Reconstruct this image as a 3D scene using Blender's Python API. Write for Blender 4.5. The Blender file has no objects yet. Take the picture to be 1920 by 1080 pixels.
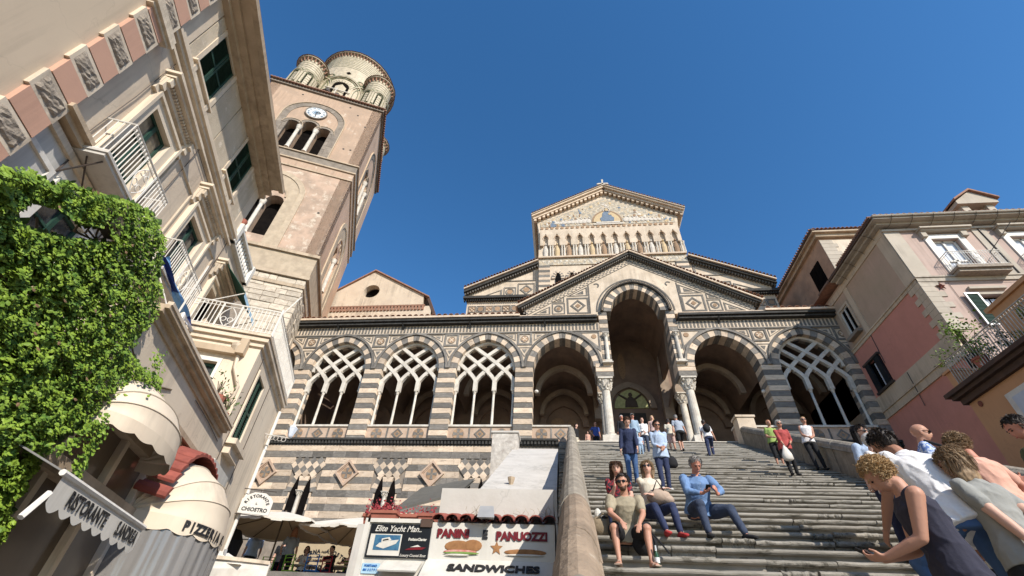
import bpy, math, random
from math import sin, cos, pi, radians, sqrt, atan2, acos
from mathutils import Vector, Matrix
random.seed(7)
R = random.Random(11)
scene = bpy.context.scene
# ------------------------------------------------------------ camera
F_PX = 853.33
PITCH, ROLL, HEAD = radians(40.5), radians(3.2), radians(-7.4)
_H = Vector((sin(HEAD), cos(HEAD), 0)); _S = Vector((cos(HEAD), -sin(HEAD), 0)); _Z = Vector((0, 0, 1))
FW = cos(PITCH)*_H + sin(PITCH)*_Z
_UP = -sin(PITCH)*_H + cos(PITCH)*_Z
CR = cos(ROLL)*_S + sin(ROLL)*_UP
CU = -sin(ROLL)*_S + cos(ROLL)*_UP
CAM = Vector((0, 0, 1.6))
cd = bpy.data.cameras.new('camera'); cam = bpy.data.objects.new('camera', cd)
scene.collection.objects.link(cam)
cd.sensor_width = 36; cd.lens = F_PX*36/1920; cd.clip_start = 0.05; cd.clip_end = 2000
mw = Matrix((( CR.x, CU.x, -FW.x, CAM.x), (CR.y, CU.y, -FW.y, CAM.y), (CR.z, CU.z, -FW.z, CAM.z), (0, 0, 0, 1)))
cam.matrix_world = mw
scene.camera = cam
# ------------------------------------------------------------ light
SUN = Vector((0.87, -1.0, 0.90)).normalized()
world = bpy.data.worlds.new('World'); scene.world = world; world.use_nodes = True
wn = world.node_tree; wn.nodes.clear()
sky = wn.nodes.new('ShaderNodeTexSky'); sky.sky_type = 'NISHITA'; sky.sun_disc = False
sky.sun_elevation = math.asin(SUN.z); sky.sun_rotation = atan2(SUN.x, SUN.y)
sky.altitude = 50; sky.air_density = 1.0; sky.dust_density = 0.15; sky.ozone_density = 2.6
hs = wn.nodes.new('ShaderNodeHueSaturation'); hs.inputs['Saturation'].default_value = 1.26
bg = wn.nodes.new('ShaderNodeBackground'); bg.inputs[1].default_value = 0.145
wo = wn.nodes.new('ShaderNodeOutputWorld')
wn.links.new(sky.outputs[0], hs.inputs['Color']); wn.links.new(hs.outputs[0], bg.inputs[0]); wn.links.new(bg.outputs[0], wo.inputs[0])
sl = bpy.data.lights.new('sun', 'SUN'); sl.energy = 4.5; sl.angle = radians(0.53); sl.color = (1.0, 0.93, 0.83)
so = bpy.data.objects.new('sun', sl); scene.collection.objects.link(so)
so.rotation_euler = (-SUN).to_track_quat('-Z', 'Y').to_euler(); so.location = SUN*60
vs = scene.view_settings
vs.view_transform = 'Standard'; vs.look = 'None'; vs.exposure = 0.42; vs.gamma = 1.0; vs.use_curve_mapping = False
scene.cycles.max_bounces = 6
# ------------------------------------------------------------ materials
MT = {}
def M(name, col, col2=None, rough=0.85, scale=3.0, detail=6, bump=0.0, bscale=30.0, rand=0.0, spots=None, metal=0.0, spec=0.3, streak=0.0, contrast=(0.35, 0.65), trans=0.0, alpha=1.0, sub=0.0, drip=0.0, crack=0.0):
    m = bpy.data.materials.new(name); m.use_nodes = True; MT[name] = m
    nt = m.node_tree; N = nt.nodes; L = nt.links
    b = N['Principled BSDF']; b.inputs['Roughness'].default_value = rough; b.inputs['Metallic'].default_value = metal
    b.inputs['Specular IOR Level'].default_value = spec
    if trans: b.inputs['Transmission Weight'].default_value = trans
    if alpha < 1: b.inputs['Alpha'].default_value = alpha
    if sub: b.inputs['Subsurface Weight'].default_value = sub; b.inputs['Subsurface Radius'].default_value = (0.01, 0.004, 0.002)
    tc = N.new('ShaderNodeTexCoord'); src = tc.outputs['Object']
    oi = N.new('ShaderNodeObjectInfo')
    vm = N.new('ShaderNodeVectorMath'); vm.operation = 'ADD'
    mul = N.new('ShaderNodeVectorMath'); mul.operation = 'SCALE'; mul.inputs['Scale'].default_value = 37.0
    cx = N.new('ShaderNodeCombineXYZ'); L.new(oi.outputs['Random'], cx.inputs[0]); L.new(oi.outputs['Random'], cx.inputs[1])
    L.new(cx.outputs[0], mul.inputs[0]); L.new(src, vm.inputs[0]); L.new(mul.outputs[0], vm.inputs[1]); vec = vm.outputs[0]
    if streak:
        mp = N.new('ShaderNodeMapping'); mp.inputs['Scale'].default_value = (1, 1, streak); L.new(vec, mp.inputs[0]); vec2 = mp.outputs[0]
    else: vec2 = vec
    c2 = col2 or tuple(c*0.78 for c in col)
    n1 = N.new('ShaderNodeTexNoise'); n1.inputs['Scale'].default_value = scale; n1.inputs['Detail'].default_value = detail; n1.inputs['Roughness'].default_value = 0.62
    L.new(vec2, n1.inputs['Vector'])
    cr = N.new('ShaderNodeValToRGB'); cr.color_ramp.elements[0].position = contrast[0]; cr.color_ramp.elements[1].position = contrast[1]
    cr.color_ramp.elements[0].color = (*c2, 1); cr.color_ramp.elements[1].color = (*col, 1)
    L.new(n1.outputs['Fac'], cr.inputs[0]); out = cr.outputs[0]
    if spots:
        n2 = N.new('ShaderNodeTexNoise'); n2.inputs['Scale'].default_value = spots[1]; n2.inputs['Detail'].default_value = 8; n2.inputs['Roughness'].default_value = 0.7
        L.new(vec, n2.inputs['Vector'])
        r2 = N.new('ShaderNodeValToRGB'); r2.color_ramp.elements[0].position = spots[2]; r2.color_ramp.elements[1].position = spots[2]+spots[3]
        r2.color_ramp.elements[0].color = (0, 0, 0, 1); r2.color_ramp.elements[1].color = (1, 1, 1, 1)
        mx = N.new('ShaderNodeMixRGB'); L.new(n2.outputs['Fac'], r2.inputs[0]); L.new(r2.outputs[0], mx.inputs[0]); L.new(out, mx.inputs[1]); mx.inputs[2].default_value = (*spots[0], 1); out = mx.outputs[0]
    if drip:      # rain streaks and dust: tall narrow noise, broken up by a broad one
        mp2 = N.new('ShaderNodeMapping'); mp2.inputs['Scale'].default_value = (5.5, 5.5, .28); L.new(vec, mp2.inputs[0])
        n4 = N.new('ShaderNodeTexNoise'); n4.inputs['Scale'].default_value = 1.0; n4.inputs['Detail'].default_value = 7; n4.inputs['Roughness'].default_value = .65; L.new(mp2.outputs[0], n4.inputs['Vector'])
        n5 = N.new('ShaderNodeTexNoise'); n5.inputs['Scale'].default_value = .55; n5.inputs['Detail'].default_value = 5; L.new(vec, n5.inputs['Vector'])
        ml = N.new('ShaderNodeMath'); ml.operation = 'MULTIPLY'; L.new(n4.outputs['Fac'], ml.inputs[0]); L.new(n5.outputs['Fac'], ml.inputs[1])
        r4 = N.new('ShaderNodeValToRGB'); r4.color_ramp.elements[0].position = .25; r4.color_ramp.elements[1].position = .40; r4.color_ramp.elements[0].color = (0, 0, 0, 1); r4.color_ramp.elements[1].color = (drip, drip, drip, 1); L.new(ml.outputs[0], r4.inputs[0])
        m4 = N.new('ShaderNodeMixRGB'); m4.blend_type = 'MIX'; L.new(r4.outputs[0], m4.inputs[0]); L.new(out, m4.inputs[1]); m4.inputs[2].default_value = (*[c*.52 for c in c2], 1); out = m4.outputs[0]
    if crack:
        vo = N.new('ShaderNodeTexVoronoi'); vo.feature = 'DISTANCE_TO_EDGE'; vo.inputs['Scale'].default_value = .9
        nw = N.new('ShaderNodeTexNoise'); nw.inputs['Scale'].default_value = 3; nw.inputs['Detail'].default_value = 6; L.new(vec, nw.inputs['Vector']); mixv = N.new('ShaderNodeMixRGB'); mixv.inputs[0].default_value = .35; L.new(vec, mixv.inputs[1]); L.new(nw.outputs['Color'], mixv.inputs[2]); L.new(mixv.outputs[0], vo.inputs['Vector'])
        r5 = N.new('ShaderNodeValToRGB'); r5.color_ramp.elements[0].position = .0; r5.color_ramp.elements[1].position = .008; r5.color_ramp.elements[0].color = (crack, crack, crack, 1); r5.color_ramp.elements[1].color = (0, 0, 0, 1); L.new(vo.outputs['Distance'], r5.inputs[0])
        m5 = N.new('ShaderNodeMixRGB'); L.new(r5.outputs[0], m5.inputs[0]); L.new(out, m5.inputs[1]); m5.inputs[2].default_value = (*[c*.45 for c in c2], 1); out = m5.outputs[0]
    if rand:
        hv = N.new('ShaderNodeHueSaturation'); mr = N.new('ShaderNodeMapRange'); mr.inputs['To Min'].default_value = 1-rand; mr.inputs['To Max'].default_value = 1+rand
        L.new(oi.outputs['Random'], mr.inputs['Value']); L.new(mr.outputs[0], hv.inputs['Value']); L.new(out, hv.inputs['Color']); out = hv.outputs[0]
    L.new(out, b.inputs['Base Color'])
    if bump:
        n3 = N.new('ShaderNodeTexNoise'); n3.inputs['Scale'].default_value = bscale; n3.inputs['Detail'].default_value = 5; L.new(vec, n3.inputs['Vector'])
        bp = N.new('ShaderNodeBump'); bp.inputs['Strength'].default_value = min(1, bump); bp.inputs['Distance'].default_value = 0.02
        L.new(n3.outputs['Fac'], bp.inputs['Height']); L.new(bp.outputs[0], b.inputs['Normal'])
    return m
M('cream', (.66, .53, .40), (.50, .39, .285), scale=2.2, bump=.5, bscale=18, rand=.2, spots=((.27, .20, .15), 4, .57, .12))
M('cream_wall', (.66, .545, .42), (.51, .415, .31), scale=1.4, bump=.3, bscale=14, spots=((.33, .27, .21), 3, .60, .15), drip=0.4)
M('grey', (.20, .182, .16), (.14, .127, .112), scale=2.5, bump=.5, bscale=20, rand=.28, spots=((.30, .27, .225), 5, .57, .12))
M('dark', (.060, .057, .052), (.035, .033, .03), scale=4, bump=.3, rand=.1)
M('lime', (.66, .61, .53), (.50, .45, .38), scale=3, bump=.35, bscale=25, spots=((.35, .31, .26), 4, .62, .12), rand=.05, drip=0.3)
M('rosette', (.38, .25, .15), (.26, .17, .11), scale=9, rand=.2)
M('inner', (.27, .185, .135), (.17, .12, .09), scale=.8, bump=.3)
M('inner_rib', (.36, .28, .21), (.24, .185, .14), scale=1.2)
M('pink_panel', (.52, .39, .29), (.42, .30, .22), scale=4, rand=.1)
M('gold', (.58, .44, .25), (.50, .38, .24), scale=2.5, detail=10)
M('mosaic', (.50, .40, .27), (.30, .27, .22), scale=2.6, detail=12, spots=((.56, .50, .40), 4.5, .53, .04), contrast=(.44, .56), rough=.6)
M('mosaic_white', (.66, .61, .53), (.48, .42, .36), scale=9, detail=8, contrast=(.42, .58))
M('mosaic_blue', (.20, .25, .31), (.12, .16, .22), scale=9)
M('skin_dark_paint', (.10, .075, .06))
M('lunette', (.52, .52, .25), (.36, .37, .17), scale=5)
M('rooftile', (.34, .17, .11), (.20, .12, .085), scale=5, rand=.2, bump=.3, spots=((.38, .33, .27), 7, .6, .1))
M('tile_red', (.30, .085, .062), (.23, .065, .05), scale=6, rand=.1)
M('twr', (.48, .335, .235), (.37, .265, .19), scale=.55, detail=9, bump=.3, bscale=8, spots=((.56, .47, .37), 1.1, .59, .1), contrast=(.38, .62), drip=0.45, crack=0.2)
M('twr_side_lit', (.58, .40, .285), (.48, .33, .23), scale=.5, bump=.3, bscale=8, spots=((.36, .27, .2), 1.5, .6, .14), drip=0.4, crack=0.2)  # tower tone paled on this side to make up for weaker sun
M('twr_worn', (.48, .34, .25), (.34, .25, .185), scale=.9, detail=10, bump=.6, bscale=6, spots=((.55, .455, .355), 1.6, .53, .10), contrast=(.4, .6))
M('twr_stone', (.27, .225, .18), (.18, .15, .12), scale=2.5, bump=.5, bscale=12, rand=.15)
M('twr_tan', (.50, .40, .285), (.38, .30, .215), scale=2, bump=.3, spots=((.33, .29, .2), 3, .6, .1), rand=.08)
M('rubble', (.60, .52, .41), (.42, .35, .27), scale=2.2, bump=.9, bscale=10, rand=.17, spots=((.32, .26, .20), 4, .56, .1))
M('rubble_gap', (.30, .25, .19), (.22, .18, .14), scale=3, bump=.8)
M('maj_tile', (.20, .20, .10), (.13, .135, .07), scale=6, rough=.4, rand=.15)
M('maj_cream', (.56, .47, .34), (.38, .32, .225), scale=3.5, rough=.5, bump=.3, spots=((.30, .33, .14), 9, .60, .05))
M('clock', (.62, .62, .60), (.55, .55, .53), rough=.5)
M('clock_blue', (.16, .26, .36), rough=.5)
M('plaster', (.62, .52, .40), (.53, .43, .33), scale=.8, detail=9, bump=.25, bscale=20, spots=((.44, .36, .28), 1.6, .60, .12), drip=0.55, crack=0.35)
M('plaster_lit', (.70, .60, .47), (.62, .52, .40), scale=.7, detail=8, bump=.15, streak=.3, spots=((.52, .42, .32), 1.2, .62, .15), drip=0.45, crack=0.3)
M('plaster_ashlar', (.58, .49, .37), (.47, .39, .29), scale=1.3, detail=10, bump=.7, bscale=28, spots=((.66, .58, .47), 2.5, .57, .08), drip=0.4)
M('trim', (.68, .58, .45), (.56, .46, .35), scale=1.2, detail=8, bump=.2, spots=((.42, .35, .27), 2.2, .63, .12), drip=0.6)
M('trim_brown', (.50, .39, .275), (.38, .295, .205), scale=1.5, bump=.2, streak=.3, drip=0.5)
M('smooth_beige', (.60, .48, .35), (.55, .44, .32), scale=.5, bump=.05, drip=0.25, crack=0.15)
M('salmon', (.56, .33, .235), (.51, .30, .215), scale=1, bump=.08, drip=0.3)
M('rough_stone', (.36, .30, .235), (.23, .19, .15), scale=9, bump=1.0, bscale=22)
M('grey_plaster', (.53, .51, .47), (.47, .45, .41), scale=.8, drip=0.5, crack=0.2)
M('white_wall', (.55, .52, .475), (.48, .45, .405), scale=1.5, bump=.25, bscale=9, spots=((.60, .54, .45), 2.2, .68, .1), drip=0.5, crack=0.25)
M('white_paint', (.72, .69, .63), (.62, .58, .52), scale=5, rough=.6, spots=((.5, .42, .35), 12, .68, .1), drip=0.25)
M('white_dirty', (.62, .58, .52), (.36, .32, .28), scale=4, bump=.5, detail=10, spots=((.2, .18, .16), 7, .60, .12))
M('green', (.020, .060, .042), (.014, .045, .032), scale=4, rough=.55)
M('green_cloth', (.022, .085, .060), (.017, .065, .046), scale=2, rough=.9)
M('glass', (.05, .055, .06), (.02, .022, .025), rough=.08, scale=1.5, spec=.7)
M('glass_warm', (.17, .145, .10), (.05, .045, .035), rough=.15, scale=2.2, detail=2, spec=.6, contrast=(.42, .6))
M('dark_room', (.012, .010, .009), (.007, .006, .006), spec=0.0)  # near-black, mostly interior shade put into the colour behind openings
M('curtain', (.62, .66, .72), (.50, .54, .62), scale=2, streak=.1)
M('iron', (.05, .045, .04), (.07, .05, .04), rough=.6)
M('grey_metal', (.42, .42, .42), (.33, .33, .33), rough=.45, metal=.3)
M('r_pink', (.47, .35, .295), (.42, .31, .26), scale=.7, bump=.1, drip=0.4, crack=0.2)
M('r_salmon', (.62, .27, .205), (.55, .24, .18), scale=.8, bump=.1, drip=0.16, crack=0.15)
M('r_mauve', (.50, .35, .26), (.42, .315, .22), scale=.45, bump=.1, detail=4, drip=0.16, crack=0.2)
M('r_trim', (.47, .41, .335), (.41, .355, .285), scale=1, bump=.1, rand=.06, drip=0.5)
M('r_orange', (.60, .33, .175), (.55, .30, .16), scale=.6, bump=.08, drip=0.16, crack=0.15)
M('r_brown', (.50, .32, .21), (.34, .22, .15), scale=.9, detail=9, bump=.5, bscale=8, spots=((.15, .1, .07), 2, .62, .1))
M('r_stone', (.30, .19, .13), (.18, .12, .09), scale=2, detail=10, bump=1, bscale=6)
M('brown_edge', (.10, .06, .045), (.07, .045, .035))
M('star', (.22, .07, .045), rough=.6)
M('stair', (.31, .285, .245), (.205, .19, .16), scale=5, detail=10, bump=.9, bscale=14, rand=.14, spots=((.10, .09, .07), 6, .54, .08), drip=.0)
M('parapet', (.34, .30, .24), (.22, .19, .15), scale=4, detail=10, bump=1.0, bscale=16, rand=.10, spots=((.24, .2, .16), 5, .6, .12), drip=0.5, crack=0.3)
M('trim_side_bounce', (.60, .48, .35), (.53, .42, .305), scale=1, bump=.15, drip=0.5)  # front trim colour paled and warmed in place of missing bounce light
M('parapet_brown', (.34, .255, .18), (.23, .175, .125), scale=3, detail=10, bump=.9, bscale=18, rand=.06, spots=((.42, .36, .28), 5, .6, .1), drip=0.5, crack=0.3)
M('paving', (.22, .20, .18), (.16, .145, .13), scale=3, bump=.5)
M('awning', (.68, .58, .45), (.60, .50, .385), scale=1.2, rough=.9, detail=3, drip=0.3)
M('awning_rib', (.66, .565, .44), (.60, .51, .40), scale=1.2, rough=.9)  # canvas colour slightly darkened, used for the ribs
M('umbrella', (.66, .62, .55), (.60, .56, .49), scale=1.5, rough=.9, drip=0.2)
M('umbrella_lit_through', (.62, .45, .27), (.56, .41, .24), scale=2, rough=.9)  # brown stands in for sunlight coming through the white canvas
M('plastic', (.34, .33, .32), (.20, .19, .18), scale=1.2, rough=.12, spec=.8, streak=.12, contrast=(.35, .65), alpha=.82)
M('plastic_brown', (.19, .145, .10), (.13, .10, .075), scale=.7, rough=.2, spec=.5, alpha=.93)
M('terracotta', (.36, .13, .09), (.29, .10, .07), scale=4)
M('leaf', (.22, .32, .035), (.065, .135, .018), scale=7, rough=.55, spec=.25, detail=3, contrast=(.35, .62))
M('leaf2', (.075, .13, .02), (.04, .075, .015), scale=2, rough=.55)
M('leaf_dry', (.20, .12, .06), (.14, .09, .05), scale=6)
M('flower_red', (.32, .045, .05), (.22, .03, .035), scale=6)
M('bark', (.12, .09, .06), (.08, .06, .04))
M('ink', (.022, .022, .024), rough=.6)
M('ink_red', (.17, .009, .016), rough=.6)
M('sign_white', (.64, .61, .55), (.58, .55, .49), scale=3, rough=.6, drip=0.3)
M('sign_black', (.012, .014, .018), rough=.4)
M('sign_tan', (.46, .36, .225), (.42, .325, .20), scale=3)
M('sign_blue', (.42, .62, .76), rough=.5)
M('blue_deep', (.03, .10, .20), (.06, .17, .26), scale=12)
M('bread', (.36, .18, .075), (.25, .12, .05), scale=9)
M('ham', (.42, .11, .09), (.55, .30, .25), scale=14)
M('salad', (.13, .22, .05), (.2, .3, .08), scale=20)
M('blue_paint', (.03, .17, .50)); M('red_paint', (.32, .02, .035)); M('lime_paint', (.26, .50, .06))
M('flag_blue', (.02, .045, .20)); M('flag_sky', (.16, .33, .58)); M('flag_white', (.66, .68, .74))
M('bottle', (.02, .07, .03), rough=.1, spec=.8); M('label', (.7, .7, .7)); M('foil', (.7, .7, .68), rough=.3, metal=.6)
SK = {'tan': (.48, .25, .17), 'pale': (.60, .36, .27), 'red': (.50, .22, .15), 'brown': (.36, .18, .115)}
for k, c in SK.items(): M('skin_'+k, c, tuple(x*.9 for x in c), rough=.55, scale=6, spec=.35, sub=.06)
def cloth(name, c, c2=None, **k): return M(name, c, c2 or tuple(x*.82 for x in c), scale=k.pop('scale', 5), rough=.9, bump=.25, bscale=25, **k)
for n, c in dict(c_white=(.78, .76, .76), c_tank=(.035, .035, .055), c_jeans=(.045, .06, .10), c_jeansb=(.06, .12, .26), c_jeansl=(.30, .40, .50), c_beige=(.62, .56, .45), c_grey=(.30, .30, .28), c_peach=(.66, .37, .28),
        c_olive=(.10, .115, .06), c_canopy=(.13, .125, .11), c_khaki=(.36, .31, .22), c_black=(.018, .018, .02), c_blue=(.15, .25, .44), c_lblue=(.42, .52, .68), c_greyb=(.34, .38, .44), c_red=(.42, .08, .075), c_dred=(.20, .03, .04),
        c_navy=(.03, .04, .09), c_green=(.30, .42, .12), c_dgreen=(.03, .06, .03), c_tan=(.42, .32, .25), c_royal=(.05, .09, .32), c_shoe=(.7, .68, .66), c_shoer=(.40, .04, .04), c_bag=(.26, .20, .13), c_pink=(.6, .42, .38)).items(): cloth(n, c)
cloth('c_floral', (.018, .018, .02), spots=((.40, .10, .08), 9, .60, .03))
cloth('c_check', (.13, .22, .50), (.55, .62, .75), scale=26, contrast=(.48, .52))
cloth('c_stripe', (.30, .035, .045), (.03, .03, .04), scale=22, contrast=(.48, .52))
for n, c, c2 in (('h_blond', (.55, .38, .20), (.30, .19, .09)), ('h_dark', (.018, .014, .012), (.04, .03, .025)), ('h_brown', (.11, .055, .03), (.05, .028, .018)), ('h_mix', (.34, .23, .13), (.14, .09, .05)), ('h_grey', (.30, .28, .26), (.15, .14, .13)), ('h_white', (.6, .58, .55), (.4, .38, .36)), ('h_ginger', (.50, .24, .13), (.3, .14, .07))):
    M(n, c, c2, scale=22, rough=.6, detail=4)
# ------------------------------------------------------------ geometry helpers
COL = scene.collection
INFO = {}      # object name -> (frame angle, base in frame coordinates)
SHARED = {}
def rz(th, p): return Vector((p[0]*cos(th)-p[1]*sin(th), p[0]*sin(th)+p[1]*cos(th), p[2]))
def thing(name, label, cat, base=(0, 0, 0), th=0.0, group=None):
    o = bpy.data.objects.new(name, None); COL.objects.link(o)
    o.location = rz(th, base); o.rotation_euler = (0, 0, th); o.empty_display_size = .2
    o['label'] = label; o['category'] = cat
    if group: o['group'] = group
    INFO[o.name] = (th, Vector(base)); return o
def tag(o, label, cat, group=None):
    o['label'] = label; o['category'] = cat
    if group: o['group'] = group
    return o
def struct(o): o['kind'] = 'structure'; return o
def stuff(o): o['kind'] = 'stuff'; return o
class MB:
    def __init__(s): s.v = []; s.f = []; s.m = []; s.mi = 0
    def add(s, vs_, fs):
        k = len(s.v); s.v += [tuple(v) for v in vs_]
        for f in fs: s.f.append(tuple(i+k for i in f)); s.m.append(s.mi)
        return s
    def mat(s, i): s.mi = i; return s
    def box(s, x0, x1, y0, y1, z0, z1):
        return s.add([(x0, y0, z0), (x1, y0, z0), (x1, y1, z0), (x0, y1, z0), (x0, y0, z1), (x1, y0, z1), (x1, y1, z1), (x0, y1, z1)],
                     [(0, 3, 2, 1), (4, 5, 6, 7), (0, 1, 5, 4), (1, 2, 6, 5), (2, 3, 7, 6), (3, 0, 4, 7)])
    def hexa(s, p): return s.add(p, [(0, 3, 2, 1), (4, 5, 6, 7), (0, 1, 5, 4), (1, 2, 6, 5), (2, 3, 7, 6), (3, 0, 4, 7)])
    def prism(s, pts, y0, y1, ax='y'):
        n = len(pts)
        if ax == 'y': a = [(p[0], y0, p[1]) for p in pts]; b = [(p[0], y1, p[1]) for p in pts]
        elif ax == 'x': a = [(y0, p[0], p[1]) for p in pts]; b = [(y1, p[0], p[1]) for p in pts]
        else: a = [(p[0], p[1], y0) for p in pts]; b = [(p[0], p[1], y1) for p in pts]
        return s.add(a+b, [tuple(range(n)), tuple(range(2*n-1, n-1, -1))]+[(i, (i+1) % n, n+(i+1) % n, n+i) for i in range(n)])
    def ring(s, outer, inner, y0, y1):
        n = len(outer); a = [(p[0], y0, p[1]) for p in outer]+[(p[0], y0, p[1]) for p in inner]+[(p[0], y1, p[1]) for p in outer]+[(p[0], y1, p[1]) for p in inner]
        fs = []
        for i in range(n):
            j = (i+1) % n
            fs += [(i, j, n+j, n+i), (2*n+j, 2*n+i, 3*n+i, 3*n+j), (j, i, 2*n+i, 2*n+j), (n+i, n+j, 3*n+j, 3*n+i)]
        return s.add(a, fs)
    def strip(s, outer, inner, y0, y1):      # open band between two polylines, extruded in y
        n = len(outer); a = [(p[0], y0, p[1]) for p in outer]+[(p[0], y0, p[1]) for p in inner]+[(p[0], y1, p[1]) for p in outer]+[(p[0], y1, p[1]) for p in inner]
        fs = [(0, n, 3*n, 2*n), (n-1, 3*n-1, 4*n-1, 2*n-1)]
        for i in range(n-1):
            j = i+1
            fs += [(i, j, n+j, n+i), (2*n+j, 2*n+i, 3*n+i, 3*n+j), (j, i, 2*n+i, 2*n+j), (n+i, n+j, 3*n+j, 3*n+i)]
        return s.add(a, fs)
    def tube(s, path, r, n=8, cap=True, flat=None):
        path = [Vector(p) for p in path]; rs = r if isinstance(r, (list, tuple)) else [r]*len(path)
        V = []; up0 = None
        for i, p in enumerate(path):
            t = (path[min(i+1, len(path)-1)]-path[max(i-1, 0)])
            t = t.normalized() if t.length > 1e-9 else Vector((0, 0, 1))
            if up0 is None:
                up0 = Vector((1, 0, 0)) if abs(t.x) < .8 else Vector((0, 1, 0))
            u = (up0-t*up0.dot(t)); u = u.normalized() if u.length > 1e-6 else t.orthogonal().normalized(); w = t.cross(u); up0 = u
            for k in range(n):
                a = 2*pi*k/n; V.append(p+(u*cos(a)+w*sin(a)*(flat or 1))*rs[i])
        F = []
        for i in range(len(path)-1):
            for k in range(n): F.append((i*n+k, i*n+(k+1) % n, (i+1)*n+(k+1) % n, (i+1)*n+k))
        if cap: F += [tuple(range(n-1, -1, -1)), tuple(range((len(path)-1)*n, len(path)*n))]
        return s.add(V, F)
    def lathe(s, c, prof, n=12, a0=0, a1=2*pi):
        full = abs(a1-a0-2*pi) < 1e-6; m = n if full else n+1
        V = [(c[0]+r*cos(a0+(a1-a0)*k/n), c[1]+r*sin(a0+(a1-a0)*k/n), c[2]+z) for r, z in prof for k in range(m)]; F = []
        for i in range(len(prof)-1):
            for k in range(n): F.append((i*m+k, i*m+(k+1) % m, (i+1)*m+(k+1) % m, (i+1)*m+k))
        if full: F += [tuple(range(n-1, -1, -1)), tuple(range((len(prof)-1)*n, len(prof)*n))]
        return s.add(V, F)
    def ell(s, c, r, n=10, m=7, M3=None):
        V = []; F = []; c = Vector(c)
        for i in range(m+1):
            a = pi*i/m
            for k in range(n):
                b = 2*pi*k/n; v = Vector((r[0]*sin(a)*cos(b), r[1]*sin(a)*sin(b), r[2]*cos(a)))
                V.append(c+(M3 @ v if M3 else v))
        for i in range(m):
            for k in range(n): F.append((i*n+k, (i+1)*n+k, (i+1)*n+(k+1) % n, i*n+(k+1) % n))
        return s.add(V, F)
    def mesh(s, name, mats, off=(0, 0, 0), smooth=False):
        me = bpy.data.meshes.new(name); ox, oy, oz = off
        me.from_pydata([(x-ox, y-oy, z-oz) for x, y, z in s.v], [], s.f)
        for m in (mats if isinstance(mats, (list, tuple)) else [mats]): me.materials.append(MT[m])
        me.polygons.foreach_set('material_index', s.m)
        if smooth: me.polygons.foreach_set('use_smooth', [True]*len(s.f))
        me.update(); return me
    def build(s, name, mats, parent=None, smooth=False, th=0.0, base=None):
        off = INFO[parent.name][1] if parent else Vector(base or (0, 0, 0))
        o = bpy.data.objects.new(name, s.mesh(name, mats, off, smooth)); COL.objects.link(o)
        if parent: o.parent = parent; INFO[o.name] = INFO[parent.name]
        else:
            INFO[o.name] = (th, off); o.location = rz(th, off); o.rotation_euler = (0, 0, th)
        return o
def inst(name, me, parent, loc, rot=(0, 0, 0), sc=(1, 1, 1)):
    o = bpy.data.objects.new(name, me); COL.objects.link(o)
    if parent:
        o.parent = parent; off = INFO[parent.name][1]; INFO[o.name] = INFO[parent.name]
    else: off = Vector((0, 0, 0))
    o.location = Vector(loc)-off; o.rotation_euler = rot; o.scale = sc
    return o
def unit(mat, bev=0.03):
    k = ('unit', mat, bev)
    if k not in SHARED:      # a 1x1x1 block with chamfered front edges (front is -y)
        b = bev; mb = MB()
        v = [(-.5, -.5+b, -.5), (.5, -.5+b, -.5), (.5, .5, -.5), (-.5, .5, -.5), (-.5, -.5+b, .5), (.5, -.5+b, .5), (.5, .5, .5), (-.5, .5, .5),
             (-.5+b*.5, -.5, -.5+b), (.5-b*.5, -.5, -.5+b), (.5-b*.5, -.5, .5-b), (-.5+b*.5, -.5, .5-b)]
        mb.add(v, [(0, 3, 2, 1), (4, 5, 6, 7), (1, 2, 6, 5), (2, 3, 7, 6), (3, 0, 4, 7), (8, 9, 10, 11), (0, 1, 9, 8), (1, 5, 10, 9), (5, 4, 11, 10), (4, 0, 8, 11)])
        SHARED[k] = mb.mesh('stone_'+mat, mat)
    return SHARED[k]
def stone(mat, parent, x0, x1, y0, y1, z0, z1, name='stone', bev=.04):
    return inst(name, unit(mat, bev), parent, ((x0+x1)/2, (y0+y1)/2, (z0+z1)/2), sc=(x1-x0, y1-y0, z1-z0))
def survey(px, py, axis, val, th=0.0):
    """point of the place seen at a photograph pixel, on the plane axis=val of a frame turned by th"""
    d = (FW*F_PX+CR*(px-960)-CU*(py-540))/F_PX
    d = rz(-th, d); c = rz(-th, CAM)
    i = 'xyz'.index(axis); t = (val-c[i])/d[i]
    return c+d*t
def text(s, size, extrude=.004, bold=0.0, shear=0.0, align='CENTER'):
    cu = bpy.data.curves.new('t', 'FONT'); cu.body = s; cu.size = size; cu.extrude = extrude; cu.offset = bold; cu.shear = shear
    cu.align_x = align; cu.align_y = 'CENTER'; cu.resolution_u = 3
    ob = bpy.data.objects.new('t', cu); COL.objects.link(ob)
    dg = bpy.context.evaluated_depsgraph_get(); me = bpy.data.meshes.new_from_object(ob.evaluated_get(dg))
    bpy.data.objects.remove(ob); bpy.data.curves.remove(cu)
    vs_ = [v.co.copy() for v in me.vertices]; fs = [tuple(p.vertices) for p in me.polygons]; bpy.data.meshes.remove(me)
    return vs_, fs
def put_text(mb, s, size, o, u, w, **k):
    """lettering laid on the plane through o spanned by u (reading direction) and w (up)"""
    sx = k.pop('sx', 1.0); vs_, fs = text(s, size, **k); o = Vector(o); u = Vector(u).normalized(); w = Vector(w).normalized(); n = u.cross(w)
    mb.add([o+u*v.x*sx+w*v.y+n*v.z for v in vs_], fs)
def serifs(mb, pts): pass
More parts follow.
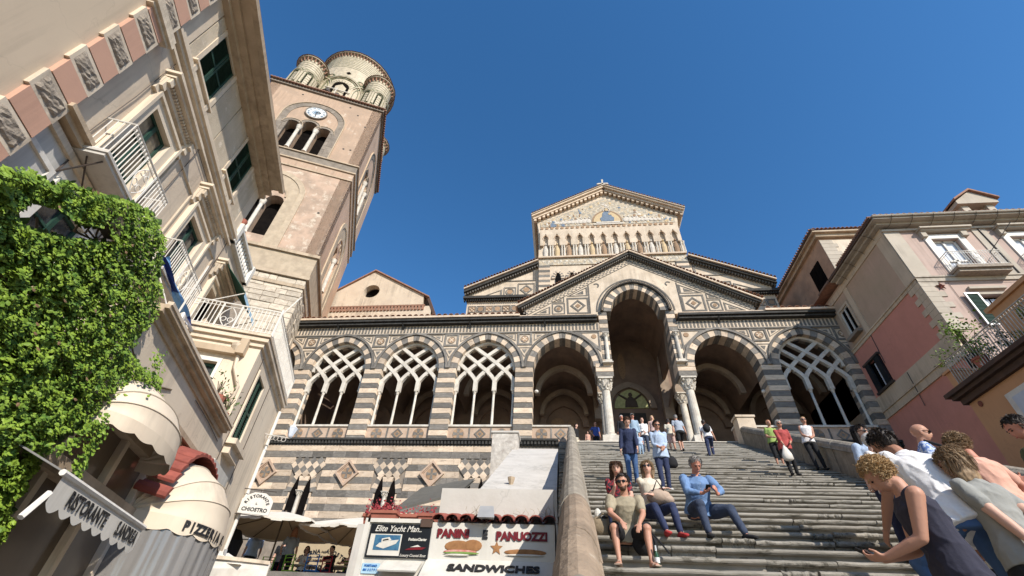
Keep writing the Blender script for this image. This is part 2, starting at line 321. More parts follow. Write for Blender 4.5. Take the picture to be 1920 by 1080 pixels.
# ============================================================ ground, stairs
mb = MB(); mb.box(-400, 400, -60, 700, -0.3, 0.0); struct(mb.build('ground', 'paving'))
mb = MB(); mb.box(-17.3, -.3, 13.6, 25.3, 0.02, 3.5); struct(mb.build('terrace_ground', 'paving'))
mb = MB(); mb.box(-12.3, -3.5, 9.6, 13.58, 0.02, 2.5); struct(mb.build('terrace_ground', 'paving'))
YF = 25.5
S0, SR, ST = 6.5, 0.2, 0.4124      # nosing line of the stair flight
def stair_z(y): return 2.69+.485*(y-S0)
def par_x(y): return .30+(y-6)*.0225            # inner face of the left parapet
def par_rx(y): return 7.05+max(0, y-6)*.140     # inner face of the right parapet
stairs = thing('staircase', 'broad flight of worn grey stone steps climbing to the striped cathedral porch', 'staircase', (3, .9, 0))
stairs['kind'] = 'structure'
del stairs['label']; del stairs['category']
k = -13
mbcore = MB()
top = 11.88
while True:
    y = S0+k*ST; z = 2.69+k*SR
    if z > top+.02: break
    if z > 0.05:
        x0 = -.1; x1 = par_rx(y)+.3; n = 5 if k < 12 else 4 if k < 26 else 3
        xs = [x0]+sorted(R.uniform(x0+.7, x1-.7) for _ in range(n-1))+[x1]
        for i in range(len(xs)-1):
            a, b_ = xs[i], xs[i+1]
            dz = R.uniform(-.016, .008); dy = R.uniform(-.018, .016)
            key = ('step', R.randrange(6))
            if key not in SHARED:      # one tread stone: rounded worn nosing over a set-back riser, unit length
                m = MB(); rr = random.Random(key[1]+50); N = 9
                prof = [(.075, -.20), (.075, -.068), (.012, -.064), (-.006, -.050), (-.012, -.032), (-.004, -.010), (.022, 0), (.20, .003), (.50, .002), (.50, -.20)]
                V = []; ed = [rr.uniform(-.011, .009) for _ in range(N)]
                for j in range(N):
                    t = j/(N-1); w = ed[j]+.006*sin(j*2.1+key[1])
                    for q, (py, pz) in enumerate(prof):
                        V.append((t-.5, py+(w if 2 <= q <= 6 else 0), pz+(w*.8 if 3 <= q <= 7 else 0)))
                P = len(prof); Fc = [(j*P+q, j*P+(q+1) % P, (j+1)*P+(q+1) % P, (j+1)*P+q) for j in range(N-1) for q in range(P)]
                Fc += [tuple(range(P-1, -1, -1)), tuple(range((N-1)*P, N*P))]; m.add(V, Fc)
                SHARED[key] = m.mesh('stair_stone', 'stair')
            inst('tread_stone', SHARED[key], stairs, ((a+b_)/2, y+dy, z+dz), sc=(b_-a-.012, 1, 1))
    k += 1
mb = MB(); ye = S0+12*ST
mb.prism([(1.1, 0), (YF+.2, 0), (YF+.2, top-.12), (1.6, stair_z(1.6)-.28)], -.1, 10.4, ax='x'); mb.build('stair_core', 'stair', stairs)
# moss and weeds in the joints of the lower steps
mb = MB()
for _ in range(240):
    kk = R.randrange(0, 14); y = S0+kk*ST; z = 2.69+kk*SR-SR; x = R.choice([R.uniform(.5, 7), R.gauss(2.5, 1.2)])
    for q in range(4):
        a = R.uniform(0, 2*pi); h = R.uniform(.01, .035); dx, dy = cos(a)*.012, sin(a)*.006
        mb.add([(x+dx-.006, y+.06+dy, z), (x+dx+.006, y+.06+dy, z), (x+2.5*dx, y+.045+2*dy, z+h)], [(0, 1, 2)])
g = mb.build('moss_tuft', 'leaf2'); stuff(g); g['label'] = 'small green weeds growing in the joints of the lower stone steps'; g['category'] = 'weeds'
# left parapet with rounded coping
def parapet(name, label, xf, y0, y1, w, h, side, mats=('parapet',)):
    t = thing(name, label, 'parapet', (xf(y0), y0, max(0, stair_z(y0))))
    n = 15; ys = [y0+(y1-y0)*i/n for i in range(n+1)]
    for i in range(n):
        a, b_ = ys[i]+.012, ys[i+1]-.012; m = MB(); V = []; jx = R.uniform(-.012, .012)
        for y in (a, b_):
            x = xf(y)+jx; xo = x-side*w; zb = max(-.2, stair_z(y)-1.2); zt = stair_z(y)+h
            xm = (x+xo)/2; hw = w/2+.03
            pts = [(x, zb), (x, zt-.30), (x+side*.05, zt-.27)]
            pts += [(xm+side*hw*cos(q), zt-.25+.25*sin(q)) for q in [pi*j/8 for j in range(9)]]
            pts += [(xo-side*.05, zt-.27), (xo, zt-.30), (xo, zb)]
            V += [(px, y, pz) for px, pz in pts]
        P = len(V)//2
        F = [(q, (q+1) % P, P+(q+1) % P, P+q) for q in range(P)]+[tuple(range(P)), tuple(range(2*P-1, P-1, -1))]
        m.add(V, F); m.build('coping_stone', 'parapet_brown' if side > 0 and b_ < 6.3 else 'parapet', t)
    return t
pl_ = parapet('stair_parapet', 'rounded grey stone parapet rising along the left edge of the stairs', par_x, 2.9, 25.2, .30, .95, 1)
pr_ = parapet('stair_parapet', 'dark shaded stone parapet along the right edge of the stairs', par_rx, 5.6, 25.0, .42, .98, -1)
m = MB(); m.lathe((.075, 2.78, .4), [(.16, 0), (.16, 1.42), (.15, 1.50), (.12, 1.56), (.07, 1.60), (.01, 1.62)], 20); m.build('newel', 'parapet', pl_)
m = MB(); m.box(9.65, 10.55, 24.7, 25.42, 11.2, 13.02); m.box(9.58, 10.62, 24.64, 25.46, 13.02, 13.14); m.build('end_pier', 'cream_wall', pr_)
# ============================================================ cathedral
B = [-17.35+5.035*i for i in range(8)]
cath = thing('cathedral', 'cathedral with black and cream striped arcaded porch, gabled mosaic front and cross on top', 'cathedral', (5.4, 25.5, 11.88))
Z0 = 16.8; EO = .32; RI, RV, RH = 2.24, 2.68, 2.84
def arc(cx, r, z0, side, n=10, t0=0.0, t1=1.0):
    th = acos(EO/r); return [(cx-side*EO+side*r*cos(th*(t0+(t1-t0)*i/n)), z0+r*sin(th*(t0+(t1-t0)*i/n))) for i in range(n+1)]
def arch_full(cx, r, z0, n=10):
    return arc(cx, r, z0, -1, n)+arc(cx, r, z0, 1, n)[::-1][1:]
VM = {}
def voussoirs(cx, z0, y0, depth, parent, tmin=0.0, sides=(-1, 1), sz=1.0, nh=8.5, ri=RI, rv=RV):
    edges = [0]+[1-(i+.5)/nh for i in range(int(nh))][::-1]+[1]
    for sd_ in sides:
        for i in range(len(edges)-1):
            if edges[i] < tmin: continue
            dark = (len(edges)-2-i) % 2 == 0
            key = (sd_, i, depth, ri, nh)
            if key not in VM:
                m = MB(); o = arc(0, rv, 0, sd_, 3, edges[i]+.0025, edges[i+1]-.0025); n_ = arc(0, ri, 0, sd_, 3, edges[i]+.0025, edges[i+1]-.0025)
                m.strip(o, n_, 0, depth); VM[key] = m.mesh('voussoir', 'grey' if dark else 'cream')
            inst('voussoir', VM[key], parent, (cx, y0+R.uniform(-.006, .006), z0))
def hood(cx, z0, y0, parent, r0=RV, r1=RH, tmin=0.0, sides=(-1, 1)):
    for sd_ in sides:
        m = MB(); m.strip(arc(cx, r1, z0, sd_, 14, tmin), arc(cx, r0+.01, z0, sd_, 14, tmin), y0-.09, y0+.3); m.build('hood_moulding', 'grey', parent)
cxs = [(B[i]+B[i+1])/2 for i in range(7)]
for i, cx in enumerate(cxs):
    if i == 4: continue
    voussoirs(cx, Z0, YF, 1.0, cath); hood(cx, Z0, YF, cath)
# half bay disappearing behind the bell tower
voussoirs(B[0]-2.517, Z0, YF, 1.0, cath, sides=(1,)); hood(B[0]-2.517, Z0, YF, cath, sides=(1,))
# the tall central arch
CX = 5.36; ZB = 21.15
voussoirs(CX, ZB, YF-.05, 1.1, cath, nh=10.5, ri=1.98, rv=2.50)
for sd_ in (-1, 1):
    m = MB(); m.strip(arc(CX, 2.72, ZB, sd_, 14), arc(CX, 2.51, ZB, sd_, 14), YF-.22, YF+.3)
    m.build('hood_moulding', 'dark', cath)
    m = MB(); a = arc(CX, 2.60, ZB, sd_, 34)
    for q in range(0, 34): m.ell((a[q][0], YF-.10-.13, a[q][1]), (.035, .05, .035), 6, 4)
    stuff(m.build('beading', 'cream', cath))
    m = MB(); m.strip(arc(CX, 3.0, ZB, sd_, 14), arc(CX, 2.9, ZB, sd_, 14), YF-.03, YF+.2); m.build('inlay_band', 'grey', cath)
# striped pillars
for i in (0, 1, 2, 3, 6, 7):
    for c in range(14):
        z = 11.9+c*.35; dk = c % 2 == 0
        if i in (6, 7) and c < 1: continue
        stone('grey' if dk else 'cream', cath, B[i]-.57, B[i]+.57, YF+R.uniform(-.008, .008), YF+1.0, z, z+.344, name='pillar_course', bev=.03)
# spandrel wall above the ring of voussoirs
def spandrel(x0, x1, cx, zt, z0=Z0, r=RV+.01, y0=YF+.03, y1=YF+.95, step=.14):
    m = MB(); n = max(2, int((x1-x0)/step)); 
    def zl(x):
        d = abs(x-cx)+EO; return z0+(sqrt(r*r-d*d) if d < r else 0)
    zt_ = zt if callable(zt) else (lambda x: zt)
    for i in range(n):
        a, b_ = x0+(x1-x0)*i/n, x0+(x1-x0)*(i+1)/n
        m.prism([(a, zl(a)), (b_, zl(b_)), (b_, zt_(b_)), (a, zt_(a))], y0, y1)
    return m
for i in range(7):
    if i == 4: continue
    spandrel(B[i], B[i+1], cxs[i], 19.52).build('wall', 'cream_wall', cath)
spandrel(-19.6, B[0], B[0]-2.517, 19.52).build('wall', 'cream_wall', cath)
# jambs of the tall arch and the gable wall
for a, b_ in ((2.80, 3.38), (7.34, 7.92)):
    for c in range(12):
        z = 17.0+c*.35
        stone('grey' if c % 2 else 'cream', cath, a, b_, YF+.02, YF+1.0, z, z+.345, name='jamb_course')
GL, GR, GA = (-2.5, 21.45), (13.5, 21.35), (5.5, 26.3)
def gz(x): return GL[1]+(GA[1]-GL[1])*(x-GL[0])/(GA[0]-GL[0]) if x < GA[0] else GR[1]+(GA[1]-GR[1])*(x-GR[0])/(GA[0]-GR[0])
spandrel(2.80, 7.92, CX, gz, z0=ZB, r=2.51, y0=YF+.0, y1=YF+.9).build('gable_wall', 'cream_wall', cath)
m = MB(); m.prism([(-2.2, 20.85), (2.8, 20.85), (2.8, gz(2.8)), (-2.2, gz(-2.2))], YF+.0, YF+.9); m.build('gable_wall', 'cream_wall', cath); m = MB(); m.prism([(7.92, 20.85), (13.2, 20.85), (13.2, gz(13.2)), (7.92, gz(7.92))], YF+.0, YF+.9)
m.build('gable_wall', 'cream_wall', cath)
# raking cornices: dark moulding, dentils, checker band
for (p, q) in ((GL, GA), (GA, GR)):
    p = Vector((p[0], 0, p[1])); q = Vector((q[0], 0, q[1])); d = (q-p); L = d.length; d.normalize(); n_ = Vector((-d.z, 0, d.x))
    def slab(a, b_, h0, h1, y0, y1, mat, nm):
        m = MB(); P = [p+d*a+n_*h0, p+d*b_+n_*h0, p+d*b_+n_*h1, p+d*a+n_*h1]
        m.hexa([(v.x, y0, v.z) for v in P[:2]]+[(v.x, y1, v.z) for v in (P[1], P[0])]+[(v.x, y0, v.z) for v in (P[3], P[2])]+[(v.x, y1, v.z) for v in (P[2], P[3])])
        # corrected order
        m.v = [(P[0].x, y0, P[0].z), (P[1].x, y0, P[1].z), (P[1].x, y1, P[1].z), (P[0].x, y1, P[0].z), (P[3].x, y0, P[3].z), (P[2].x, y0, P[2].z), (P[2].x, y1, P[2].z), (P[3].x, y1, P[3].z)]
        return m.build(nm, mat, cath)
    slab(-.25, L+.05, .02, .20, YF-.42, YF+1.0, 'dark', 'raking_cornice')
    slab(-.35, L+.1, .20, .30, YF-.52, YF+1.0, 'cream', 'raking_cornice')
    slab(0, L, -.60, -.56, YF-.03, YF, 'grey', 'inlay_band')
    slab(0, L, -.12, -.08, YF-.03, YF, 'grey', 'inlay_band')
    m = MB(); k_ = int(L/.17)
    for i in range(k_):
        a = i*L/k_; P = p+d*a+n_*-.06
        m.box(P.x-.045, P.x+.045, YF-.30, YF, P.z-.02, P.z+.10)
        for rr in range(3):
            if (i+rr) % 2:
                P = p+d*a+n_*(-.20-.12*rr); m.box(P.x-.07, P.x+.07, YF-.02, YF+.01, P.z-.055, P.z+.055)
    stuff(m.build('checker_inlay', 'grey', cath))
# roof tiles along the gable
def tile_row(p, q, yb, depth, parent, rise=.0, sp=.26, mat='rooftile', nm='roof_tile'):
    p = Vector(p); q = Vector(q); n = max(1, int((q-p).length/sp)); m = MB()
    for i in range(n):
        c = p+(q-p)*((i+.5)/n); r = sp*.42
        V = [];
        for j in range(7):
            a = pi*j/6; V += [(c.x+r*cos(a), yb, c.z+r*sin(a)), (c.x+r*cos(a)*.9, yb+depth, c.z+r*sin(a)*.9+rise), (c.x+(r-.02)*cos(a), yb, c.z+(r-.02)*sin(a)), ]
        F = []
        for j in range(6): F += [(3*j, 3*j+1, 3*j+4, 3*j+3), (3*j, 3*j+3, 3*j+5, 3*j+2)]
        m.add(V, F)
    return stuff(m.build(nm, mat, parent))
tile_row((GL[0]-.3, 0, GL[1]+.33), (GA[0], 0, GA[1]+.33), YF-.55, 1.6, cath, sp=.24); tile_row((GA[0], 0, GA[1]+.33), (GR[0]+.3, 0, GR[1]+.33), YF-.55, 1.6, cath, sp=.24)
# frieze of upright bars, main cornice with dentils
for (a, b_) in ((-19.6, 2.78), (7.94, 18.2)):
    m = MB(); m.box(a, b_, YF+.0, YF+.9, 19.525, 20.22); m.build('frieze', 'cream_wall', cath)
    m = MB(); n = int((b_-a)/.235)
    for i in range(n): x = a+(i+.5)*(b_-a)/n; m.box(x-.062, x+.062, YF-.02, YF+.1, 19.66, 20.18)
    stuff(m.build('frieze_bar', 'grey', cath))
    m = MB(); m.box(a, b_, YF-.05, YF+.1, 19.50, 19.585); m.build('string_course', 'grey', cath)
for (a, b_) in ((-19.6, 2.66), (8.06, 18.2)):
    m = MB(); m.box(a, b_, YF-.30, YF+1, 20.25, 20.36); m.box(a, b_, YF-.42, YF+1, 20.44, 20.62); m.box(a, b_, YF-.10, YF+1, 20.36, 20.44)
    n = int((b_-a)/.17)
    for i in range(n): x = a+(i+.5)*(b_-a)/n; m.box(x-.05, x+.05, YF-.26, YF-.1, 20.36, 20.44)
    m.build('cornice', 'dark', cath)
for (a, b_) in ((-19.6, -2.6), (13.6, 18.2)):
    m = MB(); m.box(a, b_, YF-.50, YF+1, 20.625, 20.78); m.build('gutter', 'cream', cath)
    tile_row((a, 0, 20.80), (b_, 0, 20.80), YF-.45, 6.5, cath, rise=1.3, sp=.42)
m = MB(); m.box(-2.6, 2.66, YF-.36, YF+.5, 20.625, 20.72); m.box(8.06, 13.6, YF-.36, YF+.5, 20.625, 20.72); m.build('gutter', 'cream', cath)
for x in (-15.7, -10.9, -6.1, -.9, 10.6): m = MB(); m.hexa([(x-.05, YF-.32, 20.25), (x+.05, YF-.32, 20.25), (x+.05, YF, 19.9), (x-.05, YF, 19.9), (x-.05, YF-.36, 20.30), (x+.05, YF-.36, 20.30), (x+.05, YF, 20.3), (x-.05, YF, 20.3)]); m.build('bracket', 'dark', cath)
# inlaid ornaments of the spandrels
def rect(x0, x1, z0, z1): return [(x0, z0), (x1, z0), (x1, z1), (x0, z1)]
def circ(cx, cz, r, n=20): return [(cx+r*cos(2*pi*i/n), cz+r*sin(2*pi*i/n)) for i in range(n)]
def inlay(kind):
    m = MB()
    def tri(a, b_, c, w=.10):
        g = ((a[0]+b_[0]+c[0])/3, (a[1]+b_[1]+c[1])/3)
        def sh(p, t): return (p[0]+(g[0]-p[0])*t, p[1]+(g[1]-p[1])*t)
        m.mat(0).ring([a, b_, c], [sh(a, .16), sh(b_, .16), sh(c, .16)], -.03, .02)
        m.mat(0).prism([sh(a, .62), sh(b_, .62), sh(c, .62)], -.02, .02)
    if kind == 'spandrel':
        m.mat(0).ring(rect(-.50, .50, -.52, .46), rect(-.37, .37, -.39, .33), -.05, .02)
        m.mat(2).prism(circ(0, -.03, .24), -.03, .02); m.mat(0).ring(circ(0, -.03, .27), circ(0, -.03, .235), -.04, .02)
        for k_ in range(4):
            a = pi/4+k_*pi/2; m.mat(1).prism([(.03*cos(a+1.2), -.03+.03*sin(a+1.2)), (.19*cos(a+.3), -.03+.19*sin(a+.3)), (.19*cos(a-.3), -.03+.19*sin(a-.3)), (.03*cos(a-1.2), -.03+.03*sin(a-1.2))], -.045, .02)
        tri((.62, .42), (1.55, .42), (.62, -.18)); tri((-.62, .42), (-.62, -.18), (-1.55, .42)); tri((-.42, -.70), (0, -1.45), (.42, -.70))
    if kind == 'half':
        m.mat(0).ring([(-.1, .46), (-1.75, .46), (-.1, -1.1)], [(-.2, .36), (-1.35, .36), (-.2, -.75)], -.04, .02)
        m.mat(2).prism(circ(-.48, .08, .17), -.03, .02)
    return m.mesh('inlay_ornament', ['grey', 'cream', 'rosette'])
ms = inlay('spandrel'); mh = inlay('half')
for i in (0, 1, 2, 3, 6, 7): inst('inlay_ornament', ms, cath, (B[i], YF+.03, 19.03))
inst('inlay_ornament', mh, cath, (2.85, YF+.03, 19.03)); inst('inlay_ornament', mh, cath, (7.85, YF+.03, 19.03), sc=(-1, 1, 1))
# panels of the gable: square with lozenge, square with disc, triangle
def gable_panels(s):
    m = MB(); X = lambda u: 5.4+s*u
    def R_(o, i_, mt=0, y=-.03): m.mat(mt).ring(o if s > 0 else o[::-1], i_ if s > 0 else i_[::-1], YF+y, YF+.01)
    def rc(a, b_, c, d): return [(X(a), c), (X(b_), c), (X(b_), d), (X(a), d)]
    R_(rc(3.18, 4.72, 21.0, 22.45), rc(3.30, 4.60, 21.12, 22.33))
    lz = lambda h: [(X(3.95+h), 21.72), (X(3.95), 21.72+h), (X(3.95-h), 21.72), (X(3.95), 21.72-h)]
    R_(lz(.55), lz(.36)); m.mat(2).prism(lz(.20), YF-.03, YF+.01)
    R_(rc(4.86, 5.78, 21.0, 22.0), rc(4.94, 5.70, 21.08, 21.92)); cc = circ(X(5.32), 21.5, .31); R_(cc, circ(X(5.32), 21.5, .20)); m.mat(2).prism(circ(X(5.32), 21.5, .13), YF-.03, YF+.01)
    def T(pts):
        g = (sum(p[0] for p in pts)/3, sum(p[1] for p in pts)/3)
        R_([(X(a), b_) for a, b_ in pts], [(X(a+(g[0]-a)*.22), b_+(g[1]-b_)*.22) for a, b_ in pts]); m.mat(0).prism([(X(a+(g[0]-a)*.62), b_+(g[1]-b_)*.62) for a, b_ in pts], YF-.02, YF+.01)
    T([(5.9, 21.0), (7.2, 21.0), (5.9, 21.72)]); T([(3.2, 22.6), (4.7, 22.6), (3.2, 23.45)]); T([(4.9, 22.08), (5.8, 22.08), (4.9, 22.55)])
    R_([(X(3.08), 20.9), (X(3.16), 20.9), (X(3.16), 23.6), (X(3.08), 23.65)], [(X(3.10), 21), (X(3.12), 21), (X(3.12), 23.4), (X(3.10), 23.4)])
    cc = [(X(2.55+.22*cos(a)), 23.55+.22*sin(a)) for a in [.6+i*.45 for i in range(9)]]; ci = [(X(2.55+.13*cos(a)), 23.55+.13*sin(a)) for a in [.6+i*.45 for i in range(9)]]
    m.mat(0).strip(cc, ci, YF-.03, YF+.01)
    m.build('inlay_panel', ['grey', 'cream', 'rosette'], cath)
gable_panels(1); gable_panels(-1)
# columns
def column(x, y, z0, z1, r, parent, base=.5, cap=.75, plinth=True, n=16):
    m = MB()
    if plinth: m.box(x-r*1.75, x+r*1.75, y-r*1.75, y+r*1.75, z0, z0+base*.62)
    m.lathe((x, y, z0+base*.62), [(r*1.55, 0), (r*1.6, base*.1), (r*1.3, base*.2), (r*1.4, base*.3), (r*1.05, base*.38)], n)
    m.build('column_base', 'lime', parent)
    m = MB(); m.lathe((x, y, z0+base), [(r, 0), (r*1.0, (z1-z0-base-cap)*.4), (r*.9, z1-z0-base-cap)], n); m.build('column_shaft', 'lime', parent, smooth=False)
    m = MB(); zc = z1-cap
    m.lathe((x, y, zc), [(r*.95, 0), (r*1.08, .04), (r*.98, .1), (r*1.15, cap*.4), (r*1.3, cap*.62), (r*1.55, cap*.86)], n)
    for row, (hh, rr) in enumerate(((cap*.38, r*1.12), (cap*.68, r*1.3))):
        for k_ in range(8):
            a = 2*pi*(k_+.5*row)/8; m.tube([(x+rr*.9*cos(a), y+rr*.9*sin(a), zc+.06+row*.2*cap), (x+rr*1.08*cos(a), y+rr*1.08*sin(a), zc+hh*.8), (x+rr*1.35*cos(a), y+rr*1.35*sin(a), zc+hh)], [r*.2, r*.24, r*.1], 5)
    for a in (pi/4, 3*pi/4, 5*pi/4, 7*pi/4): m.ell((x+r*1.75*cos(a), y+r*1.75*sin(a), zc+cap*.76), (r*.3, r*.3, r*.32), 7, 5)
    m.box(x-r*1.7, x+r*1.7, y-r*1.7, y+r*1.7, z1-cap*.13, z1); m.build('capital', 'lime', parent)
for x in (2.84, 7.86):
    column(x, YF+.42, 11.92, 16.06, .27, cath, base=.62, cap=.80)
    for k_, (z, mt) in enumerate(((16.07, 'grey'), (16.42, 'cream'), (16.72, 'cream'))):
        stone(mt, cath, x-.55, x+.55, YF-.02, YF+1.0, z, z+(.345 if k_ < 1 else .29), name='impost')
    column(x+(.30 if x < 5 else -.20), YF-.02, 17.03, 19.3, .125, cath, base=.22, cap=.34, n=12)
    column(x, YF+2.4, 11.92, 16.06, .22, cath, base=.5, cap=.7)
m = MB(); m.box(2.75, 3.42, YF-.28, YF+.2, 16.95, 17.02); m.box(7.30, 7.95, YF-.28, YF+.2, 16.95, 17.02); m.build('shelf', 'lime', cath)
# pointed windows with interlaced tracery
def tracery(i):
    a, b_ = B[i]+.57, B[i+1]-.57; cx = (a+b_)/2; y = YF+.40; zs = 12.98; d = (b_-a-.2)/3; xs = [a+.10+d*k_ for k_ in range(4)]
    w = MB()
    zc = 15.35
    def lim(x, z): # inside the arch?
        dd = abs(x-cx)+EO; return z < Z0 or (dd < RI+.05 and (z-Z0) < sqrt(max(0, (RI+.05)**2-dd*dd)))
    z1 = 16.0
    for k_, x in enumerate(xs):
        w.box(x-.13, x+.13, y-.12, y+.14, zc, z1+.10)
        for s_ in (-1, 1):
            pts = []
            for j in range(0, 40):
                u = j*.085; px, pz = x+s_*u, z1+u*.98+.20*(1-math.exp(-u*6))-.04*u*u
                if px < a-.05 or px > b_+.05 or not lim(px, pz): break
                pts.append((px, pz))
            if len(pts) > 1:
                o = []; n_ = []
                for j, p in enumerate(pts):
                    q = pts[min(j+1, len(pts)-1)]; r_ = pts[max(j-1, 0)]; dx, dz = q[0]-r_[0], q[1]-r_[1]; L = sqrt(dx*dx+dz*dz); nx, nz = -dz/L, dx/L
                    o.append((p[0]+nx*.115, p[1]+nz*.115)); n_.append((p[0]-nx*.115, p[1]-nz*.115))
                w.strip(o, n_, y-.11+s_*.012, y+.13+s_*.012)
                # cusps in the heads of the lights
                for j in (5, 9):
                    if j < len(pts): p = pts[j]; w.box(p[0]+s_*.05-.05, p[0]+s_*.05+.05, y-.07, y+.09, p[1]-.14, p[1]-.02)
    # enclosing rib under the arch
    w.strip(arch_full(cx, RI+.03, Z0), arch_full(cx, RI-.16, Z0), y-.10, y+.12)
    w.build('tracery', 'lime', cath)
    for x in xs:
        m = MB(); m.lathe((x, y, zs), [(.12, 0), (.12, .06), (.085, .12), (.078, 1.2), (.072, zc-zs-.26)], 10); m.build('window_column', 'lime', cath, smooth=True)
        m = MB(); m.lathe((x, y, zc-.27), [(.075, 0), (.10, .03), (.085, .07), (.13, .22)], 10); m.box(x-.135, x+.135, y-.13, y+.13, zc-.06, zc); m.build('window_capital', 'lime', cath)
    m = MB(); m.box(a-.02, b_+.02, YF+.12, YF+.75, 12.86, 12.98); m.build('sill', 'lime', cath)
def panels(a, b_, parent, z0=12.0, z1=12.86, yy=YF+.2):
    m = MB(); m.box(a, b_, yy, yy+.5, z0, z1); m.build('parapet_wall', 'pink_panel', parent)
    n = max(1, round((b_-a)/1.28)); w = (b_-a)/n
    for k_ in range(n):
        c = a+(k_+.5)*w; m = MB()
        if k_ % 2 == 0:
            m.mat(0).prism(circ(c, 12.43, .34, 24), yy-.02, yy+.01)
            for q in range(4):
                t = pi/2*q
                m.mat(1).prism([(c+.06*cos(t+.9), 12.43+.06*sin(t+.9)), (c+.33*cos(t+.36), 12.43+.33*sin(t+.36)), (c+.33*cos(t-.36), 12.43+.33*sin(t-.36)), (c+.06*cos(t-.9), 12.43+.06*sin(t-.9))], yy-.03, yy+.01)
        else:
            lz = lambda h: [(c+h, 12.43), (c, 12.43+h), (c-h, 12.43), (c, 12.43-h)]
            m.mat(1).ring(lz(.36), lz(.24), yy-.03, yy+.01); m.mat(0).prism(lz(.235), yy-.02, yy+.01); m.mat(1).prism(lz(.10), yy-.03, yy+.01)
        m.build('inlay_panel', ['rosette', 'grey'], parent)
        if k_: m = MB(); m.box(c-w/2-.05, c-w/2+.05, yy-.02, yy+.01, 12.08, 12.80); m.build('inlay_bar', 'grey', parent)
for i in (0, 1, 2, 6): tracery(i); panels(B[i]+.57, B[i+1]-.57, cath)
panels(B[3]+.57, .55, cath); m = MB(); m.box(B[3]+.55, .60, YF+.12, YF+.75, 12.86, 12.96); m.build('sill', 'lime', cath); m = MB(); m.box(9.75, 12.3, YF+.12, YF+.75, 12.86, 12.96); m.build('sill', 'lime', cath)
panels(9.8, 12.29, cath)
# lower cornice with dentils, crypt wall in striped masonry
YL = YF-.12
for a, b_ in ((-18.4, -.15), (10.4, 18.0)):
    m = MB(); m.box(a, b_, YF-.30, YF+.6, 11.86, 11.98); m.box(a, b_, YF-.14, YF+.6, 11.60, 11.86)
    n = int((b_-a)/.2)
    for i in range(n): x = a+(i+.5)*(b_-a)/n; m.box(x-.06, x+.06, YF-.25, YF-.14, 11.66, 11.84)
    m.build('cornice', 'dark', cath)
m = MB(); m.box(-18.3, -.1, YL+.06, YL+1.2, 3.5, 11.6); m.build('crypt_wall', 'twr_stone', cath)
LZ = [-17.0, -12.1, -7.2, -2.3]; LC = [-14.55, -9.65, -4.75]
rows = []; z = 11.6
for r_ in range(14):
    h = .36 if r_ > 1 else .37; z -= h; rows.append((z, z+h-.008, r_ % 2 == 0))
for ri_, (za, zb_, light) in enumerate(rows):
    x = -17.75
    while x < -2.7:
        w = R.uniform(.75, 1.5) if light else R.uniform(.6, 1.3); x2 = min(x+w, -2.6)
        segs = [(x, x2)]
        def cut(segs, a, b_):
            o = []
            for p, q in segs:
                if q <= a or p >= b_: o.append((p, q)); continue
                if p < a: o.append((p, a))
                if q > b_: o.append((b_, q))
            return o
        for c in LC:
            if zb_ < 10.86: segs = cut(segs, c-.92, c+.92) if zb_ > 9.4 else cut(segs, c-.66, c+.66)
        for p, q in segs:
            if q-p > .08: stone('cream' if light else 'grey', cath, p, q-.008, YL+R.uniform(-.008, .008), YL+.2, za, zb_)
        x = x2
for c in LZ:
    if c > -3: continue
    cz = 9.98; m = MB(); lz = lambda h: [(c+h, cz), (c, cz+h*1.05), (c-h, cz), (c, cz-h*1.05)]
    m.mat(0).ring(lz(.70), lz(.56), YL-.14, YL+.05); m.mat(0).ring(lz(.56), lz(.50), YL-.07, YL+.05); m.mat(0).prism(lz(.49), YL-.03, YL+.05); m.mat(1).prism(circ(c, cz, .31, 20), YL-.05, YL+.02)
    for q in range(4):
        t = pi/2*q; m.mat(2).prism([(c+.05*cos(t+.9), cz+.05*sin(t+.9)), (c+.30*cos(t+.3), cz+.30*sin(t+.3)), (c+.30*cos(t-.3), cz+.30*sin(t-.3)), (c+.05*cos(t-.9), cz+.05*sin(t-.9))], YL-.065, YL+.02)
    m.build('lozenge_panel', ['pink_panel', 'rosette', 'grey'], cath)
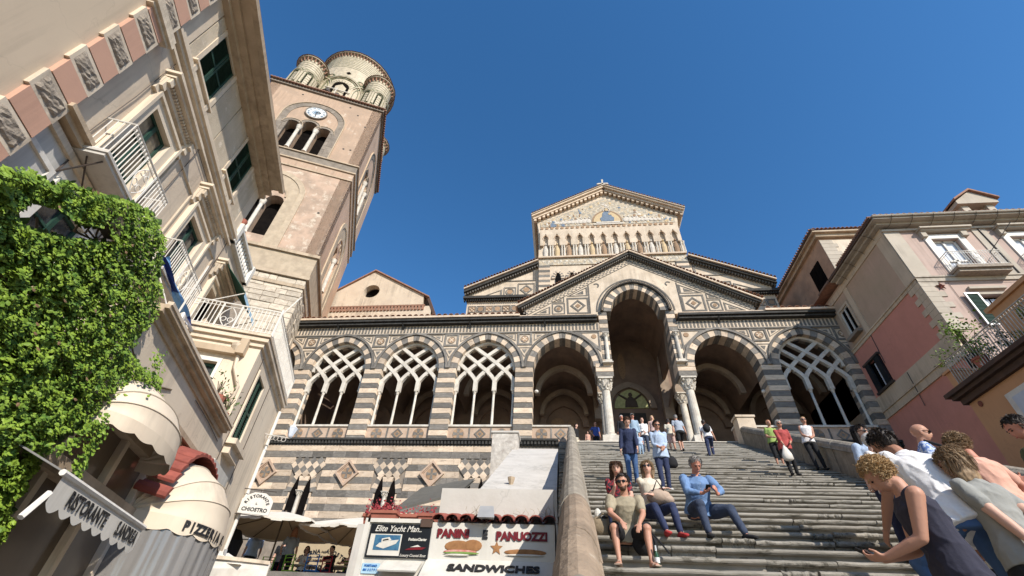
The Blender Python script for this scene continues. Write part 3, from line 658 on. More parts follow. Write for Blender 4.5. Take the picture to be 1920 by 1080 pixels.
for c in LC:
    # twin lancets under a net of lozenges
    for s_ in (-1, 1):
        x = c+s_*.37
        m = MB(); pts = [(x-.21, 6.8), (x+.21, 6.8), (x+.21, 9.0), (x+.12, 9.45), (x, 9.75), (x-.12, 9.45), (x-.21, 9.0)]
        m.prism(pts, YL+.03, YL+.058); m.build('lancet_opening', 'dark_room', cath)  # dark slab on the wall face, painted for the shade inside the lancet
        for q in range(8):
            za = 6.8+q*.30; mt = 'grey' if q % 2 else 'cream'
            xo = c+s_*.66; xi = x+s_*.21
            if q < 7: stone(mt, cath, min(xo, xi), max(xo, xi), YL-.01, YL+.2, za, za+.295)
        for q in range(4):      # pointed head, outer side
            t0, t1 = q/4, (q+1)/4
            def P(t, r): return (c+s_*(.37+.21*(1-t)**1.0+r*cos(t*1.1)), 8.95+.85*t+r*sin(t*1.1)*.6)
            m = MB(); pp = [P(t0, 0), P(t1, 0), P(t1, .30), P(t0, .34)]
            if s_ < 0: pp = pp[::-1]
            m.prism(pp, YL-.015, YL+.2); m.build('stone', 'cream' if q % 2 else 'grey', cath)
        for q in range(3):
            za = 9.0+q*.27; w0 = .16+.05*q
            if s_ > 0: m = MB(); m.prism([(c-w0, za), (c+w0, za), (c+w0+.05, za+.26), (c-w0-.05, za+.26)], YL-.012, YL+.2); m.build('stone', 'grey' if q % 2 else 'cream', cath)
    for (ux, uz) in [(-.66, 10.18), (-.22, 10.18), (.22, 10.18), (.66, 10.18), (-.44, 10.42), (0, 10.42), (.44, 10.42), (-.44, 9.93), (0, 9.93), (.44, 9.93), (-.82, 10.42), (.82, 10.42), (-.66, 10.66), (-.22, 10.66), (.22, 10.66), (.66, 10.66)]:
        m = MB(); h = .225; m.prism([(c+ux+h, uz), (c+ux, uz+h*1.1), (c+ux-h, uz), (c+ux, uz-h*1.1)], YL-.02+R.uniform(-.005, .005), YL+.2)
        m.build('stone', 'grey' if (round(uz*10) in (102, 107)) else 'cream', cath)
    column(c, YL+.0, 6.8, 9.0, .11, cath, base=.2, cap=.3, n=10)
# porch floor, vaults and back wall in shade
m = MB(); m.box(-18.4, 18.0, YF-.06, 33, 11.6, 11.88); m.build('porch_floor', 'paving', cath)
m = MB(); m.box(1.0, 9.7, YF-.10, YF+.02, 11.884, 11.93); m.build('threshold', 'lime', cath)
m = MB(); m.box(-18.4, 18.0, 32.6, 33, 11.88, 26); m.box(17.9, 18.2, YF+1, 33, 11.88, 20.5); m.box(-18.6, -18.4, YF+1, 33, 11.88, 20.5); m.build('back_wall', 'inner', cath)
def vault(a, b_, y0, y1, z0, rise):
    m = MB(); n = 12; cxm = (a+b_)/2; hw = (b_-a)/2
    p = [(a+(b_-a)*i/n, z0+rise*sqrt(max(0, 1-((a+(b_-a)*i/n-cxm)/hw)**2))) for i in range(n+1)]
    m.strip([(x, z+.15) for x, z in p], p, y0, y1); return m
for i in range(7):
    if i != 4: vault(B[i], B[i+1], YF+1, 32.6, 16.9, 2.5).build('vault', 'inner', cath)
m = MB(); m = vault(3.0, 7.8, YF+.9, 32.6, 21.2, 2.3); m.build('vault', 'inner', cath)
for x in (2.84, 7.86):
    m = MB(); m.box(x-.12, x+.12, YF+1.0, 32.6, 19.2, 24); m.build('side_wall', 'inner', cath)
for i in range(1, 7):     # transverse pointed arches with pale and dark rings
    for yy, sc_ in ((YF+3.2, .98), (YF+6.4, .9)):
        if i == 4: continue
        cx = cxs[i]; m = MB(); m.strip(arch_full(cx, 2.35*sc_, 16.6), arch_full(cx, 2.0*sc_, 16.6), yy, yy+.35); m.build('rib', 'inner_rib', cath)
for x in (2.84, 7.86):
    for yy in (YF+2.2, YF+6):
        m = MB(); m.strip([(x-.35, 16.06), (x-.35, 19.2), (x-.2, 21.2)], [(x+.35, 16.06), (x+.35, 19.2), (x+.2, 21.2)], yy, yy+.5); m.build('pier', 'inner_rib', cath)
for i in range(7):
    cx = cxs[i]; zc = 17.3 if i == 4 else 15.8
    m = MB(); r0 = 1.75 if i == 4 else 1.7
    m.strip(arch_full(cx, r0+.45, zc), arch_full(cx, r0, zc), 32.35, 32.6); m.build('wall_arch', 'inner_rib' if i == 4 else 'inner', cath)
m = MB(); m.prism(arc(5.36, 1.58, 17.35, -1, 10)+arc(5.36, 1.58, 17.35, 1, 10)[::-1][1:], 32.5, 32.58); lun = m.build('lunette', 'lunette', cath)
m = MB(); m.tube([(5.36, 32.48, 17.4), (5.36, 32.46, 17.9), (5.36, 32.46, 18.25)], [.5, .42, .14], 8, flat=.2); m.ell((5.36, 32.45, 18.42), (.16, .05, .18)); m.tube([(4.5, 32.48, 18.45), (5.2, 32.46, 17.95)], .08, 6); m.tube([(6.2, 32.48, 18.45), (5.5, 32.46, 17.95)], .08, 6)
m.build('mosaic_figure', 'skin_dark_paint', cath)
m = MB(); m.box(4.4, 6.3, 32.4, 32.6, 11.88, 16.9); m.build('bronze_door', 'dark', cath)
for (x, z, w, h) in ((5.0, 21.0, .3, 1.2), (-.2, 16.2, .5, .4), (.9, 16.0, .4, .5)):
    m = MB(); m.ell((x, 32.56, z), (w, .03, h), 8, 6); m.build('fresco_figure', 'rosette', cath)
m = MB(); m.ell((-1.45, YF+.35, 15.25), (.13, .13, .11)); m.build('lamp', 'white_paint', cath); m = MB(); m.ell((12.2, YF+.6, 15.3), (.12, .12, .12)); m.build('lamp', 'white_paint', cath)
m = MB(); m.box(-3.9, -3.2, 32.35, 32.5, 13.0, 14.4); m.build('notice_board', 'rosette', cath)
# ============================================================ upper church front (Y=33)
YU = 33.0
def sU(px, py): p = survey(px, py, 'y', YU); return (p.x, p.z)
UC = 5.5
m = MB(); m.box(-1.75, 12.7, YU+.02, YU+8, 24, 38.1); m.prism([(-1.75, 38.1), (12.7, 38.1), (12.9, 39.4), (UC, 43.9), (-1.95, 39.4)], YU+.02, YU+8); m.build('nave_wall', 'cream_wall', cath)
m = MB(); m.prism([(-1.55, 38.5), (12.5, 38.5), (12.6, 39.2), (UC, 42.9), (-1.6, 39.2)], YU-.02, YU+.02); m.build('mosaic_field', 'mosaic', cath)
# central gold arch with seated figure, flanking groups
m = MB(); m.prism(arch_full(5.55, 1.75, 38.95, 8), YU-.06, YU-.02); m.build('mosaic_arch', 'gold', cath)
m = MB(); m.ring(arch_full(5.55, 1.95, 38.9, 8), arch_full(5.55, 1.78, 38.9, 8), YU-.07, YU-.02); m.build('mosaic_border', 'rosette', cath)
m = MB(); m.prism([(4.95, 39.0), (6.25, 39.0), (6.35, 39.5), (6.1, 39.75), (6.05, 40.3), (5.8, 40.62), (5.4, 40.62), (5.15, 40.3), (5.1, 39.75), (4.85, 39.5)], YU-.10, YU-.06); m.build('mosaic_figure', 'mosaic_blue', cath)
m = MB(); m.ell((5.6, YU-.09, 40.85), (.20, .05, .24)); m.box(5.78, 6.1, YU-.13, YU-.09, 39.95, 40.3); m.build('mosaic_figure', 'gold', cath)
m = MB(); m.ring(circ(5.6, 40.85, .38, 16), circ(5.6, 40.85, .30, 16), YU-.10, YU-.05); m.build('mosaic_halo', 'mosaic_white', cath)
m = MB()
for q in range(120):
    x = R.uniform(-1.2, 12.2); top_ = 38.9+(3.6*(1-abs(x-5.5)/7.1)); z = R.uniform(38.6, max(38.8, top_))
    if abs(x-5.55) < 2.1 and z < 41: continue
    m.mi = q % 4; m.ell((x, YU-.03, z), (R.uniform(.08, .22), .03, R.uniform(.10, .30)), 6, 4)
stuff(m.build('mosaic_detail', ['gold', 'mosaic_white', 'rosette', 'mosaic_blue'], cath))
m = MB(); m.box(4.4, 6.9, YU-.09, YU-.03, 38.75, 38.95); m.box(4.1, 7.2, YU-.09, YU-.03, 38.5, 38.68); m.build('mosaic_dais', 'mosaic_white', cath)
for s_ in (-1, 1):
    m = MB()
    for k_ in range(9):
        u = 2.0+k_*.42; h = .85-.06*k_; x = 5.55+s_*u
        m.ell((x, YU-.05, 38.85+h*.42), (.30, .05, h*.46), 8, 6, Matrix.Rotation(s_*.35, 3, 'Y')); m.ell((x-s_*.12, YU-.06, 38.9+h*.95), (.10, .05, .11), 7, 5)
    stuff(m.build('mosaic_figures', 'mosaic_white', cath))
m = MB()
for k_ in range(26):
    x = -1.4+k_*.54; m.prism(circ(x, 38.28, .17, 8), YU-.05, YU+.0)
m.build('mosaic_frieze', 'rosette', cath)
# raking cornice of the nave with dentils, tiles and cross
EL, ER, AP = (-2.35, 39.75), (13.5, 39.75), (5.55, 44.2)
for (p, q) in ((EL, AP), (AP, ER)):
    p = Vector((p[0], 0, p[1])); q = Vector((q[0], 0, q[1])); d = q-p; L = d.length; d.normalize(); n_ = Vector((-d.z, 0, d.x))
    def sl2(h0, h1, y0, y1, mat, a=-.1, b_=None):
        b_ = L+.05 if b_ is None else b_; m = MB(); P = [p+d*a+n_*h0, p+d*b_+n_*h0, p+d*b_+n_*h1, p+d*a+n_*h1]
        m.add([(P[0].x, y0, P[0].z), (P[1].x, y0, P[1].z), (P[1].x, y1, P[1].z), (P[0].x, y1, P[0].z), (P[3].x, y0, P[3].z), (P[2].x, y0, P[2].z), (P[2].x, y1, P[2].z), (P[3].x, y1, P[3].z)],
              [(0, 3, 2, 1), (4, 5, 6, 7), (0, 1, 5, 4), (1, 2, 6, 5), (2, 3, 7, 6), (3, 0, 4, 7)]); m.build('raking_cornice', mat, cath)
    sl2(-.30, -.05, YU-.45, YU+8, 'cream'); sl2(-.04, .16, YU-.68, YU+8, 'cream'); sl2(.165, .24, YU-.82, YU+8, 'trim')
    m = MB(); k_ = int(L/.52)
    for i in range(k_): P = p+d*((i+.5)*L/k_); m.box(P.x-.13, P.x+.13, YU-.36, YU, P.z-.66, P.z-.34)
    stuff(m.build('dentil', 'cream', cath))
    a_ = p+n_*.28; b2 = q+n_*.28; tile_row((a_.x, 0, a_.z), (b2.x, 0, b2.z), YU-.85, 8, cath, sp=.30)
crs = MB(); crs.box(5.50, 5.68, YU-.2, YU-.02, 44.3, 46.1); crs.box(5.05, 6.13, YU-.2, YU-.02, 45.32, 45.52)
for (x, z) in ((5.05, 45.42), (6.13, 45.42), (5.59, 46.12)): crs.ell((x, YU-.11, z), (.15, .1, .15), 8, 6)
crs.build('cross', 'lime', cath)
# blind arcade of twelve niches
na = 12; aw = (12.55+1.6)/na
m = MB()
for k_ in range(na):
    c = -1.6+(k_+.5)*aw; hw = .24
    pts = [(c-hw, 35.4), (c-hw, 36.25), (c-hw*.7, 36.75), (c, 37.15), (c+hw*.7, 36.75), (c+hw, 36.25), (c+hw, 35.4)]
    L_, R_ = c-aw/2, c+aw/2
    m.prism([(L_, 35.4), (pts[0][0], 35.4), pts[1], pts[2], pts[3], (c, 37.75), (L_, 37.75)], YU-.30, YU-.02)
    m.prism([(R_, 35.4), (R_, 37.75), (c, 37.75), pts[3], pts[4], pts[5], (pts[6][0], 35.4)], YU-.30, YU-.02)
m.build('arcade_wall', 'cream_wall', cath)
for k_ in range(na):
    c = -1.6+(k_+.5)*aw
    mm = MB(); mm.strip(arch_full(c, .66, 36.3, 5), arch_full(c, .60, 36.3, 5), YU-.33, YU-.30); mm.build('inlay_arch', 'rosette', cath)
    mm = MB(); mm.tube([(c, YU-.05, 33.95), (c, YU-.08, 34.8), (c, YU-.08, 35.5)], [.22, .24, .13], 7, flat=.5); mm.ell((c, YU-.08, 35.75), (.12, .1, .15), 7, 5); mm.build('niche_figure', ['mosaic_white', 'gold', 'rosette'][k_ % 3], cath)
    for u in (-.20, 0, .20):
        if u == 0: continue
        mm = MB(); x = c+aw/2+u*.62; mm.lathe((x, YU-.18, 33.9), [(.10, 0), (.075, .1), (.07, 1.25), (.12, 1.5)], 8); mm.build('small_column', 'lime', cath)
m = MB(); m.box(-1.75, 12.7, YU-.28, YU+.02, 33.70, 33.88); m.build('string_course', 'cream', cath)
m = MB(); m.box(-1.7, 12.65, YU-.08, YU+.02, 32.8, 33.70); m.build('frieze', 'mosaic', cath)
m = MB()
for k_ in range(24): x = -1.3+k_*.59; m.ell((x, YU-.08, 33.3), (.12, .03, .12), 7, 4)
stuff(m.build('frieze_medallion', 'lime', cath))
for c in range(20):     # striped corner piers and lancets below
    z = 26.4+c*.32
    for (a, b_) in ((-1.72, -.62), (11.5, 12.66)):
        stone('grey' if c % 2 else 'cream', cath, a, b_, YU-.10, YU+.02, z, z+.31, name='pier_course')
for k_ in range(9):
    c = .15+k_*1.34
    mm = MB(); mm.prism([(c-.27, 29.0), (c+.27, 29.0), (c+.27, 31.0), (c+.15, 31.5), (c, 31.75), (c-.15, 31.5), (c-.27, 31.0)], YU-.06, YU+.02); mm.build('lancet_opening', 'dark_room', cath)  # shallow black panel; the shade of the lancet is in its colour
    for j in range(7):
        t0, t1 = j/7, (j+1)/7
        for s_ in (-1, 1):
            mm = MB(); o = [(c+s_*.62*cos(t*1.5), 31.0+.95*sin(t*1.5)) for t in (t0, t1)]; i_ = [(c+s_*.30*cos(t*1.5), 31.0+.72*sin(t*1.5)) for t in (t0, t1)]
            P = [o[0], o[1], i_[1], i_[0]]; mm.prism(P if s_ > 0 else P[::-1], YU-.12, YU+.02); mm.build('voussoir', 'grey' if j % 2 else 'cream', cath)
    for j in range(8):
        stone('grey' if j % 2 else 'cream', cath, c+.30, c+1.04, YU-.08, YU+.02, 28.4+j*.32, 28.4+j*.32+.31, name='pier_course')
# side wings with lean-to roofs
for s_, xi, xo, zi, zo in ((-1, -1.75, -8.9, 33.3, 29.75), (1, 12.7, 19.75, 33.3, 29.85)):
    P = [(xi, 24), (xo-s_*.35, 24), (xo-s_*.35, zo-.15), (xi, zi-.15)]
    if s_ < 0: P = P[::-1]
    m = MB(); m.prism(P, YU+.3, YU+8); m.build('aisle_wall', 'cream_wall', cath)
    def rake(h0, h1, y0, mat, nm='raking_cornice'):
        m = MB(); Q = [(xi, zi+h0), (xo, zo+h0), (xo, zo+h1), (xi, zi+h1)]
        m.prism(Q if s_ > 0 else Q[::-1], y0, YU+8); m.build(nm, mat, cath)
    rake(-.28, -.02, YU-.25, 'dark'); rake(0, .16, YU-.42, 'cream')
    tile_row((min(xi, xo), 0, (zi if xi < xo else zo)+.2), (max(xi, xo), 0, (zo if xi < xo else zi)+.2), YU-.5, 7, cath, sp=.30)
    m = MB(); n = 30
    for i in range(n):
        x = xi+(xo-xi)*(i+.5)/n; z = zi+(zo-zi)*(i+.5)/n; m.box(x-.07, x+.07, YU-.05, YU+.3, z-.50, z-.28)
    stuff(m.build('dentil', 'grey', cath))
    zb_ = 28.85; a, b_ = sorted((xi, xo)); m = MB(); m.box(a, b_, YU-.15, YU+.3, zb_-.05, zb_+.22); m.build('cornice', 'dark', cath)
    n = 34; m = MB()
    for i in range(n): x = a+(b_-a)*(i+.5)/n; m.box(x-.06, x+.06, YU+.0, YU+.3, zb_-.25, zb_-.06)
    stuff(m.build('dentil', 'dark', cath))
    # triangle field with inlays
    for (u0, u1, hh, kind) in ((.35, 2.0, 1.6, 'l'), (2.15, 3.35, 1.15, 'c'), (3.5, 5.6, .9, 't')):
        m = MB(); X = lambda u: xi+s_*u
        def R2(o, i_, mt=0): m.mat(mt).ring(o if s_ > 0 else o[::-1], i_ if s_ > 0 else i_[::-1], YU+.24, YU+.31)
        za = 29.2
        if kind == 't': o = [(X(u0), za), (X(u1), za), (X(u0), za+hh)]; g = (sum(p[0] for p in o)/3, sum(p[1] for p in o)/3); R2(o, [(p[0]+(g[0]-p[0])*.25, p[1]+(g[1]-p[1])*.25) for p in o])
        else:
            o = [(X(u0), za), (X(u1), za), (X(u1), za+hh), (X(u0), za+hh)]; i_ = [(X(u0+.1), za+.1), (X(u1-.1), za+.1), (X(u1-.1), za+hh-.1), (X(u0+.1), za+hh-.1)]; R2(o, i_)
            c = X((u0+u1)/2); cz = za+hh/2
            if kind == 'l': h = .62; R2([(c+s_*h, cz), (c, cz+h), (c-s_*h, cz), (c, cz-h)], [(c+s_*h*.72, cz), (c, cz+h*.72), (c-s_*h*.72, cz), (c, cz-h*.72)]); m.mat(1).prism(circ(c, cz, .28, 12), YU+.26, YU+.31)
            else: R2([(c+s_*(q[0]-c), q[1]) for q in circ(c, cz, .42, 16)], [(c+s_*(q[0]-c), q[1]) for q in circ(c, cz, .32, 16)]); m.mat(1).prism(circ(c, cz, .26, 12), YU+.26, YU+.31)
        m.build('inlay_panel', ['grey', 'rosette'], cath)
    m = MB(); o = [(X(.3), 31.1), (X(3.6), 31.1), (X(.3), 32.6)]; g = (sum(p[0] for p in o)/3, sum(p[1] for p in o)/3); R2(o, [(p[0]+(g[0]-p[0])*.2, p[1]+(g[1]-p[1])*.2) for p in o]); m.build('inlay_panel', ['grey', 'rosette'], cath)
    # row of square panels under the cornice
    n = 8; a2, b2 = sorted((xi+s_*.2, xo-s_*.5))
    for r_, zc in enumerate((27.75, 26.5)):
        for i in range(n):
            c = a2+(b2-a2)*(i+.5)/n; w = (b2-a2)/n*.46
            m = MB(); m.mat(0).ring(rect(c-w, c+w, zc-w, zc+w), rect(c-w+.07, c+w-.07, zc-w+.07, zc+w-.07), YU+.25, YU+.31)
            if i % 2 == 0:
                for (dx, dz) in ((-.17, -.17), (.17, -.17), (-.17, .17), (.17, .17)): m.mat(1).ring(circ(c+dx, zc+dz, .16, 10), circ(c+dx, zc+dz, .10, 10), YU+.26, YU+.31)
            else: m.mat(1).prism(circ(c, zc, .26, 12), YU+.26, YU+.31); m.mat(0).ring(circ(c, zc, .32, 12), circ(c, zc, .26, 12), YU+.26, YU+.31)
            m.build('inlay_panel', ['grey', 'rosette'], cath)
    for c in range(5):
        z = 24.2+c*.32; a3, b3 = sorted((xi, xo-s_*.35)); m = MB(); m.box(a3, b3, YU+.2, YU+.3, z, z+.14); m.build('stripe_course', 'grey', cath)
# ============================================================ side chapel with round window
ch = thing('chapel', 'plain beige gabled chapel with a round window between the bell tower and the cathedral', 'chapel', (-17.5, YU, 20.5))
m = MB()
AX = -18.55
def chz(x): return 32.9-(x-AX)*.60 if x > AX else 32.9-(AX-x)*.75
cx_, cz_, cr_ = -18.4, 30.25, .82
m.prism([(-24, 20), (-11.9, 20), (-11.9, 28.2), (-24, 28.2)], YU+.15, YU+6)
n = 24
oc = circ(cx_, cz_, cr_, n); sq = []
for p in oc:
    dx, dz = p[0]-cx_, p[1]-cz_; k_ = 1.5/max(abs(dx), abs(dz)); sq.append((cx_+dx*k_, cz_+dz*k_))
m.ring(sq, oc, YU+.15, YU+.8)
x0s, x1s, z0s, z1s = cx_-1.5, cx_+1.5, cz_-1.5, cz_+1.5
m.prism([(-24, 28.2), (-12.9, 28.2), (-12.9, z0s), (-24, z0s)], YU+.15, YU+.8)
m.prism([(-24, z0s), (x0s, z0s), (x0s, chz(x0s)), (-24, chz(-24))], YU+.15, YU+.8)
m.prism([(x1s, z0s), (-12.9, z0s), (-12.9, chz(-12.9)), (x1s, chz(x1s))], YU+.15, YU+.8)
m.prism([(x0s, z1s), (x1s, z1s), (x1s, chz(x1s)), (AX, 32.9), (x0s, chz(x0s))], YU+.15, YU+.8)
m.build('wall', 'plaster', ch)
m = MB(); m.prism(circ(cx_, cz_, .80, 20), YU+.9, YU+1.0); m.build('round_window', 'dark_room', ch)
m = MB()
m.prism([(-24.2, chz(-24.2)+.02), (AX, 32.92), (-12.3, chz(-12.3)+.02), (-12.3, chz(-12.3)+.14), (AX, 33.06), (-24.2, chz(-24.2)+.14)], YU-.05, YU+6); m.build('roof', 'rooftile', ch)
m = MB(); m.prism([(-12.55, chz(-12.55)-.1), (-11.3, 26.3), (-11.1, 26.45), (-12.3, chz(-12.3)+.1)], YU+.1, YU+7); m.build('roof_edge', 'brown_edge', ch)
m = MB(); m.box(-24, -12.6, YU+.02, YU+.3, 28.15, 28.32); m.build('string_course', 'rooftile', ch)
m = MB()
for k_ in range(34): x = -23.9+k_*.335; m.prism([(x, 27.72), (x+.2, 27.72), (x+.2, 28.15), (x, 28.15)], YU+.02, YU+.15)
stuff(m.build('corbel', 'rooftile', ch))
for k_ in range(6):
    x = -23.3+k_*1.56
    m = MB(); m.prism([(x-.30, 26.2), (x+.30, 26.2), (x+.30, 27.0)]+[(x+.30*cos(a), 27.0+.34*sin(a)) for a in [pi*j/8 for j in range(1, 8)]]+[(x-.30, 27.0)], YU+.05, YU+.16); m.build('arched_opening', 'trim_brown', ch)
    m = MB(); m.prism([(x-.12, 26.2), (x+.28, 26.2), (x+.28, 27.0)]+[(x+.05+.20*cos(a), 27.0+.26*sin(a)) for a in [pi*j/8 for j in range(1, 8)]], YU+.02, YU+.06); m.build('opening_infill', 'plaster', ch)  # plaster arch set off-centre over the brown one
# ============================================================ bell tower
TT = radians(22.25)
tc_ = rz(-TT, (-17.64, 22.66, 0)); TX, TY = tc_.x, tc_.y; TW = 10.8
tw = thing('bell_tower', 'tall square bell tower with clock and round green and cream tiled turrets on top', 'bell tower', (TX-5.4, TY+5.4, 3.5), TT)
def arched_wall(m, x0, x1, z0, z1, ops, y0, y1, n=8):
    """wall in xz with arched openings (x centre, half width, sill, spring, rise)"""
    xs = {x0, x1}
    for (c, h, s, sp, ri) in ops:
        for i in range(n+1): xs.add(round(c-h+2*h*(i/n), 5))
    xs = sorted(xs)
    for a, b_ in zip(xs, xs[1:]):
        if b_-a < 1e-4: continue
        mid = (a+b_)/2; hit = [o for o in ops if abs(mid-o[0]) < o[1]]
        if not hit: m.prism([(a, z0), (b_, z0), (b_, z1), (a, z1)], y0, y1); continue
        o = sorted(hit, key=lambda q: q[2])[0]
        f = lambda x: o[3]+o[4]*sqrt(max(0, 1-((x-o[0])/o[1])**2))
        if o[2] > z0: m.prism([(a, z0), (b_, z0), (b_, o[2]), (a, o[2])], y0, y1)
        m.prism([(a, f(a)), (b_, f(b_)), (b_, z1), (a, z1)], y0, y1)
def xf_side(m):     # turn a front-wall mesh (x along width, y depth) into the right flank
    for i, (x, y, z) in enumerate(m.v): m.v[i] = (TX-(y-TY), TY+(x-(TX-TW)), z)   # placeholder mapping
    return m
def side(m):        # x' = TX - depth ; y' = TY + TW + (x-TX)  (x runs TX-TW..TX -> y TY..TY+TW)
    m.v = [(TX-(y-TY), TY+TW+(x-TX), z) for x, y, z in m.v]; return m
UCN = TX-5.45
# core blocks
m = MB(); m.box(TX-TW+.9, TX-.9, TY+.9, TY+TW-.1, 22, 45.8); m.build('core', 'dark_room', tw)
m = MB(); m.box(TX-TW, TX-.9, TY+TW-.9, TY+TW, 22, 45.8); m.box(TX-TW, TX-TW+.9, TY, TY+TW-.9, 22, 45.8); m.build('rear_wall', 'twr_side_lit', tw)
# rubble base: squared stones of many sizes
m = MB(); m.box(TX-TW+.03, TX-.03, TY+.03, TY+TW, 3.5, 22.3); m.build('base_core', 'rubble_gap', tw)
z = 8.2; cnt = 0
while z < 22.2:
    h = R.uniform(.34, .62); h = min(h, 22.25-z)
    x = TX-6.2 if z > 13 else TX-3.5
    while x < TX:
        w = R.uniform(.5, 1.25); x2 = min(x+w, TX)
        if TX-x2 < .3: x2 = TX
        p = R.uniform(.0, .06); inst('rubble_stone', unit('rubble', .06), tw, ((x+x2)/2+.002, TY+.15-p, z+h/2+R.uniform(-.01, .01)), rot=(0, R.uniform(-.012, .012), 0), sc=(x2-x-.025, .3, h-.03)); cnt += 1
        x = x2
    y = TY
    while y < TY+4.2 and z > 16:
        w = R.uniform(.5, 1.1); p = R.uniform(0, .05)
        inst('rubble_stone', unit('rubble', .06), tw, (TX-.15+p, y+w/2, z+h/2), rot=(0, 0, pi/2), sc=(w-.025, .3, h-.03)); y += w
    z += h
# string mouldings, drawn round front and right flank
def band(z0, z1, pr, mat, nm='string_course'):
    m = MB(); m.box(TX-TW-pr, TX+pr, TY-pr, TY+TW+pr, z0, z1); return m.build(nm, mat, tw)
band(21.5, 21.75, .10, 'trim_brown'); band(22.3, 22.55, .18, 'twr_tan'); band(22.55, 24.35, .12, 'twr_tan', 'base_band'); band(24.35, 24.6, .28, 'trim_brown')
# lower belfry stage with two-light window
for fl in (False, True):
    T_ = side if fl else (lambda q: q)
    m = MB(); c = UCN
    arched_wall(m, TX-TW, TX if not fl else TX-.0, 24.6, 33.9, [(c-.78, .72, 25.6, 29.3, .72), (c+.78, .72, 25.6, 29.3, .72)], TY+(.0 if not fl else .0), TY+.9, 6)
    T_(m).build('wall', 'twr_worn' if not fl else 'twr_side_lit', tw)
    def AR(r, zc, n=14): return [(c+r*cos(pi*i/n), zc+r*sin(pi*i/n)) for i in range(n+1)]
    o = [(c+2.62, 24.6)]+AR(2.62, 30.4)+[(c-2.62, 24.6)]; i_ = [(c+2.2, 24.6)]+AR(2.2, 30.4)+[(c-2.2, 24.6)]
    m = MB(); m.strip(o, i_, TY-.10, TY+.1); T_(m).build('arch_moulding', 'twr_tan', tw)
    o = [(c+2.2, 24.6)]+AR(2.2, 30.4)+[(c-2.2, 24.6)]; i_ = [(c+1.42, 24.6), (c+1.42, 30.0)]+AR(1.42, 30.0)[1:-1]+[(c-1.42, 30.0), (c-1.42, 24.6)]
    n_ = min(len(o), len(i_)); m = MB(); m.strip(o[:n_], i_[:n_-1]+[i_[-1]], TY-.04, TY+.1); T_(m).build('arch_face', 'twr_tan', tw)
    m = MB(); m.strip(AR(1.42, 30.0), AR(1.30, 30.0), TY-.09, TY+.1); T_(m).build('arch_moulding', 'trim_brown', tw)
    m = MB(); m.strip([(c+.36*cos(a), 30.75+.36*sin(a)) for a in [2*pi*i/12 for i in range(13)]], [(c+.26*cos(a), 30.75+.26*sin(a)) for a in [2*pi*i/12 for i in range(13)]], TY-.06, TY+.05); T_(m).build('roundel', 'twr_tan', tw)
    m = MB(); m.lathe((c, TY+.05, 25.5), [(.22, 0), (.22, .1), (.16, .2), (.14, 3.2), (.2, 3.35), (.26, 3.75)], 12); T_(m).build('column', 'lime', tw)
band(33.85, 33.98, .10, 'trim_brown'); band(33.98, 34.85, .02, 'twr', 'plain_band'); band(34.85, 35.0, .14, 'trim_brown'); band(35.0, 35.85, .08, 'twr_stone', 'stone_band'); band(35.85, 35.98, .20, 'trim_brown')
# clock stage with three-light window under a round arch
for fl in (False, True):
    T_ = side if fl else (lambda q: q); c = UCN
    m = MB(); arched_wall(m, TX-TW, TX, 35.98, 45.7, [(c-1.42, .64, 36.2, 39.7, .62), (c, .68, 36.2, 40.1, .66), (c+1.42, .64, 36.2, 39.7, .62)], TY, TY+.9, 6)
    T_(m).build('wall', 'twr' if not fl else 'twr_side_lit', tw)
    def AR(r, zc, n=16): return [(c+r*cos(pi*i/n), zc+r*sin(pi*i/n)) for i in range(n+1)]
    # outer stone arch of separate blocks
    pts_o = [(c+2.78, 36.0+j*.9) for j in range(6)]+AR(2.78, 41.2, 16)+[(c-2.78, 40.5-j*.9) for j in range(6)]
    pts_i = [(c+2.22, 36.0+j*.9) for j in range(6)]+AR(2.22, 41.2, 16)+[(c-2.22, 40.5-j*.9) for j in range(6)]
    for j in range(len(pts_o)-1):
        m = MB(); m.strip(pts_o[j:j+2], pts_i[j:j+2], TY-.05+R.uniform(-.01, .01), TY+.1); T_(m).build('stone', 'twr_stone', tw)
    m = MB(); m.strip([(p[0]+(p[0]-c)*.03, p[1]+.03) for p in pts_o], pts_o, TY-.12, TY+.1); T_(m).build('arch_moulding', 'trim_brown', tw)
    # three small arches
    for k_, (dx, hw, zs, ri) in enumerate(((-1.42, .64, 39.7, .62), (0, .68, 40.1, .66), (1.42, .64, 39.7, .62))):
        p = lambda r: [(c+dx+(hw+r)*cos(pi*i/8), zs+(ri+r)*sin(pi*i/8)) for i in range(9)]
        m = MB(); m.strip(p(.24), p(.0), TY-.06, TY+.1); T_(m).build('arch_ring', 'twr_stone', tw)
        m = MB(); m.strip(p(.30), p(.24), TY-.11, TY+.1); T_(m).build('arch_moulding', 'trim_brown', tw)
    for dx in (-.73, .73):
        m = MB(); m.lathe((c+dx, TY-.02, 36.2), [(.22, 0), (.2, .12), (.165, .22), (.15, 2.9), (.19, 3.0), (.26, 3.45)], 12); T_(m).build('column', 'lime', tw)
    for dx in (-2.05, 2.05):
        for j in range(7): m = MB(); m.box(c+dx-.15, c+dx+.15, TY-.03, TY+.1, 36.0+j*.62, 36.0+j*.62+.60); T_(m).build('stone', 'twr_stone', tw)
ck = MB(); cz = 42.3; cx = UCN-.05
m = MB(); m.prism(circ(cx, cz, .93, 28), TY-.14, TY-.02); clk = m.build('clock_face', 'clock', tw)
m = MB(); m.ring(circ(cx, cz, 1.0, 28), circ(cx, cz, .90, 28), TY-.18, TY-.02); m.build('clock_rim', 'twr_stone', tw)
m = MB(); m.ring(circ(cx, cz, .36, 18), circ(cx, cz, .29, 18), TY-.15, TY-.14); m.prism(circ(cx, cz, .22, 14), TY-.15, TY-.14)
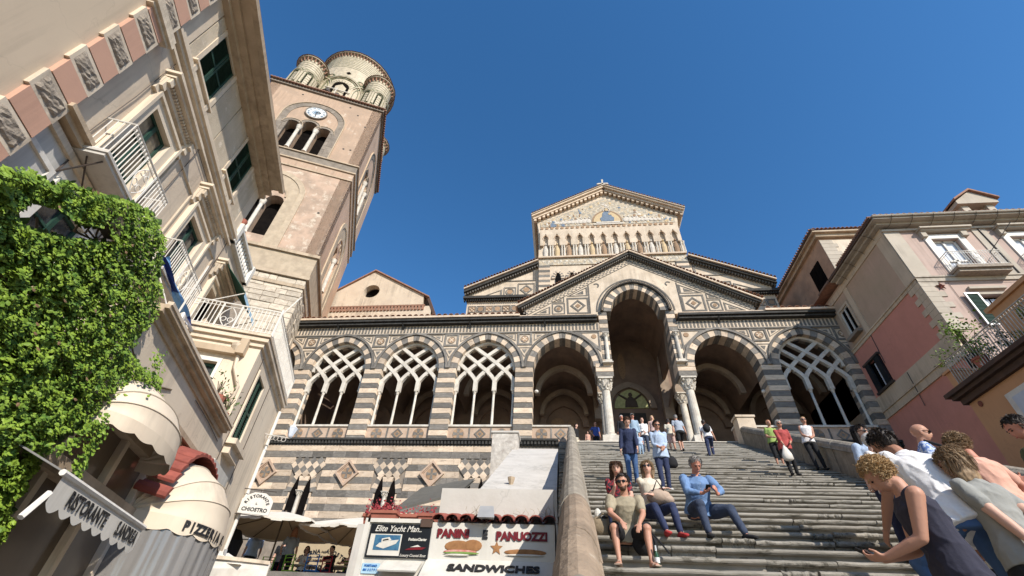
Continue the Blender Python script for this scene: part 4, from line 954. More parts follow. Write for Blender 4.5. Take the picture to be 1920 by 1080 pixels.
for k_ in range(12):
    a = pi/2-k_*pi/6; nm = ['XII', 'I', 'II', 'III', 'IIII', 'V', 'VI', 'VII', 'VIII', 'IX', 'X', 'XI'][k_]
    put_text(m, nm, .24, (cx+.70*cos(a), TY-.15, cz+.70*sin(a)), (cos(a-pi/2), 0, sin(a-pi/2)), (cos(a), 0, sin(a)), bold=.004)
m.build('clock_numerals', 'clock_blue', tw)
m = MB(); m.tube([(cx, TY-.17, cz), (cx+.10, TY-.17, cz-.66)], .035, 5); m.tube([(cx, TY-.17, cz), (cx+.40, TY-.17, cz+.08)], .045, 5); m.build('clock_hand', 'iron', tw)
# putlog holes
m = MB()
for (u, z) in ((-3.0, 45.0), (-7.6, 44.9), (-2.0, 44.0), (-1.8, 38.1), (-1.2, 38.2), (-.9, 42.4), (-1.3, 29.2)):
    m.prism(circ(TX+u, z, .10, 8), TY-.012, TY+.02)
stuff(m.build('putlog_hole', 'dark', tw))
band(45.7, 45.95, .18, 'twr_stone'); 
m = MB(); 
for i in range(38):
    x = TX-TW-.2+i*.295; m.box(x, x+.2, TY-.42, TY-.1, 45.97, 46.1); y = TY-.2+i*.295; m.box(TX+.1, TX+.42, y, y+.2, 45.97, 46.1)
m.box(TX-TW-.3, TX+.3, TY-.3, TY+TW+.3, 46.1, 46.22); stuff(m.build('eave', 'rooftile', tw))
# round lantern and corner turrets
def turret(cx, cy, r, z0, z1, nw, main, parent, wr=.34):
    m = MB(); N = 32 if main else 20
    m.lathe((cx, cy, z0), [(r, 0), (r, z1-z0-.5), (r+.02, z1-z0)], N); m.build('drum', 'maj_cream', parent)
    # glazed course lines
    for q in range(int((z1-z0)/.42) if not main else 8):
        zz = z0+.3+q*.42 if not main else z1-3.3+q*.36
        m = MB(); m.lathe((cx, cy, zz), [(r+.0, 0), (r+.018, .0), (r+.018, .055), (r, .055)], N); m.build('tile_course', 'maj_tile', parent)
    def sp(a, z, rr): return (cx+rr*cos(a), cy+rr*sin(a), z)
    for k_ in range(nw):
        a0 = -pi/2+2*pi*(k_+(.5 if not main else 0.0))/nw-(.0 if main else 0); hw = wr/r
        # opening: near-black sheet on the drum in place of a shaded recess
        m = MB(); zs = z0+(1.2 if not main else 1.3); zt = z0+(3.3 if not main else 4.2); rr = r+.03
        bow = [(a0+hw*cos(t), zt+wr*1.0*sin(t)) for t in [pi*i/8 for i in range(9)]]
        m.add([sp(a, z, rr) for a, z in [(a0+hw, zs)]+bow+[(a0-hw, zs)]], [tuple(range(11))]); m.build('opening', 'dark_room', parent)
        def bandc(pts_o, pts_i, r0, r1, mat, nm):
            m = MB(); n = len(pts_o); V = [sp(a, z, r1) for a, z in pts_o]+[sp(a, z, r1) for a, z in pts_i]+[sp(a, z, r0) for a, z in pts_o]+[sp(a, z, r0) for a, z in pts_i]
            F = []
            for i in range(n-1): F += [(i, n+i, n+i+1, i+1), (i, i+1, 2*n+i+1, 2*n+i), (n+i, 3*n+i, 3*n+i+1, n+i+1)]
            m.add(V, F); return m.build(nm, mat, parent)
        def bw(w, zoff=0, pk=1.0): return [(a0+w/r, zs)]+[(a0+w/r*cos(t), zt+w*pk*sin(t)) for t in [pi*i/10 for i in range(11)]]+[(a0-w/r, zs)]
        bandc(bw(wr*1.45), bw(wr), r, r+.10, 'maj_cream', 'window_surround')
        m = MB()
        for t in range(12):     # radiating tile slips
            aa = pi*t/11; p0 = (a0+wr*1.02/r*cos(aa), zt+wr*1.02*sin(aa)); p1 = (a0+wr*1.42/r*cos(aa), zt+wr*1.42*sin(aa))
            m.tube([sp(*p0, r+.105), sp(*p1, r+.105)], .022, 4)
        stuff(m.build('tile_slip', 'maj_tile', parent))
        W = (pi*r/nw)*(1.35 if main else 1.0)
        for off, mat in ((0, 'maj_cream'), (.13, 'maj_tile'), (-.30, 'maj_tile')):
            w1 = W+off; o = [(a0+w1/r, z0)]+[(a0+w1/r*cos(t), zt-.2+(w1*1.05 if main else w1*1.1)*sin(t)) for t in [pi*i/12 for i in range(13)]]+[(a0-w1/r, z0)]
            i_ = [(a0+(w1-.09)/r, z0)]+[(a0+(w1-.09)/r*cos(t), zt-.2+((w1-.09)*1.05 if main else (w1-.09)*1.1)*sin(t)) for t in [pi*i/12 for i in range(13)]]+[(a0-(w1-.09)/r, z0)]
            bandc(o, i_, r, r+.12-abs(off)*.2, mat, 'interlaced_arch')
        if main:
            m = MB(); a1 = a0+pi/nw; zz = zt+2.15
            bandc([(a1+.42/r*cos(t), zz+.42*sin(t)) for t in [2*pi*i/14 for i in range(15)]], [(a1+.30/r*cos(t), zz+.30*sin(t)) for t in [2*pi*i/14 for i in range(15)]], r, r+.08, 'maj_tile', 'roundel')
            bandc([(a1+.22/r*cos(t), zz+.22*sin(t)) for t in [2*pi*i/10 for i in range(11)]], [(a1+.02/r*cos(t), zz+.02*sin(t)) for t in [2*pi*i/10 for i in range(11)]], r, r+.06, 'trim_brown', 'roundel')
            m = MB(); m.add([sp(a0+.28/r, zt+3.2, r+.04), sp(a0, zt+3.5, r+.04), sp(a0-.28/r, zt+3.2, r+.04), sp(a0, zt+2.9, r+.04)], [(0, 1, 2, 3)]); m.build('opening', 'dark_room', parent)
    nb = int(2*pi*r/.36); m = MB()
    for k_ in range(nb):
        a = 2*pi*k_/nb; m.tube([sp(a, z1-.5, r+.02), sp(a, z1-.02, r+.20)], .085, 4)
    stuff(m.build('corbel', 'rooftile', parent))
    m = MB(); m.lathe((cx, cy, z1), [(r, -.06), (r+.30, -.04), (r+.32, .1), (r+.12, .16)], N); m.build('cornice', 'maj_cream', parent)
    m = MB(); m.lathe((cx, cy, z1+.10), [(r+.42, 0), (r+.36, .12), (r*.6, r*.35), (.1, r*.55)], N); m.build('roof', 'rooftile', parent)
turret(TX-5.4, TY+5.4, 4.25, 46.1, 58.2, 8, True, tw, .85)
for (u, v) in ((-9.1, 1.65), (-1.7, 1.65), (-1.7, 9.1), (-9.1, 9.1)): turret(TX+u, TY+v, 1.42, 46.15, 52.6, 6, False, tw, .40)
m = MB(); m.tube([(TX-5.6, TY+1.0, 46.6), (TX-5.6, TY+1.0, 49.6)], .07, 5); m.tube([(TX-6.8, TY+1.05, 49.3), (TX-4.2, TY+1.05, 49.3)], .07, 5); m.tube([(TX-4.9, TY+1.0, 46.6), (TX-4.9, TY+1.0, 48.0)], .06, 5); m.build('bell_frame', 'lime', tw)
for u, z in ((-6.3, 48.4), (-5.2, 48.0)):
    m = MB(); m.lathe((TX+u, TY+.95, z-.6), [(.50, 0), (.40, .2), (.30, .55), (.26, .8), (.1, 1.0)], 12); m.build('bell', 'iron', tw)
# ============================================================ buildings on the left (frame: x = out of the wall, y = along it)
TL = radians(20.65)
def wallx(m, xf, th, s0, s1, z0, z1, holes=(), sgn=1):
    """wall whose face is the plane x=xf, with rectangular holes (s0,s1,z0,z1)"""
    ss = sorted({s0, s1} | {h[0] for h in holes} | {h[1] for h in holes}); zz = sorted({z0, z1} | {h[2] for h in holes} | {h[3] for h in holes})
    for a, b_ in zip(ss, ss[1:]):
        run = None
        for c, d in zip(zz, zz[1:]):
            ms_, mz = (a+b_)/2, (c+d)/2
            if any(h[0] < ms_ < h[1] and h[2] < mz < h[3] for h in holes):
                if run: m.box(xf-th*sgn if sgn > 0 else xf, xf if sgn > 0 else xf+th, a, b_, *run); run = None
            else: run = (run[0], d) if run else (c, d)
        if run: m.box(xf-th if sgn > 0 else xf, xf if sgn > 0 else xf+th, a, b_, *run)
def frame_x(m, x0, x1, s0, s1, z0, z1, w, bottom=True):
    m.box(x0, x1, s0-w, s0, z0, z1+w); m.box(x0, x1, s1, s1+w, z0, z1+w); m.box(x0, x1, s0, s1, z1, z1+w)
    if bottom: m.box(x0, x1, s0, s1, z0-w, z0)
def casement(xf, s0, s1, z0, z1, parent, mat='green', glass='glass_warm', bars=2):
    m = MB(); frame_x(m, xf-.14, xf-.06, s0+.07, s1-.07, z0+.07, z1-.07, .07); c = (s0+s1)/2; m.box(xf-.13, xf-.05, c-.05, c+.05, z0+.07, z1-.07)
    for k_ in range(1, bars+1): z = z0+(z1-z0)*k_/(bars+1); m.box(xf-.12, xf-.06, s0+.07, c-.05, z-.025, z+.025); m.box(xf-.12, xf-.06, c+.05, s1-.07, z-.025, z+.025)
    f = m.build('window', mat, parent); g = MB(); g.box(xf-.105, xf-.095, s0+.07, s1-.07, z0+.07, z1-.07); g.build('pane', glass, f); return f
def shutters(xf, s0, s1, z0, z1, parent, mat='green'):
    c = (s0+s1)/2
    for a, b_ in ((s0, c-.01), (c+.01, s1)):
        m = MB(); frame_x(m, xf-.06, xf, a+.06, b_-.06, z0+.06, z1-.06, .06); m.box(xf-.055, xf-.005, a+.06, b_-.06, (z0+z1)/2-.035, (z0+z1)/2+.035)
        m.box(xf-.062, xf-.055, a+.04, b_-.04, z0+.04, z1-.04)
        n = int((z1-z0)/.075)
        for k_ in range(n): z = z0+.07+k_*(z1-z0-.14)/n; m.add([(xf-.045, a+.05, z+.05), (xf-.045, b_-.05, z+.05), (xf-.012, b_-.05, z), (xf-.012, a+.05, z), (xf-.05, a+.05, z+.045), (xf-.05, b_-.05, z+.045), (xf-.02, b_-.05, z-.005), (xf-.02, a+.05, z-.005)], [(0, 1, 2, 3), (7, 6, 5, 4), (2, 6, 7, 3)])
        m.build('shutter', mat, parent)
def railing_x(xf, s0, s1, z0, z1, parent, mat='white_paint', panel=True, sides=None, sp=.095, nm='railing', wiggle=True):
    m = MB(); m.tube([(xf, s0, z1), (xf, s1, z1)], .022, 6); m.tube([(xf, s0, z0+.06), (xf, s1, z0+.06)], .015, 5); m.tube([(xf, s0, z1-.12), (xf, s1, z1-.12)], .011, 5)
    c = (s0+s1)/2; n = max(2, int((s1-s0)/sp))
    for k_ in range(n+1):
        s = s0+(s1-s0)*k_/n
        if panel and abs(s-c) < .26: continue
        m.tube([(xf, s, z0+.02), (xf, s, z1)], .011, 5)
    if panel:
        for e in (-.26, .26): m.tube([(xf, c+e, z0), (xf, c+e, z1)], .014, 5)
        zc = (z0+z1)/2; H = (z1-z0)
        for q in (-1, 1):
            m.tube([(xf, c+q*(.02+.20*abs(sin(t))), z0+.10+H*.74*t/pi) for t in [pi*j/12 for j in range(13)]], .012, 5)
            m.tube([(xf, c+q*(.10+.085*cos(t)), zc-.17+.085*sin(t)) for t in [2*pi*j/10*.85 for j in range(11)]], .011, 5)
            m.tube([(xf, c+q*(.09+.07*cos(t)), zc+.15+.07*sin(t)) for t in [2*pi*j/10*.85 for j in range(11)]], .011, 5)
    if wiggle:
        for k_ in range(n):
            s = s0+(s1-s0)*(k_+.5)/n
            m.tube([(xf, s+.03*cos(t), z1-.06+.03*sin(t)) for t in [2*pi*j/7 for j in range(8)]], .006, 4)
    if sides:
        for s in sides[1]:
            m.tube([(xf, s, z1), (sides[0], s, z1)], .022, 6); m.tube([(xf, s, z0+.06), (sides[0], s, z0+.06)], .015, 5)
            nn = max(2, int(abs(sides[0]-xf)/sp))
            for k_ in range(1, nn): x = xf+(sides[0]-xf)*k_/nn; m.tube([(x, s, z0+.02), (x, s, z1)], .010, 5)
    return m.build(nm, mat, parent)
ab = thing('apartment_building', 'tall beige stucco apartment building with white iron balconies and a deep brown eave', 'building', (-9, 9.8, 0), TL)
X2 = -7.0
W1, W2 = (7.4, 8.45, 8.95, 11.25), (10.75, 11.85, 8.95, 11.25)
SH = [(7.22, 8.42, 13.22, 15.10), (10.70, 11.80, 13.22, 15.10)]
D3 = (13.7, 14.9, 8.8, 10.95)
m = MB(); wallx(m, X2, .35, 6.13, 13.2, 8.6, 15.3, [W1, W2]+SH)
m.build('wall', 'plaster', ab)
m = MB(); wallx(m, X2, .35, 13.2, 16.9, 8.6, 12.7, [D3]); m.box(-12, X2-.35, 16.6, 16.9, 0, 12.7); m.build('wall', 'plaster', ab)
m = MB(); m.box(-12, X2-.35, 6.2, 13.2, 0, 15.2); m.box(-12, X2-.35, 13.2, 16.6, 0, 12.6); m.build('core', 'dark_room', ab)
m = MB(); m.box(-12, X2, 13.2, 13.22, 12.6, 15.3); m.build('end_wall', 'plaster', ab)
m = MB(); wallx(m, X2, .35, 6.13, 16.9, 0, 8.6, [(7.3, 8.4, 6.05, 8.05)]); m.build('wall', 'grey_plaster', ab)
# rough ashlar fields and smooth strips of the upper wall
m = MB()
for (a, b_, c, d) in ((6.75, 7.15, 13.15, 15.25), (8.6, 9.45, 13.15, 15.25), (9.5, 10.55, 13.15, 15.25), (11.95, 12.75, 13.15, 15.25), (7.2, 8.55, 15.0, 15.25)): m = MB(); m.box(X2-.01, X2+.035, a, b_, c, d); m.build('ashlar_field', 'plaster_ashlar', ab)
m = MB()
for a, b_ in ((6.2, 6.7), (12.75, 13.2)): m = MB(); m.box(X2-.01, X2+.045, a, b_, 13.1, 15.28); m.build('pilaster', 'trim', ab)
m = MB(); frame_x(m, X2, X2+.05, 9.0, 10.2, 9.3, 11.5, .05); frame_x(m, X2, X2+.05, 12.3, 12.9, 9.3, 11.5, .05); m.build('panel_moulding', 'trim', ab)
for (s0, s1, z0, z1) in SH:
    m = MB(); frame_x(m, X2, X2+.06, s0, s1, z0, z1, .13, False); m.build('window_surround', 'trim', ab)
    shutters(X2+.0, s0+.02, s1-.02, z0, z1, ab)
    m = MB(); m.box(X2, X2+.16, s0-.16, s1+.16, z0-.07, z0); m.box(X2, X2+.07, s0-.10, s1+.10, z0-.30, z0-.07); m.build('sill', 'trim', ab)
    for s in (s0-.05, s1-.12): m = MB(); m.box(X2, X2+.13, s, s+.13, z0-.34, z0-.07); m.build('bracket', 'trim', ab)
m = MB(); m.box(X2, X2+.12, 6.15, 13.25, 12.66, 12.76); m.box(X2, X2+.18, 6.15, 13.25, 12.76, 12.86); m.box(X2, X2+.12, 6.15, 13.25, 12.90, 13.02); m.build('string_course', 'trim', ab)
m = MB(); m.box(X2, X2+.09, 6.15, 13.25, 12.44, 12.52); m.box(X2, X2+.07, 6.15, 16.9, 8.58, 8.72); m.build('string_course', 'trim', ab)
for (s0, s1, z0, z1) in (W1, W2, D3):
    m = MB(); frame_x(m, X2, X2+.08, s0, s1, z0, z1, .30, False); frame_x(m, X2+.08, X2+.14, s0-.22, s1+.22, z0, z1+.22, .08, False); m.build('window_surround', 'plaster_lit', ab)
    h0 = z1+.62
    m = MB(); m.box(X2, X2+.34, s0-.52, s1+.55, h0+.18, h0+.27); m.box(X2, X2+.26, s0-.46, s1+.49, h0+.08, h0+.18); m.box(X2, X2+.10, s0-.40, s1+.43, h0-.12, h0+.08); m.build('window_hood', 'trim', ab)
    m = MB()
    for k_ in range(int((s1-s0+.9)/.085)): s = s0-.43+k_*.085; m.box(X2+.10, X2+.17, s, s+.045, h0-.01, h0+.075)
    stuff(m.build('dentil', 'trim', ab))
    for s in (s0-.46, s1+.28): m = MB(); m.box(X2, X2+.08, s, s+.2, h0-.45, h0+.06); m.box(X2+.08, X2+.15, s+.02, s+.18, h0-.30, h0+.06); m.box(X2+.15, X2+.22, s+.03, s+.17, h0-.12, h0+.07); m.build('console', 'trim', ab)
casement(X2, *W1, ab); casement(X2, *W2, ab, glass='glass')
m = MB(); m.box(X2-.30, X2-.24, D3[0], D3[1], D3[2], D3[3]); m.build('doorway', 'dark_room', ab)
casement(X2, 7.3, 8.4, 6.05, 8.05, ab, glass='glass', bars=3)
m = MB(); frame_x(m, X2, X2+.06, 7.3, 8.4, 6.05, 8.05, .18); frame_x(m, X2, X2+.05, 5.6, 6.9, 5, 8.1, .10); m.build('panel_moulding', 'white_paint', ab)
# deep eave with stepped brown soffit
m = MB(); m.box(X2-.2, X2+.22, 6.15, 13.3, 15.08, 15.22); m.box(X2-.2, X2+.42, 6.15, 13.2, 15.22, 15.32); m.box(X2-.2, X2+.80, 6.0, 12.95, 15.32, 15.40); m.build('soffit', 'trim_brown', ab)
m = MB(); m.box(X2+.70, X2+.86, 6.0, 13.0, 15.28, 15.46); m.build('gutter', 'trim_brown', ab)
m = MB(); m.hexa([(X2+.84, 5.9, 15.47), (X2+.84, 13.0, 15.47), (-12, 13.0, 17), (-12, 5.9, 17), (X2+.84, 5.9, 15.52), (X2+.84, 13.0, 15.52), (-12, 13.0, 17.1), (-12, 5.9, 17.1)]); m.build('roof', 'rooftile', ab)
# balconies of the second floor
def balcony(s0, s1, zf, label, zr=.98):
    o = MB(); o.box(X2, X2+.56, s0, s1, zf-.10, zf); o.box(X2, X2+.60, s0-.03, s1+.03, zf-.03, zf+.03); o.build('balcony_floor', 'white_wall', ab)
    m = MB()
    for s in (s0+.15, s1-.15): m.tube([(X2, s, zf-.65), (X2+.50, s, zf-.12)], .018, 5); m.tube([(X2+.02, s, zf-.12), (X2+.02, s, zf-.65)], .016, 5)
    m.tube([(X2+.25, s0+.1, zf-.12), (X2+.02, (s0+s1)/2, zf-.6), (X2+.25, s1-.1, zf-.12)], .016, 5); m.build('balcony_bracket', 'iron', ab)
    railing_x(X2+.56, s0, s1, zf, zf+zr, ab, sides=(X2+.02, (s0, s1)))
balcony(6.85, 8.95, 8.86, ''); balcony(10.25, 12.35, 8.86, '')
# small balustrade standing on the lower roof
for k_ in range(11):
    s = 13.35+k_*.20; m = MB(); m.lathe((X2+.02, s, 12.72), [(.05, 0), (.05, .06), (.03, .12), (.075, .30), (.03, .50), (.05, .55), (.05, .62)], 8); m.build('baluster', 'white_paint', ab)
m = MB(); m.box(X2-.10, X2+.14, 13.2, 15.7, 12.66, 12.72); m.box(X2-.10, X2+.14, 13.2, 15.7, 13.34, 13.44); m.box(X2-.13, X2+.17, 13.15, 13.35, 12.66, 13.5); m.box(X2-.13, X2+.17, 15.5, 15.7, 12.66, 13.5); m.build('balustrade_rail', 'white_paint', ab)
o = MB(); o.lathe((X2+.02, 13.25, 13.5), [(.09, 0), (.13, .1), (.15, .22), (.11, .25)], 10); tag(o.build('flowerpot', 'terracotta', th=TL, base=(X2+.02, 13.25, 13.5)), 'small terracotta pot on the end post of the white balustrade', 'flowerpot')
# green drop-arm awning over the terrace door
gaw = thing('awning', 'dark green canvas awning with pale edge over the terrace door beside the tower', 'awning', (X2, 14.3, 9), TL)
m = MB(); Pg = [(X2+.10, 13.35, 11.95), (X2+.10, 15.1, 11.95), (X2+1.25, 15.1, 10.75), (X2+1.25, 13.35, 10.75)]; m.add(Pg+[(a, b_, c-.02) for a, b_, c in Pg], [(0, 1, 2, 3), (7, 6, 5, 4), (0, 3, 7, 4), (3, 2, 6, 7), (2, 1, 5, 6)]); m.build('canvas', 'green_cloth', gaw)
m = MB(); m.add([(X2+1.25, 13.35, 10.75), (X2+1.25, 15.1, 10.75), (X2+1.27, 15.1, 10.58), (X2+1.27, 13.35, 10.58)], [(0, 1, 2, 3)]); m.build('valance', 'sign_blue', gaw)
for s in (13.4, 15.05): m = MB(); m.tube([(X2+.02, s, 10.0), (X2+1.23, s, 10.74)], .02, 5); m.build('arm', 'white_paint', gaw)
# ---------------- neighbouring building with pink and rough-stone quoins (nearest, top left)
qb = thing('corner_building', 'smooth beige building with alternating pink and rough grey quoin blocks at top left', 'building', (-8, 4, 0), TL)
m = MB(); m.box(-12, -6.88, -6, 5.98, 0, 24); m.build('wall', 'smooth_beige', qb)
for k_ in range(33):
    z = 7.98+(k_-3)*.475
    if z < 7.0: continue
    if k_ % 2 == 1:
        m = MB(); m.box(-6.95, -6.79, 5.40, 6.09, z+.012, z+.463); m.build('quoin_block', 'salmon', qb)
    else:
        m = MB(); m.box(-6.95, -6.80, 5.35, 6.12, z, z+.472); q = m.build('quoin_block', 'trim', qb)
        m = MB(); n1, n2 = 9, 7
        for i in range(n1+1):
            for j in range(n2+1):
                e = i in (0, n1) or j in (0, n2); m.v.append((-6.80+(0 if e else .028+R.uniform(-.014, .014)), 5.42+.63*i/n1, z+.07+.335*j/n2))
        for i in range(n1):
            for j in range(n2): a = i*(n2+1)+j; m.f.append((a, a+n2+1, a+n2+2, a+1)); m.m.append(0)
        m.build('rough_face', 'rough_stone', q)
m = MB(); m.box(-6.95, -6.72, 5.30, 6.13, 7.0, 7.02); m.box(-6.9, -6.69, 5.25, 6.30, 12.02, 12.12); m.box(-6.9, -6.75, 5.30, 6.25, 11.94, 12.02); m.box(-6.9, -6.70, 5.30, 6.25, 12.14, 12.26); m.build('string_course', 'trim', qb)
m = MB(); m.box(X2, X2+.28, 6.0, 6.85, 8.92, 9.02); m.box(X2, X2+.17, 6.0, 6.85, 8.80, 8.92); m.build('string_course', 'trim_brown', ab)
# ---------------- low front building carrying the terraces
X1 = -4.24
lb = thing('restaurant_building', 'low cream front building with terrace railing, green shutters and brown stone cornices', 'building', (-5.5, 12, 0), TL)
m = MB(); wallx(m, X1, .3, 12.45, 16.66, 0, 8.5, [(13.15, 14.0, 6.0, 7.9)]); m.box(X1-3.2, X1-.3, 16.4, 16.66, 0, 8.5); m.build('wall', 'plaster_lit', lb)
m = MB(); m.box(X1-3.0, X1-.3, 12.75, 16.4, 0, 8.4); m.build('core', 'dark_room', lb)
shutters(X1-.0, 13.16, 13.99, 6.0, 7.9, lb); m = MB(); frame_x(m, X1, X1+.05, 13.15, 14.0, 6.0, 7.9, .10, False); m.build('window_surround', 'trim', lb)
m = MB(); m.box(X1, X1+.26, 12.95, 14.2, 5.84, 5.98); m.box(X1, X1+.16, 13.05, 14.1, 5.62, 5.84); m.build('sill', 'trim', lb)
m = MB(); m.box(X1, X1+.05, 12.7, 14.3, 4.4, 5.35); m.build('panel', 'grey_plaster', lb)
# wall facing the camera, with window, hood and terrace slab
m = MB()
for (a, b_, c, d) in ((X1-3.2, -6.05, 5.9, 8.5), (-6.05, -5.1, 7.72, 8.5), (-6.05, -5.1, 5.9, 6.3), (-5.1, X1-.3, 5.9, 8.5)): m.box(a, b_, 12.45, 12.75, c, d)
m.build('wall', 'plaster_lit', lb)
m = MB(); m.box(-6.0, -5.95, 12.55, 12.65, 6.3, 7.7); m.box(-5.2, -5.12, 12.55, 12.65, 6.3, 7.7); m.box(-6.0, -5.1, 12.55, 12.65, 7.62, 7.7); m.box(-5.60, -5.54, 12.55, 12.63, 6.3, 7.62); wf = m.build('window', 'green', lb)
m = MB(); m.box(-6.0, -5.12, 12.60, 12.62, 6.3, 7.65); m.build('pane', 'glass', wf)
m = MB(); m.box(-6.12, -5.02, 12.40, 12.45, 7.72, 7.84); m.box(-5.1, -5.02, 12.40, 12.45, 6.3, 7.72); m.build('window_surround', 'white_paint', lb)
m = MB(); m.box(-7.2, -4.75, 12.28, 12.45, 7.98, 8.16); m.box(-4.75, -4.55, 12.22, 12.45, 8.0, 8.45); m.build('ledge', 'trim_brown', lb)
m = MB(); m.box(X1-3.1, X1+.17, 12.24, 16.8, 8.64, 8.72); m.box(X1-3.1, X1+.14, 12.30, 16.75, 8.50, 8.62); m.box(X1-3.1, X1+.06, 12.38, 16.7, 8.36, 8.50); m.build('cornice', 'trim', lb)
m = MB(); m.tube([(-4.78, 12.40, 8.4), (-4.62, 12.38, 7.6), (-4.34, 12.38, 7.1), (-4.33, 12.38, 0)], .05, 7); m.build('downpipe', 'trim', lb)
m = MB(); m.lathe((-4.80, 12.36, 8.02), [(.05, 0), (.16, .18), (.18, .26)], 8); m.build('hopper', 'trim', lb)
m = MB(); m.tube([(X1+.07, 16.6, 8.3), (X1+.07, 16.6, 0)], .055, 7); m.build('downpipe', 'white_paint', lb)
# near, lower part
m = MB(); wallx(m, X1, .3, 9.9, 12.45, 3.3, 5.8); wallx(m, X1, .3, 7.2, 9.9, 4.45, 5.8); m.box(X1-3, X1, 7.1, 7.2, 4.3, 5.8); m.build('wall', 'plaster_lit', lb)
m = MB(); m.box(X1-3.1, X1+.20, 7.2, 12.42, 5.95, 6.02); m.box(X1-3.1, X1+.13, 7.2, 12.42, 5.88, 5.95); m.box(X1-.1, X1+.04, 7.2, 12.42, 5.76, 5.88); m.build('cornice', 'trim_brown', lb)
m = MB(); m.box(X1+.13, X1+.22, 7.2, 12.42, 6.02, 6.08); m.build('cornice', 'trim', lb)
m = MB(); m.box(X1-.1, X1+.12, 8.8, 12.3, 4.94, 5.04); m.build('beam', 'trim_brown', lb)
for a, b_, z0_, z1_ in ((2.0, 10.0, 4.22, 4.45), (2.0, 10.0, 3.30, 3.52)): m = MB(); m.box(X1-.1, X1+.16, a, b_, z0_, z1_); m.build('beam', 'trim_brown', lb)
for s in (3.2, 5.2, 7.2, 8.6, 9.75): m = MB(); m.box(X1-.06, X1+.08, s-.06, s+.06, 0, 4.3); m.build('post', 'trim', lb)
for a, b_ in ((2.0, 5.2), (5.2, 7.2), (7.2, 8.6), (8.6, 9.75)):
    m = MB(); m.box(X1-.03, X1-.02, a, b_, 0, 3.3); m.build('plastic_panel', 'plastic_brown', lb); m = MB(); m.box(X1-.03, X1-.02, a, b_, 3.52, 4.22); m.build('plastic_panel', 'plastic_brown', lb)
m = MB(); m.box(X1-2.5, X1-2.4, 2, 12.4, 0, 4.2); m.box(X1-3, X1-.1, 1.9, 12.4, -.05, .05); m.build('inner_wall', 'inner', lb)
m = MB(); wallx(m, X1, .3, 9.9, 12.45, 0, 3.3, [(10.3, 12.0, 0, 3.1)]); m.build('wall', 'plaster_lit', lb)
# terrace railings
ra = thing('terrace_railing', 'white iron railing with scroll panel round the high terrace beside the tower', 'railing', (X1-1, 12.5, 8.72), TL)
def rail_y(yf, x0, x1, z0, z1, parent, mat='white_paint'):
    m = MB(); m.tube([(x0, yf, z1), (x1, yf, z1)], .024, 6); m.tube([(x0, yf, z0+.06), (x1, yf, z0+.06)], .016, 5); m.tube([(x0, yf, z1-.11), (x1, yf, z1-.11)], .012, 5)
    n = int((x1-x0)/.105); c = (x0+x1)/2
    for k_ in range(n+1):
        x = x0+(x1-x0)*k_/n
        if abs(x-c) < .24: continue
        m.tube([(x, yf, z0), (x, yf, z1)], .013, 5)
    for q in (-1, 1):
        m.tube([(c+q*.24, yf, z0), (c+q*.24, yf, z1)], .016, 5); m.tube([(c+q*(.02+.18*abs(sin(t))), yf, z0+.08+(z1-z0)*.74*t/pi) for t in [pi*j/12 for j in range(13)]], .014, 5)
        m.tube([(c+q*(.09+.07*cos(t)), yf, (z0+z1)/2-.12+.07*sin(t)) for t in [2*pi*j/10 for j in range(11)]], .012, 5)
    return m.build('rail_panel', mat, parent)
rail_y(12.36, -6.75, -4.10, 8.75, 9.58, ra); railing_x(-4.10, 12.36, 16.6, 8.75, 9.58, ra, panel=False, nm='rail_panel', sp=.09)
m = MB(); m.tube([(-4.10, 12.36, 8.72), (-4.10, 12.36, 9.7)], .035, 6); m.build('post', 'white_paint', ra)
m = MB(); m.tube([(-4.12, 12.4, 9.5), (-3.85, 12.6, 10.45)], .018, 5); tag(m.build('pole', 'white_paint', th=TL, base=(-4.2, 12.6, 9.5)), 'slanting white pole rising from the corner of the terrace railing', 'pole')
# flag hanging from the balcony
fl = thing('flag', 'blue and white flag hanging limp from the balcony beside the ivy', 'flag', (X2+.7, 11.2, 8.9), TL)
fa, fb = survey(305, 480, 'x', X2+.75, TL), survey(362, 632, 'x', X2+.9, TL)
m = MB(); m.tube([(X2+.5, fa.y-.05, fa.z+.1), (X2+1.3, fa.y+.7, fa.z-1.2)], .018, 6); m.build('flagpole', 'white_paint', fl)
cols = ['flag_blue', 'flag_sky', 'flag_blue', 'flag_white']
n = 18; m = MB()
for j in range(n):
    for i in range(5):
        t = j/(n-1); w = .34*(1-.45*t)+.08; u = i/4-.5
        p = fa.lerp(fb, t); m.v.append((p.x+.06*sin(i*2.2+j*.5)+.05*u, p.y+u*w*.6, p.z+u*w*.55*(1-.4*t)+.03*sin(i*1.7)))
for j in range(n-1):
    for i in range(4): m.f.append((j*5+i, j*5+i+1, j*5+i+6, j*5+i+5)); m.m.append(0 if j < 7 and i < 3 else 1 if (j < 12) else 3 if i < 3 else 0)
m.build('cloth', cols, fl)
o = MB(); c = survey(320, 625, 'x', X1-.6, TL); o.lathe((c.x-.1, c.y, 6.1), [(.02, 0), (.02, 2.3)], 5); p = survey(322, 622, 'x', X1-.3, TL)
o.ell((p.x, p.y, p.z), (.10, .42, .42), 14, 9, Matrix.Rotation(.5, 3, 'Z')); tag(o.build('satellite_dish', 'white_paint', th=TL, base=(c.x-.1, c.y, 6.1)), 'round white satellite dish on a short mast behind the brown cornice', 'dish')
